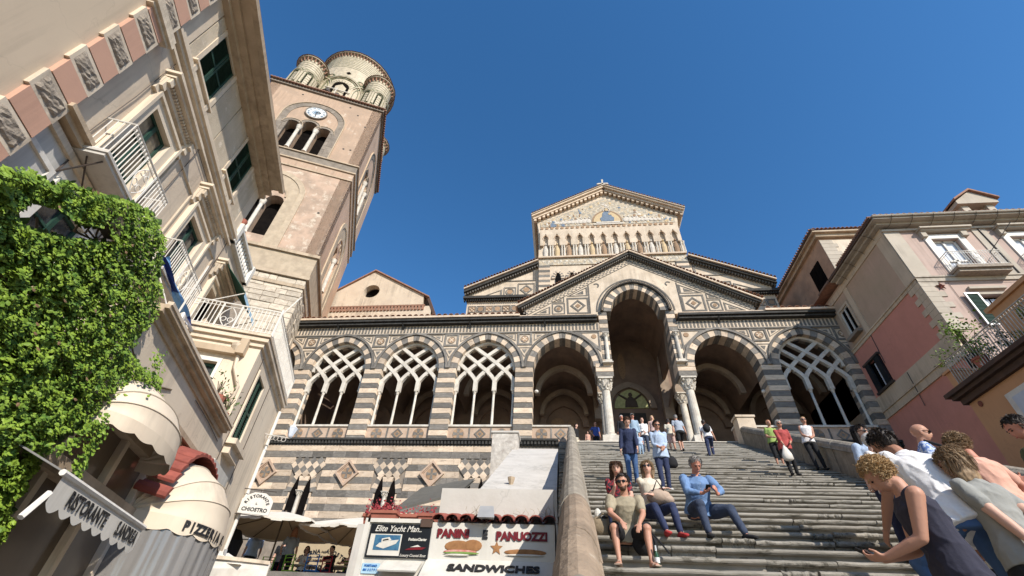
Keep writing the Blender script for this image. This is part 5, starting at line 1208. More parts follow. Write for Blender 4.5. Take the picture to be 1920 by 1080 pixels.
# pots with plants on the near terrace roof
for k_, (px, py, s_) in enumerate(((402, 752, .22), (408, 772, .17), (414, 785, .13))):
    c = survey(px, py, 'y', 12.0-.0, TL); t = thing('potted_plant', ['largest terracotta pot with a leafy plant on the terrace roof', 'middle terracotta pot on the terrace roof', 'smallest terracotta pot at the low end of the terrace roof'][k_], 'potted plant', (c.x, c.y, 6.02), TL, 'terracotta pots on the roof terrace')
    m = MB(); h = max(.2, c.z+s_*.6-6.02); m.lathe((c.x, c.y, 6.02), [(s_*.5, 0), (s_*.75, h*.5), (s_*.95, h*.9), (s_, h)], 12); m.build('pot', 'terracotta', t)
    m = MB()
    for _ in range(46):
        a = R.uniform(0, 2*pi); e = R.uniform(.15, 1.4); L_ = R.uniform(.15, .62)*(1.2 if k_ == 0 else .8); p = Vector((c.x+cos(a)*cos(e)*L_, c.y+sin(a)*cos(e)*L_, 6.02+h+sin(e)*L_)); r_ = R.uniform(.035, .06)
        u = Vector((R.gauss(0, 1), R.gauss(0, 1), R.gauss(0, 1))).normalized()*r_; w = Vector((R.gauss(0, 1), R.gauss(0, 1), R.gauss(0, 1))).normalized()*r_*.6; m.add([p-u, p+w, p+u, p-w], [(0, 1, 2, 3)])
    stuff(m.build('leaves', 'leaf2', t))
    m = MB()
    for _ in range(5): a = R.uniform(0, 2*pi); m.tube([(c.x, c.y, 6.02+h), (c.x+.12*cos(a), c.y+.12*sin(a), 6.4+h)], .01, 4)
    m.build('stem', 'bark', t)
# ---------------- awnings
def dome(name, label, sc, hs, zp, Rz, Rl, parent_th, tiles=True, text_=None, vh=.26, nrib=5, xw=X1):
    t = thing(name, label, 'awning', (xw, sc, zp-.3), TL); NU = 28
    def P(ph, u, k_=1.0):
        r = sin(u)**.62; return (xw+Rl*cos(ph)*r*k_+.02, sc-hs*cos(u)*k_, zp+Rz*sin(ph)*r*k_)
    phs = [radians(a) for a in (-2, 20, 42, 64, 88)]
    for q in range(4):
        m = MB(); N = 6
        for j in range(N+1):
            ph = phs[q]+(phs[q+1]-phs[q])*j/N; sag = 1-.018*sin(pi*j/N)
            for i in range(NU+1): m.v.append(P(ph, pi*i/NU, sag))
        for j in range(N):
            for i in range(NU): a = j*(NU+1)+i; m.f.append((a, a+1, a+NU+2, a+NU+1)); m.m.append(0)
        m.build('canvas_panel', 'awning', t, smooth=True)
        m = MB(); m.tube([P(phs[q+1], pi*i/NU, 1.004) for i in range(NU+1)], .012, 5); m.build('rib', 'awning_rib', t)
    m = MB(); rows = 4; M_ = NU*3
    for j in range(rows+1):
        for i in range(M_+1):
            u = pi*i/M_; p = P(phs[0], u, 1.003); sc_ = abs(sin(u*8)); d = vh*(j/rows)*(.78+.22*sc_); m.v.append((p[0], p[1], p[2]-d))
    for j in range(rows):
        for i in range(M_): a = j*(M_+1)+i; m.f.append((a, a+1, a+M_+2, a+M_+1)); m.m.append(0)
    m.build('valance', 'awning', t)
    if text_:
        m = MB()
        L_ = 0; 
        for ch, u in text_:
            p = Vector(P(phs[0], u, 1.02)); q = Vector(P(phs[0], u+.03, 1.02)); d = (q-p).normalized(); put_text(m, ch, .21, p+Vector((0, 0, -.11)), d, (0, 0, 1), bold=.008, sx=.95)
        m.build('lettering', 'ink', t)
    if tiles:
        for k_ in range(17):
            u = pi*(k_+.5)/17; r = 1.10; 
            c0 = Vector((xw+.02, sc-hs*1.08*cos(u), zp+.15+Rz*1.02*sin(u)**.7)); c1 = c0+Vector((.55, 0, -.10))
            up = Vector((0, -cos(u), sin(u)+.3)).normalized(); la = up.cross((c1-c0).normalized()).normalized(); V = []
            for c in (c0, c1):
                for j in range(6): a = pi*j/5; V.append(c+la*cos(a)*.115+up*sin(a)*.075)
            m = MB(); m.add(V, [(j, j+1, j+7, j+6) for j in range(5)]+[tuple(range(6)), tuple(range(11, 5, -1))]); m.build('roof_tile', 'tile_red', t)
    return t, P, phs
s0_ = 11.05
us = [.62+k_*.108 for k_ in range(8)]
txt = list(zip('PIZZERIA', us))+[('S', us[-1]+.20), ('.', us[-1]+.30)]
dm, DP, dph = dome('dome_awning', 'large cream domed awning lettered PIZZERIA under an arc of red tiles', s0_, 1.22, 3.52, 1.18, 1.30, TL, True, txt)
dome('dome_awning', 'smaller cream domed awning with scalloped edge partly under the hanging ivy', 8.2, 1.15, 4.15, .78, .80, TL, False, None, vh=.2)
pc = thing('plastic_curtain', 'cloudy transparent plastic curtain hanging under the pizzeria awning to the ground', 'curtain', (X1, s0_, 0), TL)
m = MB(); NU = 90
for z_ in (3.28, 2.6, 1.9, 1.0, .02):
    for i in range(NU+1): u = pi*i/NU; p = DP(dph[0], u, .985+.012*sin(i*1.1)+.008*sin(i*2.7+z_)); m.v.append((p[0], p[1], z_))
for j in range(4):
    for i in range(NU): a = j*(NU+1)+i; m.f.append((a, a+1, a+NU+2, a+NU+1)); m.m.append(0)
m.build('sheet', 'plastic', pc, smooth=True)
m = MB(); p = DP(dph[0], 2.55, 1.03); m.tube([(p[0], p[1], 0), (p[0], p[1], 3.6)], .03, 6); m.build('pole', 'white_paint', pc)
# lettered valance of the straight awning
sg = thing('awning_sign', 'scalloped white awning valance lettered RISTORANTE S.ANDREA over the veranda', 'awning', (-3.4, 7.3, 3), TL)
xs_ = -3.4; a_, b_ = survey(117, 895, 'x', xs_, TL), survey(268, 992, 'x', xs_, TL); zt = (a_.z+b_.z)/2
def vstrip(s0, s1, z1, vh, x, n=90, sc=9):
    m = MB()
    for j in range(4):
        for i in range(n+1): t = i/n; m.v.append((x, s0+(s1-s0)*t, z1-vh*(j/3)*(.80+.20*abs(sin(pi*sc*t)))))
    for j in range(3):
        for i in range(n): q = j*(n+1)+i; m.f.append((q, q+1, q+n+2, q+n+1)); m.m.append(0)
    return m
vstrip(a_.y, b_.y, zt, .33, xs_).build('valance', 'sign_white', sg)
m = MB(); put_text(m, 'RISTORANTE', .225, (xs_+.012, a_.y+.06+(b_.y-a_.y)*.31, zt-.145), (0, 1, 0), (0, 0, 1), bold=.002, sx=.80); put_text(m, 'S.ANDREA', .225, (xs_+.012, b_.y-(b_.y-a_.y)*.18, zt-.145), (0, 1, 0), (0, 0, 1), bold=.002, sx=.70); m.build('lettering', 'ink', sg)
m = MB(); m.tube([(xs_, a_.y-.05, zt+.03), (xs_, b_.y+.02, zt+.03)], .035, 7); m.build('front_bar', 'white_paint', sg)
m = MB(); m.hexa([(xs_-.84, a_.y, zt+.36), (xs_, a_.y, zt+.03), (xs_, b_.y, zt+.03), (xs_-.84, b_.y, zt+.36), (xs_-.84, a_.y, zt+.38), (xs_, a_.y, zt+.05), (xs_, b_.y, zt+.05), (xs_-.84, b_.y, zt+.38)]); m.build('canvas', 'plastic', sg)
wa, wb = survey(38, 970, 'x', -3.2, TL), survey(93, 924, 'x', -3.2, TL)
m = MB(); m.tube([wa, wb], .03, 6); tag(m.build('support_bar', 'white_paint', th=TL, base=wa), 'short white bar slanting out of the ivy left of the lettered valance', 'bar')
# ---------------- lamp boxes
p = survey(217, 420, 'x', X1+.25, TL); t = thing('floodlight', 'black framed floodlight half hidden in the ivy', 'floodlight', p, TL)
m = MB(); m.box(p.x-.12, p.x+.02, p.y-.15, p.y+.17, p.z-.13, p.z+.12); m.build('housing', 'iron', t); m = MB(); m.box(p.x+.02, p.x+.03, p.y-.12, p.y+.14, p.z-.10, p.z+.09); m.build('lens', 'glass_warm', t)
p = survey(545, 815, 'x', X1+.75, TL); t = thing('wall_lantern', 'ornate iron wall lantern on a scroll bracket beside the crypt wall', 'lantern', p, TL)
m = MB(); m.tube([(X1, 16.2, p.z-.12), (p.x, p.y, p.z-.12)], .018, 5); 
for k_ in range(5):
    f = .15+k_*.16; cx, cy = X1+(p.x-X1)*f, 16.2+(p.y-16.2)*f; m.tube([(cx+.07*cos(a), cy, p.z-.2+.07*sin(a)) for a in [2*pi*j/8 for j in range(9)]], .010, 4)
m.build('bracket', 'white_dirty', t)
m = MB(); m.lathe((p.x, p.y, p.z-.10), [(.05, 0), (.08, .04), (.15, .30), (.16, .32), (.05, .42), (.02, .48)], 6); m.build('glass', 'curtain', t)
# ---------------- ivy
ivy = thing('ivy', 'dense bright green creeper hanging over the terrace edge at the left', 'climbing plant', (X1+.3, 6, 0), TL)
poly = [(-60, 355), (0, 330), (60, 318), (95, 345), (130, 342), (180, 360), (232, 372), (280, 392), (303, 420), (308, 470), (300, 520), (306, 560), (290, 600), (262, 632), (240, 655), (268, 690), (296, 705), (302, 735), (290, 760), (255, 740), (225, 752), (190, 775), (160, 800), (130, 815), (98, 832), (78, 862), (52, 905), (28, 945), (12, 990), (-5, 1040), (-60, 1110)]
def inp(x, y, pl):
    c = False; j = len(pl)-1
    for i in range(len(pl)):
        if (pl[i][1] > y) != (pl[j][1] > y) and x < (pl[j][0]-pl[i][0])*(y-pl[i][1])/(pl[j][1]-pl[i][1])+pl[i][0]: c = not c
        j = i
    return c
hole = [(28, 405), (60, 378), (112, 392), (150, 420), (200, 428), (215, 455), (120, 446), (60, 430)]
def leafgeo(m, p, nrm, size, q):
    n_ = nrm.normalized(); u = n_.orthogonal().normalized(); u = Matrix.Rotation(q, 3, n_) @ u; w = n_.cross(u)
    f = n_*size*.18
    m.add([p-u*size*.9, p-w*size*.62-f-u*size*.25, p+w*size*.62-f-u*size*.25, p+u*size*.05, p-w*size*.45-f+u*size*.45, p+w*size*.45-f+u*size*.45, p+u*size*.95-f], [(0, 1, 3), (0, 3, 2), (1, 4, 3), (3, 5, 2), (4, 6, 3), (3, 6, 5)])
m = MB(); md = MB(); cnt = 0
from mathutils import noise as mnoise
rr = random.Random(5)
while cnt < 34000:
    x, y = rr.uniform(-60, 312), rr.uniform(312, 1130)
    e = mnoise.noise(Vector((x*.03, y*.03, 0)))*16
    if not inp(x+e, y+e*.6, poly) or inp(x, y, hole): continue
    d = survey(x, y, 'x', X1, TL); cl = mnoise.noise(Vector((d.y*2.3, d.z*2.3, 3)))*.07+mnoise.noise(Vector((d.y*7, d.z*7, 9)))*.09
    if rr.random() < .75 and cl < -.065: continue
    xl = X1+.28+cl*1.2+rr.uniform(-.10, .06)
    if rr.random() < .18: xl = X1+rr.uniform(.02, .2)
    p = survey(x, y, 'x', xl, TL)
    nrm = Vector((.9+rr.gauss(0, .35), -.35+rr.gauss(0, .45), .55+rr.gauss(0, .4)))
    leafgeo(m, p, nrm, rr.uniform(.014, .040), rr.uniform(0, 6.28)); cnt += 1
for (xa, ya, xb, yb, n_) in ((200, 785, 140, 896, 260), (285, 745, 296, 802, 90), (295, 700, 300, 660, 60), (60, 330, -10, 322, 160), (185, 790, 110, 850, 120)):
    for _ in range(n_):
        t = rr.random(); x, y = xa+(xb-xa)*t+rr.gauss(0, 7), ya+(yb-ya)*t+rr.gauss(0, 5); leafgeo(m, survey(x, y, 'x', X1+.5+rr.uniform(-.08, .08), TL), Vector((.9+rr.gauss(0, .3), -.3+rr.gauss(0, .4), .5)), rr.uniform(.024, .042), rr.uniform(0, 6.28))
stuff(m.build('foliage', 'leaf', ivy))
m = MB()
for _ in range(16):
    x, y = rr.uniform(20, 260), rr.uniform(350, 780)
    if not inp(x, y, poly): continue
    leafgeo(m, survey(x, y, 'x', X1+.5, TL), Vector((1, -.3, .5)), .032, rr.uniform(0, 6))
stuff(m.build('withered_leaves', 'leaf_dry', ivy))
m = MB()
for _ in range(30):
    x, y = rr.uniform(-30, 270), rr.uniform(370, 700); 
    if inp(x, y+60, poly): m.tube([survey(x+rr.gauss(0, 8)*q, y+q*22, 'x', X1+.06+.05*sin(q+x), TL) for q in range(5)], .014, 4)
m.build('stem', 'bark', ivy)
m = MB(); cnt = 0
while cnt < 3600:
    x, y = rr.uniform(-60, 305), rr.uniform(330, 1110)
    if not inp(x, y, poly) or inp(x, y, hole): continue
    leafgeo(m, survey(x, y, 'x', X1+rr.uniform(.04, .14), TL), Vector((1, rr.gauss(0, .3), rr.gauss(.2, .3))), rr.uniform(.06, .09), rr.uniform(0, 6.28)); cnt += 1
stuff(m.build('inner_foliage', 'leaf2', ivy))

# services on the walls: cables, small boxes
m = MB()
for (s0, z0_, s1, z1_) in ((9.3, 12.6, 9.25, 9.0), (13.1, 12.5, 13.0, 8.8), (6.9, 12.6, 6.8, 9.1)):
    m.tube([(X2+.03, s0, z0_), (X2+.04, (s0+s1)/2+.03, (z0_+z1_)/2), (X2+.03, s1, z1_)], .011, 4)
m.tube([(X2+.05, 6.9, 12.30), (X2+.06, 8.5, 12.27), (X2+.06, 10.5, 12.31), (X2+.05, 13.1, 12.28)], .010, 4)
stuff(m.build('cable', 'iron', ab))
m = MB()
for (s0, z0_, s1, z1_) in ((12.9, 5.2, 12.95, 8.3), (14.6, 8.3, 14.55, 3.5), (10.2, 5.7, 12.4, 5.66)): m.tube([(X1+.02, s0, z0_), (X1+.025, (s0+s1)/2, (z0_+z1_)/2+.02), (X1+.02, s1, z1_)], .010, 4)
stuff(m.build('cable', 'iron', lb))
m = MB(); m.box(X1, X1+.08, 14.45, 14.75, 4.6, 5.0); m.build('meter_box', 'grey_metal', lb)
# ============================================================ buildings on the right
XR, YR = 17.9, 18.77
rb = thing('pink_building', 'pink and salmon palazzo with pale quoins, balconies and a dormer right of the cathedral', 'building', (22, 22, 0))
def wall_side(m, x0, th, y0, y1, z0, z1, holes=()): wallx(m, x0, th, y0, y1, z0, z1, holes, sgn=-1)
m = MB(); m.box(XR+.35, 32, YR+.35, 33, 0, 21.2); m.build('core', 'dark_room', rb)
WB, WS = (23.6, 25.0, 14.6, 16.25), (23.9, 24.85, 18.35, 20.1)
m = MB(); wall_side(m, XR, .35, YR, 33, 17.62, 21.5, [WS]); m.build('side_wall', 'r_mauve', rb)
m = MB(); wall_side(m, XR, .35, YR, 33, 14.48, 17.40, [WB]); wall_side(m, XR, .35, YR, 33, 0, 13.22); m.build('side_wall', 'r_salmon', rb)
m = MB(); m.box(XR-.05, XR+.3, YR-.05, 33, 17.40, 17.62); m.box(XR-.10, XR, YR-.08, 33, 17.58, 17.66); m.build('string_course', 'trim_side_bounce', rb)
m = MB(); m.box(XR-.04, XR+.3, YR, 33, 13.22, 14.48); m.box(XR-.10, XR-.04, YR, 33, 13.62, 13.72); m.box(XR-.08, XR-.04, YR, 33, 13.22, 13.30); m.build('band', 'trim_side_bounce', rb)
m = MB(); m.box(XR-.04, XR, YR+.02, YR+.75, 17.7, 21.1); m.box(XR-.04, XR, 23.2, 23.6, 17.7, 21.1); m.box(XR-.06, XR+.2, YR, 33, 20.9, 21.3); m.build('pilaster', 'trim_side_bounce', rb)
for k_ in range(9):
    z = 14.5+k_*.322; L_ = .50 if k_ % 2 else .82
    m = MB(); m.box(XR-.045, XR, YR-.0, YR+L_, z, z+.31); m.build('quoin', 'trim_side_bounce', rb)
    m = MB(); L_ = .55 if k_ % 2 else .85; m.box(XR-.045, XR+L_, YR-.045, YR, z, z+.31); m.build('quoin', 'r_trim', rb)
for k_ in range(30):
    z = 3+k_*.322
    if z < 13: m = MB(); m.box(XR-.02, XR+.7, YR-.045, YR, z, z+.31); m.build('quoin', 'r_trim', rb)
# side windows
m = MB(); m.box(XR+.12, XR+.2, WB[0], WB[1], WB[2], WB[3]); m.build('window', 'dark_room', rb)
for s0, s1 in ((23.62, 24.05), (24.6, 24.98)): m = MB(); m.box(XR-.13, XR-.02, s0, s1, WB[2]-.05, WB[3]+.08); m.build('shutter', 'sign_black', rb)
m = MB(); m.box(XR-.16, XR, WB[0]-.1, WB[1]+.1, WB[3], WB[3]+.12); m.box(XR-.16, XR, WB[0]-.1, WB[1]+.1, WB[2]-.12, WB[2]); m.build('window_frame', 'iron', rb)
m = MB(); m.box(XR+.06, XR+.11, 24.15, 24.4, 14.7, 16.1); m.build('curtain', 'curtain', rb)
m = MB(); frame_x(m, XR-.06, XR, WS[0], WS[1], WS[2], WS[3], .16); m.build('window_surround', 'trim_side_bounce', rb)
m = MB(); m.box(XR+.1, XR+.18, WS[0], WS[1], WS[2], WS[3]); wf = m.build('window', 'dark_room', rb); m = MB(); frame_x(m, XR+.02, XR+.09, WS[0]+.06, WS[1]-.06, WS[2]+.06, WS[3]-.06, .06); c = (WS[0]+WS[1])/2; m.box(XR+.02, XR+.09, c-.04, c+.04, WS[2], WS[3]); m.build('frame', 'white_paint', wf)
m = MB(); m.box(XR-.32, XR, WS[0]-.15, WS[1]+.15, WS[2]-.35, WS[2]-.16); m.build('sill', 'twr_stone', rb)
m = MB(); m.tube([(XR-.03, 23.4, 17.4), (XR-.03, 23.5, 15.6)], .02, 4); m.tube([(XR-.06, 22.4, 14.4), (XR-.06, 22.5, 12.6)], .02, 4); m.build('cable', 'iron', rb)
# front wall, facing the square
H1, H2, H3 = (19.95, 21.30, 17.95, 20.35), (23.75, 25.1, 17.95, 20.35), (20.05, 21.25, 14.65, 16.5)
H4 = (23.85, 25.05, 14.65, 16.5)
def wally(m, yf, th, x0, x1, z0, z1, holes=()):
    k_ = len(m.v); wallx(m, 0, th, x0, x1, z0, z1, holes, sgn=-1)
    m.v[k_:] = [(y, yf+x, z) for x, y, z in m.v[k_:]]
m = MB(); wally(m, YR, .35, XR, 32, 0, 21.3, [H1, H2, H3, H4]); m.build('front_wall', 'r_pink', rb)
for x0_, x1_ in ((XR-.03, XR+.78), (22.25, 22.95), (26.2, 26.9)): m = MB(); m.box(x0_, x1_, YR-.05, YR, 17.7, 21.1); m.build('pilaster', 'r_trim', rb)
m = MB(); m.box(XR-.05, 32, YR-.07, YR, 17.38, 17.68); m.box(XR-.08, 32, YR-.12, YR, 17.62, 17.70); m.box(XR-.1, 32, YR-.14, YR, 20.98, 21.12); m.build('string_course', 'r_trim', rb)
for (a, b_, c, d) in (H1, H2):
    m = MB(); m.box(a-.32, a, YR-.07, YR, c, d+.3); m.box(b_, b_+.32, YR-.07, YR, c, d+.3); m.box(a, b_, YR-.07, YR, d, d+.3); m.build('window_surround', 'white_paint', rb)
    m = MB(); m.box(a-.45, b_+.75, YR-.42, YR, d+.52, d+.62); m.box(a-.38, b_+.68, YR-.30, YR, d+.42, d+.52); m.box(a-.40, a-.15, YR-.22, YR, d+.05, d+.42); m.box(b_+.2, b_+.5, YR-.22, YR, d+.05, d+.42); m.build('window_hood', 'r_trim', rb)
    m = MB()
    for u in (a+.05, (a+b_)/2-.05, b_-.15): m.box(u, u+.10, YR+.16, YR+.22, c, d-.02)
    m.box(a, b_, YR+.16, YR+.22, d-.10, d); m.box(a, b_, YR+.16, YR+.22, c+.9, c+1.0); wf = m.build('window', 'white_paint', rb); m = MB(); m.box(a, b_, YR+.24, YR+.26, c, d); m.build('pane', 'curtain', wf)
    m = MB(); m.box(a-.35, b_+.75, YR-.62, YR, c-.18, c-.02); m.box(a-.30, b_+.70, YR-.5, YR, c-.34, c-.18); m.build('balcony_floor', 'rough_stone', rb)
    m = MB(); z0, z1 = c, c+.92; x0, x1 = a-.32, b_+.72
    for (p, q) in (((x0, YR-.58), (x1, YR-.58)), ((x0, YR-.58), (x0, YR)), ((x1, YR-.58), (x1, YR))):
        for z in (z0+.05, z1-.12, z1): m.tube([(*p, z), (*q, z)], .022 if z == z1 else .013, 5)
        L_ = max(abs(p[0]-q[0]), abs(p[1]-q[1])); n = int(L_/.12)
        for k_ in range(n+1): t = k_/n; m.tube([(p[0]+(q[0]-p[0])*t, p[1]+(q[1]-p[1])*t, z0), (p[0]+(q[0]-p[0])*t, p[1]+(q[1]-p[1])*t, z1)], .012, 5)
    cx = (x0+x1)/2
    for q in (-1, 1):
        m.tube([(cx+q*(.03+.20*abs(sin(t))), YR-.60, z0+.1+.7*t/pi) for t in [pi*j/12 for j in range(13)]], .014, 5); m.tube([(cx+q*(.10+.08*cos(t)), YR-.60, z0+.4+.08*sin(t)) for t in [2*pi*j/9 for j in range(10)]], .012, 5)
    m.build('railing', 'white_paint', rb)
for (a, b_, c, d) in (H3, H4):
    m = MB(); m.box(a-.12, b_+.12, YR-.05, YR, d, d+.12); m.box(a-.22, b_+.22, YR-.16, YR, d+.28, d+.42); m.build('window_surround', 'r_trim', rb)
    m = MB(); m.box(a, b_, YR+.28, YR+.30, c, d); m.build('doorway', 'dark_room', rb)
    m = MB()
    for k_ in range(2):
        u0 = a+.1+k_*.55
        for i in range(9): x = u0+i*.055; m.v += [(x, YR+.22+.02*sin(i*2.1), d-.12), (x, YR+.22+.03*sin(i*2.1), c)]
        k2 = len(m.v)-18
        for i in range(8): m.f.append((k2+2*i, k2+2*i+1, k2+2*i+3, k2+2*i+2)); m.m.append(0)
    m.build('curtain', 'curtain', rb)
    for s_, x0 in ((-1, a-.66), (1, b_+.02)):
        m = MB(); o = [(x0, c-.02), (x0+.64, c-.02), (x0+.64, d+.02), (x0, d+.02)]; i_ = [(x0+.07, c+.05), (x0+.57, c+.05), (x0+.57, d-.05), (x0+.07, d-.05)]
        m.mat(1).ring(o, i_, YR-.17, YR-.11); m.mat(0)
        m.box(x0+.06, x0+.58, YR-.135, YR-.125, c+.04, d-.04)
        for k_ in range(22): z = c+.08+k_*.080; m.add([(x0+.07, YR-.135, z+.06), (x0+.57, YR-.135, z+.06), (x0+.57, YR-.165, z), (x0+.07, YR-.165, z)], [(0, 1, 2, 3)])
        m.build('shutter', ['green', 'sign_blue'] if False else ['green', 'grey_metal'], rb)
m = MB(); cx, cz = 18.75, 17.05
pts = [(cx+(.24 if i % 2 == 0 else .10)*cos(pi/2+pi*i/5), cz+(.24 if i % 2 == 0 else .10)*sin(pi/2+pi*i/5)) for i in range(10)]
m.add([(p[0], YR-.06, p[1]) for p in pts]+[(cx, YR-.16, cz)], [(i, (i+1) % 10, 10) for i in range(10)]); tag(m.build('wall_star', 'star', base=(cx, YR, cz)), 'rust red star-shaped iron anchor plate on the pale quoins', 'wall anchor')
# eaves
m = MB(); m.box(XR-.62, 32, YR-.68, YR+.1, 21.42, 21.52); m.box(XR-.62, XR+.1, YR+.1, 23.4, 21.42, 21.52); m.box(XR-.35, 32, YR-.35, YR+.1, 21.28, 21.42); m.box(XR-.35, XR+.1, YR+.1, 23.4, 21.28, 21.42); m.build('soffit', 'r_trim', rb)
m = MB(); m.tube([(XR-.66, YR-.74, 21.58), (32, YR-.74, 21.58)], .07, 6); m.build('gutter', 'r_trim', rb)
m = MB(); m.box(XR-.72, XR-.60, YR-.6, 23.4, 21.50, 21.66); m.build('roof_edge', 'brown_edge', rb)
m = MB()
for k_ in range(12): x = XR+.3+k_*1.05; m.tube([(x, YR-.8, 21.56), (x, YR-.66, 21.38), (x, YR-.3, 21.24), (x-.2, YR-.02, 21.15)], .014, 4)
for k_ in range(4): y = YR+.6+k_*1.1; m.tube([(XR-.72, y, 21.50), (XR-.3, y, 21.26), (XR-.02, y+.1, 21.1)], .014, 4)
stuff(m.build('gutter_strap', 'iron', rb))
tile_row((XR-.6, 0, 21.64), (32, 0, 21.64), YR-.72, 1.5, rb, rise=.35, sp=.30)
m = MB()
for k_ in range(24):
    y = YR-.5+k_*.165; m.tube([(XR-.76, y, 21.70), (XR-.3, y, 21.74)], .075, 6)
stuff(m.build('roof_tile', 'rooftile', rb))
m = MB(); m.add([(XR-.6, YR-.7, 21.64), (32, YR-.7, 21.64), (32, 33, 21.64), (XR-.6, 33, 21.64), (XR+5, YR+6, 23.3), (32, YR+6, 23.3), (XR+5, 33, 23.3), (32, 33, 23.3)], [(0, 1, 5, 4), (0, 4, 6, 3), (4, 5, 7, 6), (0, 3, 2, 1)]); m.build('roof', 'rooftile', rb)
# dormer
def DP_(px, py): p = survey(px, py, 'y', 20.4); return p.x, p.z
dx0, dx1 = 24.6, 26.9; zb_ = 22.6
m = MB(); m.box(dx0+.25, dx0+.65, 20.4, 20.8, zb_, 24.9); m.box(dx1-.65, dx1-.25, 20.4, 20.8, zb_, 24.9); m.box(dx0+.65, dx1-.65, 21.0, 21.2, zb_, 24.9); m.box(dx0+.3, dx0+.5, 20.8, 24, zb_, 24.9); m.box(dx1-.5, dx1-.3, 20.8, 24, zb_, 24.9); m.build('dormer', 'r_trim', rb)
m = MB(); m.box(dx0+.65, dx1-.65, 20.95, 21.0, zb_, 24.7); m.build('dormer_window', 'dark_room', rb)
m = MB(); cxd = (dx0+dx1)/2; m.prism([(dx0, 24.8), (dx1, 24.8), (dx1, 25.05), (cxd, 25.9), (dx0, 25.05)], 20.2, 24); m.build('dormer_gable', 'r_trim', rb)
m = MB(); m.prism([(dx0-.12, 25.08), (cxd, 25.93), (dx1+.12, 25.08), (dx1+.12, 25.2), (cxd, 26.06), (dx0-.12, 25.2)], 20.05, 24.2); m.build('dormer_roof', 'rooftile', rb)
m = MB(); m.tube([(21.55, YR-.62, 18.7), (22.6, YR-1.5, 19.9)], .02, 5); tag(m.build('flagpole', 'iron', base=(21.5, YR-.6, 18.7)), 'thin bare flagpole slanting from the white balcony of the pink building', 'flagpole')
# ---------------- taller building behind
bb = thing('rear_building', 'weathered ochre building with a white front wall behind the pink palazzo', 'building', (24, 31, 20))
XB, YB = 21.5, 28.0
m = MB(); m.box(XB, 34, YB, 40, 0, 30.4); m.build('wall', 'r_brown', bb)
m = MB(); m.box(XB+.02, 34, YB-.05, YB, 20, 29.9); m.build('front_wall', 'plaster_lit', bb)
for k_ in range(14): m = MB(); m.box(XB-.02, XB+(.95 if k_ % 2 else 1.2), YB-.09, YB-.05, 24.0+k_*.42, 24.4+k_*.42); m.build('quoin', 'r_trim', bb)
m = MB(); m.box(XB-.5, 34, YB-.55, 40, 30.4, 30.55); m.box(XB-.25, 34, YB-.3, 40, 30.1, 30.4); m.build('cornice', 'trim_brown', bb)
m = MB(); m.box(XB-.58, XB-.3, YB-.6, 40, 30.55, 30.75); m.build('roof_edge', 'brown_edge', bb)
tile_row((XB-.5, 0, 30.68), (34, 0, 30.68), YB-.62, 1.5, bb, rise=.4, sp=.32)
m = MB()
for k_ in range(40): y = YB-.4+k_*.30; m.tube([(XB-.66, y, 30.76), (XB-.2, y, 30.8)], .085, 5)
stuff(m.build('roof_tile', 'rooftile', bb))
for a, b_ in ((29.2, 29.95), (30.0, 30.75)): m = MB(); m.box(XB-.08, XB, a, b_, 26.5, 28.75); m.build('shutter', 'dark_room', bb)
m = MB(); m.box(XB-.2, XB, 29.1, 30.85, 26.35, 26.5); m.build('sill', 'r_stone', bb)
sb_ = thing('stone_outbuilding', 'low rough brown stone outbuilding with a sloping edge above the porch roof', 'outbuilding', (19.5, 29, 20))
m = MB(); m.hexa([(18.4, 27.0, 18), (21.5, 27.0, 18), (21.5, 34, 18), (18.4, 34, 18), (18.4, 27.0, 22.5), (21.5, 27.0, 25.3), (21.5, 34, 26.5), (18.4, 34, 24.2)]); m.build('wall', 'r_stone', sb_)
m = MB(); m.tube([(18.9, 26.9, 20.5), (18.9, 26.9, 23.3)], .05, 5); m.tube([(20.1, 26.9, 20.5), (20.0, 26.9, 24.2), (19.6, 26.9, 24.3)], .08, 6); m.build('pipe', 'iron', sb_)
# ---------------- orange building with terrace at the far right
ob_ = thing('orange_building', 'orange plastered building with dark brown cornice and railed roof terrace at the far right', 'building', (15, 8, 0))
XO = 14.0; YO = 15.85
m = MB(); m.box(XO, 24, -4, YO, 0, 9.55); m.build('wall', 'r_orange', ob_)
m = MB(); m.box(XO-.42, 24, -4, YO+.3, 9.72, 9.86); m.box(XO-.30, 24, -4, YO+.2, 9.60, 9.72); m.box(XO-.14, 24, -4, YO+.1, 9.40, 9.60); m.build('cornice', 'brown_edge', ob_)
m = MB(); m.box(XO-.1, 24, YO-.25, YO+.05, 9.86, 10.55); m.box(XO-.18, 24, YO-.3, YO+.1, 10.55, 10.63); m.build('end_parapet', 'r_orange', ob_)
m = MB()
for z in (9.95, 10.72, 10.84): m.tube([(XO-.25, -4, z), (XO-.25, YO-.35, z)], .022 if z > 10.8 else .014, 5)
for k_ in range(150):
    y = YO-.4-k_*.11
    if y < -3: break
    m.tube([(XO-.25, y, 9.88), (XO-.25, y, 10.84)], .014, 5)
for k_ in range(12):
    y = YO-1.4-k_*1.3
    m.tube([(XO-.26, y-.22, 9.95), (XO-.26, y+.22, 10.72)], .012, 5); m.tube([(XO-.26, y+.22, 9.95), (XO-.26, y-.22, 10.72)], .012, 5)
m.build('railing', 'white_dirty', ob_)
a_, b_ = survey(1897, 745, 'x', XO, 0), survey(1921, 775, 'x', XO, 0)
m = MB(); m.box(XO-.08, XO, a_.y-1.4, a_.y+.1, a_.z-1.6, a_.z+.12); m.build('window_surround', 'white_paint', ob_); m = MB(); m.box(XO-.10, XO-.08, a_.y-1.2, a_.y-.1, a_.z-1.4, a_.z-.05); m.build('window', 'curtain', ob_)
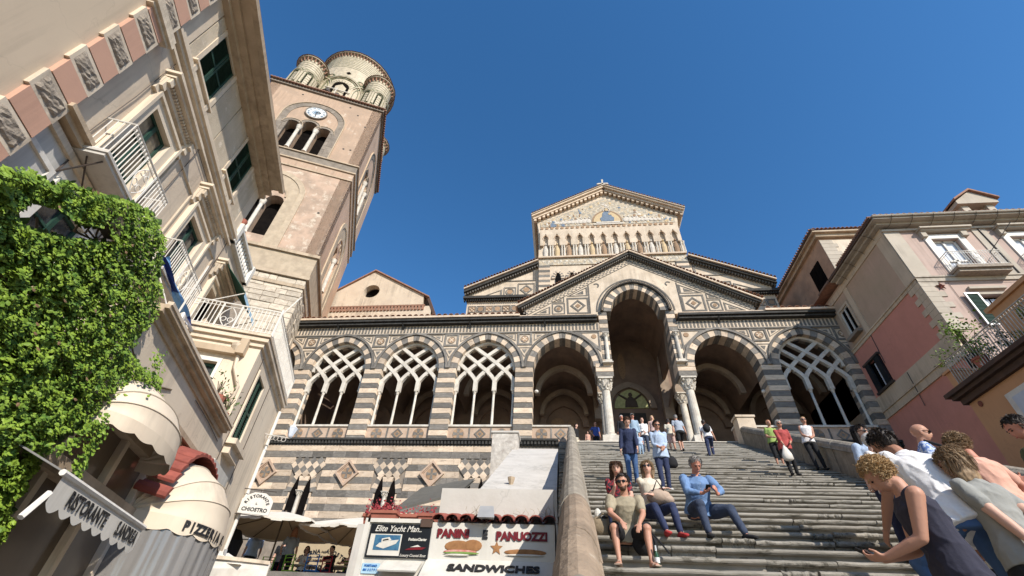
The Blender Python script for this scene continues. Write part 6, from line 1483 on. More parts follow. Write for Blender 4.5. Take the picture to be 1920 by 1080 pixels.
m = MB(); p = survey(1838, 757, 'x', XO-.02, 0); m.ell(p, (.03, .10, .10), 8, 6); m.build('wall_lamp', 'star', ob_)
m = MB(); m.box(XO+1.5, XO+1.8, 9, 14.5, 9.9, 12.3); m.box(XO+1.4, XO+1.9, 8.9, 14.6, 12.3, 12.45); m.build('roof_wall', 'r_orange', ob_)
def shrub(name, label, c, rad, n, mat, pot=None, leaf=.04, seed=1, stems=7, th=0.0, cat='plant', group=None):
    q = random.Random(seed); t = thing(name, label, cat, (c[0], c[1], c[2]), th, group); m = MB(); cen = [Vector((q.gauss(0, .45)*rad[0], q.gauss(0, .45)*rad[1], q.uniform(.1, 1)*rad[2])) for _ in range(stems)]
    for _ in range(n):
        k_ = q.choice(cen); p = Vector(c)+k_+Vector((q.gauss(0, .2)*rad[0], q.gauss(0, .2)*rad[1], q.gauss(0, .14)*rad[2]))
        leafgeo(m, p, Vector((q.gauss(0, .6), q.gauss(-.4, .6), .6)), q.uniform(.6, 1.2)*leaf, q.uniform(0, 6.28))
    stuff(m.build('leaves', mat, t)); m = MB()
    for k_ in cen: m.tube([c, Vector(c)+k_*.5+Vector((0, 0, .1)), Vector(c)+k_*1.05], [.02, .014, .006], 5)
    m.build('stem', 'bark', t)
    if pot: m = MB(); m.lathe((c[0], c[1], c[2]-pot[1]), [(pot[0]*.7, 0), (pot[0]*.95, pot[1]*.8), (pot[0]*1.08, pot[1]*.82), (pot[0]*1.08, pot[1])], 14); m.build('pot', pot[2], t)
    return t
p = survey(1835, 665, 'x', XO-.05, 0)
shrub('shrub', 'bright green leafy shrub leaning over the end of the iron railing', (XO-.1, p.y, 10.3), (.55, .95, 1.5), 620, 'leaf', (.22, .4, 'terracotta'), .055, 3, 9)
for k_ in range(6):
    shrub('shrub', ['pale potted plant behind the railing nearest the leaning shrub', 'second dense plant behind the terrace railing', 'third bushy plant behind the terrace railing', 'fourth plant behind the terrace railing', 'fifth plant behind the terrace railing', 'last plant behind the terrace railing at the right edge'][k_], (XO+.25, 14.5-k_*.95, 10.05), (.25, .4, .8), 260, 'leaf2' if k_ % 2 else 'leaf', (.2, .18, 'terracotta' if k_ != 1 else 'white_paint'), .045, 20+k_, 5, group='plants behind the right terrace railing')

m = MB(); m.tube([(19.2, YR-.03, 17.3), (19.15, YR-.03, 13.0)], .012, 4); m.tube([(18.0, YR-.09, 17.34), (21, YR-.10, 17.30), (26, YR-.09, 17.33)], .012, 4); m.tube([(22.6, YR-.07, 21.0), (22.65, YR-.08, 17.7)], .035, 6); stuff(m.build('cable', 'iron', rb))
# ============================================================ sandwich shop beside the stairs
sh = thing('sandwich_shop', 'white sandwich shop with red PANINI E PANUOZZI sign under a row of terracotta tiles', 'shop', (-1.2, 8.6, 0))
m = MB(); m.box(-2.12, -.14, 8.04, 12, 0, 3.46); m.build('wall', 'white_wall', sh)
m = MB(); m.box(-2.14, -.14, 7.98, 8.04, 2.93, 3.47); m.build('sign_board', 'sign_white', sh)
m = MB(); put_text(m, 'PANINI', .165, (-1.76, 7.965, 3.305), (1, 0, 0), (0, 0, 1), bold=.009, sx=.98); m.build('lettering', 'ink_red', sh); m = MB(); put_text(m, 'PANUOZZI', .165, (-.66, 7.965, 3.285), (1, 0, 0), (0, 0, 1), bold=.009, sx=.98); m.build('lettering', 'ink_red', sh)
m = MB(); put_text(m, 'E', .165, (-1.245, 7.965, 3.30), (1, 0, 0), (0, 0, 1), bold=.009); m.build('lettering', 'ink', sh)
# printed sandwich and panino
m = MB(); m.mat(0).ell((-1.66, 7.975, 3.13), (.22, .012, .085), 14, 8); m.ell((-1.43, 7.972, 3.145), (.15, .012, .085), 14, 8)
m.mat(1).ell((-1.62, 7.966, 3.055), (.27, .010, .028), 14, 6); m.mat(2).ell((-1.60, 7.960, 3.035), (.29, .010, .020), 14, 6); m.mat(3).ell((-1.66, 7.955, 3.01), (.20, .008, .014), 12, 6)
m.mat(0).ell((-.60, 7.972, 3.07), (.33, .012, .045), 16, 8); m.mat(3).ell((-.60, 7.962, 3.03), (.31, .010, .016), 14, 6)
m.mat(0).prism([(-1.05+(.10 if i % 2 == 0 else .045)*cos(pi/2+pi*i/5), 3.12+(.10 if i % 2 == 0 else .045)*sin(pi/2+pi*i/5)) for i in range(10)], 7.97, 7.98)
m.build('printed_food', ['bread', 'ham', 'salad', 'sign_white'], sh)
# sloping fascia with SANDWICHES
m = MB(); m.hexa([(-2.14, 7.62, 2.60), (-.14, 7.62, 2.60), (-.14, 7.98, 2.92), (-2.14, 7.98, 2.92), (-2.14, 7.60, 2.63), (-.14, 7.60, 2.63), (-.14, 7.98, 2.95), (-2.14, 7.98, 2.95)]); m.build('fascia', 'sign_white', sh)
m = MB(); d = Vector((0, .36, .32)).normalized(); put_text(m, 'SANDWICHES', .21, (-1.06, 7.585+.20, 2.62+.19), (1, 0, 0), d, bold=.009, sx=1.04); 
m.build('lettering', 'ink', sh)
m = MB(); m.box(-2.14, -.14, 7.60, 7.64, 2.2, 2.62); m.build('fascia', 'sign_white', sh)
for k_ in range(9):     # wavy row of barrel tiles above the sign
    x = -2.02+k_*.225; V = []
    for (y, z, r) in ((7.88, 3.50, .105), (8.35, 3.62, .10)):
        for j in range(7): a = pi*j/6; V.append((x+r*cos(a), y, z+r*.85*sin(a)))
    m = MB(); m.add(V+[(p[0]*1, p[1], p[2]-.018) for p in V], [(j, j+7, j+8, j+1) for j in range(6)]+[(j+14, j+15, j+22, j+21) for j in range(6)]+[(j, j+1, j+15, j+14) for j in range(6)]); m.build('roof_tile', 'tile_red', sh)
    V = []; x += .1125
    for (y, z, r) in ((7.90, 3.50, .07), (8.35, 3.60, .07)):
        for j in range(7): a = pi+pi*j/6; V.append((x+r*cos(a), y, z+r*.7*sin(a)+.02))
    m = MB(); m.add(V, [(j, j+1, j+8, j+7) for j in range(6)]); m.build('roof_tile', 'tile_red', sh)
m = MB(); m.box(-2.30, -2.12, 7.9, 9.2, 3.38, 3.50); m.build('roof_end', 'brown_edge', sh)
t = thing('floodlight', 'grey box floodlight sitting on the wavy tile row above the red lettering', 'floodlight', (-1.22, 7.85, 3.5))
m = MB(); m.hexa([(-1.36, 7.72, 3.50), (-1.08, 7.72, 3.50), (-1.12, 7.95, 3.52), (-1.32, 7.95, 3.52), (-1.33, 7.78, 3.68), (-1.11, 7.78, 3.68), (-1.13, 7.95, 3.70), (-1.31, 7.95, 3.70)]); m.build('housing', 'grey_metal', t); m = MB(); m.tube([(-1.22, 7.9, 3.5), (-1.22, 8.1, 3.45)], .02, 5); m.build('bracket', 'iron', t)
wh = thing('white_house', 'plain whitewashed low house with sloping roof and rough stone chimney beside the stair parapet', 'house', (-1.2, 15, 0))
m = MB(); m.box(-2.14, -.16, 8.36, 8.6, 3.5, 4.12); m.box(-2.14, -.16, 8.6, 12.0, 3.3, 4.0); m.build('parapet_wall', 'white_wall', wh)
m = MB(); m.add([(-2.5, 12, 0), (-.14, 12, 0), (-.14, 25.2, 0), (-2.5, 25.2, 0), (-2.1, 12, 5.2), (-.14, 12, 5.2), (-.14, 19.2, 9.05), (-2.05, 19.2, 9.05), (-.14, 25.2, 9.4), (-2.05, 25.2, 9.4), (-2.5, 25.2, 0)],
    [(0, 1, 5, 4), (4, 5, 6, 7), (7, 6, 8, 9), (0, 4, 7, 9, 10), (1, 2, 8, 6, 5), (2, 10, 9, 8)]); m.build('wall', 'white_wall', wh)
m = MB(); m.box(-2.95, -1.85, 18.9, 19.8, 6.5, 9.62); ch2 = m.build('chimney', 'white_dirty', wh)
m = MB(); m.box(-3.0, -1.8, 18.85, 19.85, 9.62, 9.70); m.build('cap', 'white_wall', ch2)
m = MB(); p = survey(958, 915, 'y', 12.6); m.lathe((p.x, 12.6, 5.4), [(.05, 0), (.05, .12), (.09, .24), (.10, .30)], 8); m.build('vent', 'trim_brown', wh)
m = MB(); m.add([(-3.5, 9.9, 4.15), (-2.15, 9.9, 4.5), (-2.15, 11.6, 5.35), (-3.5, 11.6, 5.1), (-3.5, 9.9, 4.10), (-2.15, 9.9, 4.45), (-2.15, 11.6, 5.30), (-3.5, 11.6, 5.05)], [(0, 1, 2, 3), (7, 6, 5, 4), (0, 4, 5, 1), (0, 3, 7, 4)])
gc = m.build('canopy', 'c_canopy', base=(-2.8, 10, 4.1)); tag(gc, 'grey-green canvas canopy in shade left of the whitewashed house', 'canopy')
# weeds growing on the shop roof
m = MB()
for _ in range(26):
    x = R.choice([R.uniform(-.95, -.45), R.uniform(-.3, -.2), R.uniform(-1.6, -1.45)]); p = Vector((x, 8.2, 3.6)); pts = [p]
    for q in range(4): p = p+Vector((R.gauss(0, .035), R.gauss(0, .02), R.uniform(.02, .06))); pts.append(p)
    m.tube(pts, .0035, 3)
tag(m.build('weeds', 'c_khaki', base=(-.7, 8.2, 3.6)), 'thin dry weeds growing out of the tiles over the sandwich sign', 'weeds')['kind'] = 'stuff'
# billboard
bd = thing('billboard', 'black advertising board with white script and a yacht photograph in a white frame', 'advertising board', (-2.6, 7.95, 0))
m = MB(); m.box(-3.22, -2.16, 7.96, 8.0, 0, 3.50); m.box(-3.24, -3.16, 7.92, 7.99, 0, 3.50); m.box(-3.2, -2.16, 7.92, 7.99, 3.44, 3.50); m.build('frame', 'sign_white', bd)
m = MB(); m.box(-3.13, -2.12, 7.93, 7.96, 2.94, 3.42); m.build('panel', 'sign_black', bd)
m = MB(); put_text(m, 'Elite Yacht Man..', .125, (-2.66, 7.925, 3.345), (1, 0, 0), (0, 0, 1), shear=.35, bold=.001, sx=.92); put_text(m, 'PositanoCharter', .055, (-2.32, 7.925, 3.20), (1, 0, 0), (0, 0, 1), shear=.2, bold=.002, sx=.8); put_text(m, 'Luxury Coastal Boat', .055, (-2.36, 7.925, 2.975), (1, 0, 0), (0, 0, 1), shear=.35, sx=.9); m.build('lettering', 'sign_white', bd)
m = MB(); m.box(-3.10, -2.58, 7.926, 7.93, 2.965, 3.27); m.build('photo_mount', 'sign_white', bd)
m = MB(); m.box(-3.02, -2.60, 7.922, 7.926, 3.04, 3.255); m.build('photo_sea', 'blue_deep', bd)
m = MB(); m.mat(0).prism([(-2.98, 3.09), (-2.85, 3.06), (-2.66, 3.13), (-2.62, 3.19), (-2.80, 3.17), (-2.93, 3.14)], 7.918, 7.922); m.prism([(-2.90, 3.15), (-2.74, 3.18), (-2.78, 3.225), (-2.90, 3.20)], 7.916, 7.922); m.mat(1).prism([(-2.88, 3.165), (-2.78, 3.185), (-2.80, 3.20), (-2.88, 3.185)], 7.914, 7.916); m.build('photo_yacht', ['sign_white', 'sign_black'], bd)
m = MB(); m.mat(0).prism([(-2.50, 3.05), (-2.22, 3.06), (-2.16, 3.09), (-2.30, 3.095), (-2.44, 3.075)], 7.922, 7.93); m.mat(1).prism([(-2.42, 3.09), (-2.25, 3.10), (-2.30, 3.125)], 7.922, 7.93); m.build('printed_boat', ['ink_red', 'sign_white'], bd)
m = MB(); m.box(-3.14, -2.86, 7.945, 7.955, 2.72, 2.86); bs = m.build('blue_notice', 'sign_blue', bd); m = MB(); put_text(m, 'POSITANO', .042, (-3.0, 7.94, 2.825), (1, 0, 0), (0, 0, 1), bold=.001); put_text(m, '081 3 2 7 9 1', .042, (-3.0, 7.94, 2.77), (1, 0, 0), (0, 0, 1), bold=.001); m.build('lettering', 'blue_paint', bs)
m = MB(); m.hexa([(-2.80, 7.70, 2.72), (-2.2, 7.70, 2.72), (-2.2, 7.96, 2.88), (-2.80, 7.96, 2.88), (-2.80, 7.69, 2.74), (-2.2, 7.69, 2.74), (-2.2, 7.96, 2.90), (-2.80, 7.96, 2.90)]); tag(m.build('white_canopy', 'sign_white', base=(-2.5, 7.8, 2.7)), 'small white sloping canopy just below the black advertising board', 'canopy')
# planters behind the board
pw = MB(); pw.box(-3.9, -2.15, 9.2, 9.7, 2.6, 3.70); tag(pw.build('white_ledge', 'white_wall', base=(-3, 9.4, 2.6)), 'white masonry ledge carrying the red planters behind the board', 'ledge')
for k_, (x, y, w, fl_) in enumerate(((-3.45, 9.35, .50, 1), (-3.0, 9.6, .40, 0), (-2.62, 9.5, .36, 0), (-3.75, 9.62, .40, 1))):
    t = thing('planter', ['front terracotta trough planter full of dark red flowers', 'low terracotta trough with two dark pots behind it', 'small terracotta trough at the right end of the ledge', 'terracotta planter at the left end with drooping red flowers'][k_], 'planter', (x, y, 3.70), 0, 'terracotta planters on the white ledge')
    m = MB(); m.add([(x-w*.42, y-.10, 3.70), (x+w*.42, y-.10, 3.70), (x+w*.42, y+.10, 3.70), (x-w*.42, y+.10, 3.70), (x-w*.5, y-.13, 3.93), (x+w*.5, y-.13, 3.93), (x+w*.5, y+.13, 3.93), (x-w*.5, y+.13, 3.93)], [(0, 3, 2, 1), (4, 5, 6, 7), (0, 1, 5, 4), (1, 2, 6, 5), (2, 3, 7, 6), (3, 0, 4, 7)]); m.box(x-w*.53, x+w*.53, y-.15, y+.15, 3.90, 3.955); m.build('box', 'terracotta', t)
    m = MB(); q = random.Random(40+k_); 
    for _ in range(230 if fl_ else 40):
        p = Vector((x+q.uniform(-w*.55, w*.55), y+q.gauss(0, .08), 3.96+abs(q.gauss(0, .09)))); leafgeo(m, p, Vector((q.gauss(0, .6), -.6+q.gauss(0, .5), .5)), q.uniform(.02, .035), q.uniform(0, 6))
    stuff(m.build('flowers', 'flower_red', t))
# ============================================================ restaurant terrace
def umbrella(cx, cy, z, hw, label, rot):
    t = thing('parasol', label, 'parasol', (cx, cy, 3.5), 0, 'white parasols over the restaurant terrace'); N = 8
    V = [(0, 0, z+.52)]; rings = []
    for k_ in range(1, 5):
        f = k_/4
        for i in range(N*4):
            a = 2*pi*i/(N*4); sq = 1/max(abs(cos(a)), abs(sin(a))); sq = min(sq, 1.36); sag = -.05*abs(sin(a*4))*f
            V.append((hw*f*sq*cos(a), hw*f*sq*sin(a), z+.52*(1-f**1.05)+sag))
    n = N*4; F = [(0, 1+i, 1+(i+1) % n) for i in range(n)]
    for k_ in range(3):
        for i in range(n): F.append((1+k_*n+i, 1+(k_+1)*n+i, 1+(k_+1)*n+(i+1) % n, 1+k_*n+(i+1) % n))
    c, s_ = cos(rot), sin(rot); V = [(cx+x*c-y*s_, cy+x*s_+y*c, zz) for x, y, zz in V]
    m = MB(); m.add(V, F); m.build('canopy', 'umbrella', t)
    m = MB(); m.add([(x, y, zz-.012) for x, y, zz in V], F); m.build('underside', 'umbrella_lit_through', t)  # copy of the canopy, coloured as if lit through from above
    m = MB(); k_ = len(V)-n; W = V[k_:]
    for i in range(n):
        a, b_ = W[i], W[(i+1) % n]; dr = .045+.03*abs(sin(i*1.7)); m.add([a, b_, (b_[0], b_[1], b_[2]-dr), ((a[0]+b_[0])/2, (a[1]+b_[1])/2, a[2]-dr*1.1), (a[0], a[1], a[2]-dr)], [(0, 1, 2, 3, 4)])
    m.build('valance', 'umbrella', t)
    m = MB(); m.tube([(cx, cy, 3.5), (cx, cy, z+.56)], .03, 7); m.build('pole', 'bark', t)
    for i in range(0, n, 4):
        m = MB(); p = W[i]; m.tube([(cx, cy, z+.48), (cx+(p[0]-cx)*.5, cy+(p[1]-cy)*.5, z+.22), (p[0], p[1], p[2]-.02)], .012, 4); m.build('rib', 'bark', t)
    return t
umbrella(-9.55, 16.2, 5.10, 1.62, 'left white parasol with brown lining beside the RISTORANTE sign', .12)
umbrella(-6.85, 16.4, 5.02, 1.45, 'right white parasol with brown lining next to the black advertising board', -.06)
# banner
bn = thing('banner', 'tan cloth banner lettered TAVERNA DEGLI APOSTOLI RISTORANTE under the parasols', 'banner', (-9.6, 20.4, 3.5))
m = MB(); YN = 20.4; x0, x1, z0, z1 = -11.25, -8.40, 4.36, 5.48
m.box(x0, x1, YN, YN+.04, z0, z1); m.build('cloth', 'sign_tan', bn)
m = MB()
tx = 'TAVERNA'; cx = (x0+x1)/2
for st, a0, da in (('TAVERNA', 128, -5.2), ('APOSTOLI', 84, -5.4)):
    for i, chh in enumerate(st): a = radians(a0+da*i); put_text(m, chh, .20, (cx+1.72*cos(a), YN-.012, 3.54+1.66*sin(a)), (sin(a), 0, -cos(a)), (cos(a), 0, sin(a)), bold=.008)
put_text(m, 'degli', .11, (cx+.02, YN-.012, 5.18), (1, 0, 0), (0, 0, 1)); put_text(m, 'WINE BAR', .10, (cx, YN-.012, 5.0), (1, 0, 0), (0, 0, 1), bold=.003); put_text(m, 'LIVE MUSIC NIGHT', .095, (cx, YN-.012, 4.86), (1, 0, 0), (0, 0, 1), bold=.003)
put_text(m, 'RISTORANTE', .32, (cx, YN-.012, 4.58), (1, 0, 0), (0, 0, 1), bold=.009, sx=1.0); m.build('lettering', 'ink', bn)
m = MB(); m.tube([(x0, YN+.06, 3.5), (x0, YN+.06, z1+.1)], .03, 6); m.tube([(x1, YN+.06, 3.5), (x1, YN+.06, z1+.1)], .03, 6); m.build('post', 'bark', bn)
# hanging sign
hsn = thing('hanging_sign', 'white arched sign lettered RISTORANTE IL CHIOSTRO on an iron bracket', 'sign', (X1+.7, 16.4, 5.3), TL)
a_ = survey(446, 957, 'y', 16.4, TL); b_ = survey(505, 962, 'y', 16.4, TL); zc = a_.z; w = b_.x-a_.x; cx = (a_.x+b_.x)/2; hh = w*.62
pts = [(a_.x, zc-.06), (b_.x, zc-.06), (b_.x, zc+hh*.62), (b_.x-.10*w, zc+hh*.80), (cx+.18*w, zc+hh), (cx-.18*w, zc+hh), (a_.x+.10*w, zc+hh*.80), (a_.x, zc+hh*.62)]
m = MB(); m.prism(pts, 16.38, 16.42); m.build('board', 'sign_white', hsn)
m = MB()
for i, chh in enumerate('RISTORANTE'):
    a = radians(160-i*15.6); put_text(m, chh, w*.135, (cx+.37*w*cos(a), 16.374, zc+.17*w+.34*w*sin(a)), (sin(a), 0, -cos(a)), (cos(a), 0, sin(a)), bold=.004)
put_text(m, 'IL', w*.10, (cx, 16.374, zc+.26*w), (1, 0, 0), (0, 0, 1)); put_text(m, 'CHIOSTRO', w*.165, (cx, 16.374, zc+.07*w), (1, 0, 0), (0, 0, 1), bold=.004, sx=1.0); m.build('lettering', 'ink', hsn)
m = MB(); m.tube([(X1, 16.4, zc+hh+.08), (b_.x, 16.4, zc+hh+.08)], .015, 5); m.tube([(cx, 16.4, zc+hh+.08), (cx, 16.4, zc+hh-.02)], .01, 4); m.build('bracket', 'iron', hsn); m = MB(); m.tube([(X1, 16.4, zc-.08), (b_.x-.1, 16.4, zc-.1)], .015, 5); m.build('bracket', 'iron', hsn)
# chairs and tables on the terrace
def chair(x, y, rot, mat, label):
    t = thing('chair', label, 'chair', (x, y, 3.5), 0, 'painted wooden chairs on the terrace'); c, s_ = cos(rot), sin(rot)
    T = lambda p: (x+p[0]*c-p[1]*s_, y+p[0]*s_+p[1]*c, 3.5+p[2])
    def bar(a, b_, r, nm, mt=mat): m = MB(); m.tube([T(a), T(b_)], r, 5); return m.build(nm, mt, t)
    for (u, v) in ((-.19, -.19), (.19, -.19)): bar((u, v, 0), (u, v, .45), .02, 'leg')
    for (u, v) in ((-.19, .19), (.19, .19)): bar((u, v, 0), (u, v+.04, .90), .02, 'leg')
    m = MB(); m.add([T((a, b_, z)) for z in (.43, .46) for a, b_ in ((-.21, -.21), (.21, -.21), (.21, .21), (-.21, .21))], [(0, 3, 2, 1), (4, 5, 6, 7), (0, 1, 5, 4), (1, 2, 6, 5), (2, 3, 7, 6), (3, 0, 4, 7)]); m.build('seat', mat, t)
    for z in (.56, .68, .80, .89): m = MB(); m.tube([T((-.19, .225, z)), T((0, .25, z+.01)), T((.19, .225, z))], .022, 5, flat=.5); m.build('slat', mat, t)
    for (u, v) in ((-.19, 0), (.19, 0)): bar((u, -.19, .2), (u, .19, .2), .013, 'stretcher')
for (px, py, Y, r_, mt, lb_) in ((500, 1052, 16.9, .3, 'lime_paint', 'lime green chair behind the boat'), (520, 1056, 17.2, -.4, 'red_paint', 'dark red chair next to the lime green one by the boat'), (552, 1050, 16.8, 2.9, 'lime_paint', 'lime green chair beside the seated woman in white'),
        (590, 1056, 16.6, 3.2, 'blue_paint', 'blue chair with its back to the stairs in front of the banner'), (622, 1056, 16.9, 2.8, 'red_paint', 'red chair right of the blue chair'), (655, 1056, 17.2, .2, 'lime_paint', 'lime green chair nearest the advertising board')):
    p = survey(px, py, 'y', Y); chair(p.x, Y, r_, mt, lb_)
for px, lb_ in ((575, 'small wooden table with the seated woman in white'), (640, 'small wooden table at the right under the parasol')):
    p = survey(px, 1056, 'y', 17.6); t = thing('table', lb_, 'table', (p.x, 17.6, 3.5), 0, 'tables on the terrace')
    m = MB(); m.box(p.x-.38, p.x+.38, 17.25, 17.95, 4.20, 4.24); m.build('tabletop', 'trim', t)
    for u in (-.3, .3):
        for v in (-.28, .28): m = MB(); m.tube([(p.x+u, 17.6+v, 3.5), (p.x+u, 17.6+v, 4.2)], .025, 5); m.build('leg', 'bark', t)
# small boat
bt = thing('boat', 'small white rowing boat with grey gunwale standing by the restaurant wall', 'boat', (-6.6, 11.6, 2.5))
m = MB(); N = 16; a_ = survey(505, 1063, 'y', 11.6); b_ = survey(345, 1050, 'y', 11.2)
tip = Vector((a_.x, 11.6, a_.z-.02)); stern = Vector((b_.x-.8, 10.6, tip.z-.02)); ax = (stern-tip); L_ = ax.length; ax.normalize(); sdv = Vector((-ax.y, ax.x, 0)).normalized()
def hull(k, t):
    w = .85*sin(min(1, t*1.5+.02)*pi/2)**.8; 
    return w
V = []; prof = ((1.0, 0), (.97, -.25), (.80, -.55), (.35, -.82), (0, -.88))
for i in range(N+1):
    t = i/N; w = hull(0, t); c = tip+ax*L_*t+Vector((0, 0, .10*(1-t)**2))
    for s_ in (-1, 1):
        for (k_, dz) in (prof if s_ < 0 else prof[::-1][1:]): V.append(c+sdv*w*k_*s_+Vector((0, 0, dz*(.55+.45*min(1, t*2)))))
P = 9; F = [(i*P+j, i*P+j+1, (i+1)*P+j+1, (i+1)*P+j) for i in range(N) for j in range(P-1)]; F.append(tuple(range(N*P, N*P+P)))
m.add(V, F); m.build('hull', 'white_paint', bt)
m = MB(); o = []; i_ = []
for i in range(N+1):
    t = i/N; w = hull(0, t); c = tip+ax*L_*t+Vector((0, 0, .10*(1-t)**2+.02)); o.append((c+sdv*(w+.05), c-sdv*(w+.05), c+sdv*max(0, w-.14), c-sdv*max(0, w-.14)))
for i in range(N):
    A, B2 = o[i], o[i+1]; m.add([A[0], B2[0], B2[2], A[2], A[1], B2[1], B2[3], A[3]], [(0, 1, 2, 3), (4, 7, 6, 5)]); m.add([A[0], B2[0], B2[0]-Vector((0, 0, .07)), A[0]-Vector((0, 0, .07)), A[1], B2[1], B2[1]-Vector((0, 0, .07)), A[1]-Vector((0, 0, .07))], [(0, 3, 2, 1), (4, 5, 6, 7)])
m.build('gunwale', 'trim', bt)
m = MB(); c = tip+ax*L_*.45; m.hexa([tuple(c+ax*a*1.6+sdv*b_*.6+Vector((0, 0, z))) for z in (-.6, -.4) for a, b_ in ((-1, -1), (1, -1), (1, 1), (-1, 1))]); m.build('inner_floor', 'trim_brown', bt)
m = MB(); m.box(bt.location.x-.9, bt.location.x-.7, 11.2, 11.9, 2.5, tip.z-.7); m.build('trestle', 'bark', bt); m = MB(); m.box(-8.6, -8.4, 10.6, 11.6, 2.5, tip.z-.7); m.build('trestle', 'bark', bt)
c = tip+ax*1.25+Vector((0, 0, .05)); m = MB(); NX, NY = 26, 18
for j in range(NY+1):
    for i in range(NX+1):
        u, v = i/NX-.5, j/NY-.5; e = max(0, 1-(u*u+v*v)*4.2); h = e*.26+mnoise.noise(Vector((u*7, v*7, 1)))*.12*e+abs(mnoise.noise(Vector((u*14+3*v, v*11, 5))))*.12*e
        p = c+ax*(u*1.5)+sdv*(v*1.15)+Vector((0, 0, h-.10)); m.v.append(tuple(p))
for j in range(NY):
    for i in range(NX): a = j*(NX+1)+i; m.f.append((a, a+1, a+NX+2, a+NX+1)); m.m.append(0)
tag(m.build('white_cloth', 'white_paint', smooth=True, base=c), 'crumpled white canvas heaped on the small boat', 'canvas')
p = survey(424, 1055, 'y', 11.0); q = survey(424, 1030, 'y', 11.0)
m = MB(); m.tube([(p.x-.05, 11, 2.5), (q.x, 11, q.z)], .035, 7); tag(m.build('metal_post', 'grey_metal', base=(p.x, 11, 2.5)), 'short grey metal post standing at the boat with the canvas', 'post')
p = survey(432, 1000, 'y', 15.4)
m = MB(); m.tube([(p.x, 15.4, 3.5), (p.x, 15.4, 4.1), (p.x, 15.4, 4.55), (p.x, 15.4, 4.85)], [.36, .42, .46, .30], 12); tag(m.build('covered_heater', 'c_black', base=(p.x, 15.4, 3.5)), 'bulky black covered object standing against the restaurant wall corner', 'covered object')
# ============================================================ people
JOBS = []
def V3(*a): return Vector(a)
def loft(m, rings, n=12, cap=True):
    """rings: (centre, half width u, half depth w, u axis, w axis)"""
    V = []
    for (c, a, b_, u, w) in rings:
        for k_ in range(n): t = 2*pi*k_/n; V.append(c+u*(a*cos(t))+w*(b_*sin(t)))
    F = [(i*n+k_, i*n+(k_+1) % n, (i+1)*n+(k_+1) % n, (i+1)*n+k_) for i in range(len(rings)-1) for k_ in range(n)]
    F += [tuple(range(n-1, -1, -1)), tuple(range((len(rings)-1)*n, len(rings)*n))]
    return m.add(V, F)
def limb(m, pts, rs, n=10, flat=1.0, capr=True):
    m.tube(pts, rs, n, flat=flat)
    for p, r in zip(pts, rs): m.ell(p, (r*.99, r*.99, r*.99), n, 6)
def ik(a, b_, l1, l2, pole):
    d = b_-a; L = min(d.length, (l1+l2)*.999); d = d.normalized() if d.length > 1e-6 else V3(0, 0, -1)
    x = (l1*l1-l2*l2+L*L)/(2*L); h = sqrt(max(0, l1*l1-x*x)); p = pole-d*pole.dot(d); p = p.normalized() if p.length > 1e-5 else d.orthogonal().normalized()
    return a+d*x+p*h, a+d*L
def remesh(mb, name, mats, parent, voxel, smooth=3):
    JOBS.append((mb, name, mats, parent, voxel, smooth))
def flush():
    tmp = []
    for (mb, name, mats, parent, voxel, sm) in JOBS:
        me = mb.mesh('tmp', mats); ob = bpy.data.objects.new('tmp', me); COL.objects.link(ob)
        r = ob.modifiers.new('r', 'REMESH'); r.mode = 'VOXEL'; r.voxel_size = voxel; r.use_smooth_shade = True
        s = ob.modifiers.new('s', 'SMOOTH'); s.factor = .5; s.iterations = sm
        tmp.append(ob)
    bpy.context.view_layer.update(); dg = bpy.context.evaluated_depsgraph_get()
    for ob, (mb, name, mats, parent, voxel, sm) in zip(tmp, JOBS):
        me = bpy.data.meshes.new_from_object(ob.evaluated_get(dg)); me.name = name; me.materials.clear(); me.materials.append(MT[mats if isinstance(mats, str) else mats[0]])
        if name in ('shirt', 'trousers', 'skirt', 'shorts'):
            n = len(me.vertices); co = [0.0]*(3*n); no = [0.0]*(3*n); me.vertices.foreach_get('co', co); me.vertices.foreach_get('normal', no); amp = .0085 if name == 'shirt' else .006; ph = R.uniform(0, 50)
            for i in range(n):
                x, y, z = co[3*i:3*i+3]; w = 1-2*abs(mnoise.noise(Vector((x*9+z*5+ph, y*9-z*4, z*5.5+ph)))); w2 = mnoise.noise(Vector((x*22, y*22, z*15+ph))); d_ = amp*(w*w*1.1-.45)+amp*.35*w2
                co[3*i] += no[3*i]*d_; co[3*i+1] += no[3*i+1]*d_; co[3*i+2] += no[3*i+2]*d_
            me.vertices.foreach_set('co', co); me.update()
        if name == 'hair':
            n = len(me.vertices); co = [0.0]*(3*n); no = [0.0]*(3*n); me.vertices.foreach_get('co', co); me.vertices.foreach_get('normal', no)
            for i in range(n):
                x, y, z = co[3*i:3*i+3]; d_ = .007*mnoise.noise(Vector((x*60, y*60, z*18)))
                co[3*i] += no[3*i]*d_; co[3*i+1] += no[3*i+1]*d_; co[3*i+2] += no[3*i+2]*d_
            me.vertices.foreach_set('co', co); me.update()
        o = bpy.data.objects.new(name, me); COL.objects.link(o); o.parent = parent; INFO[o.name] = INFO[parent.name]
    for ob in tmp: me = ob.data; bpy.data.objects.remove(ob); bpy.data.meshes.remove(me)
    JOBS.clear()
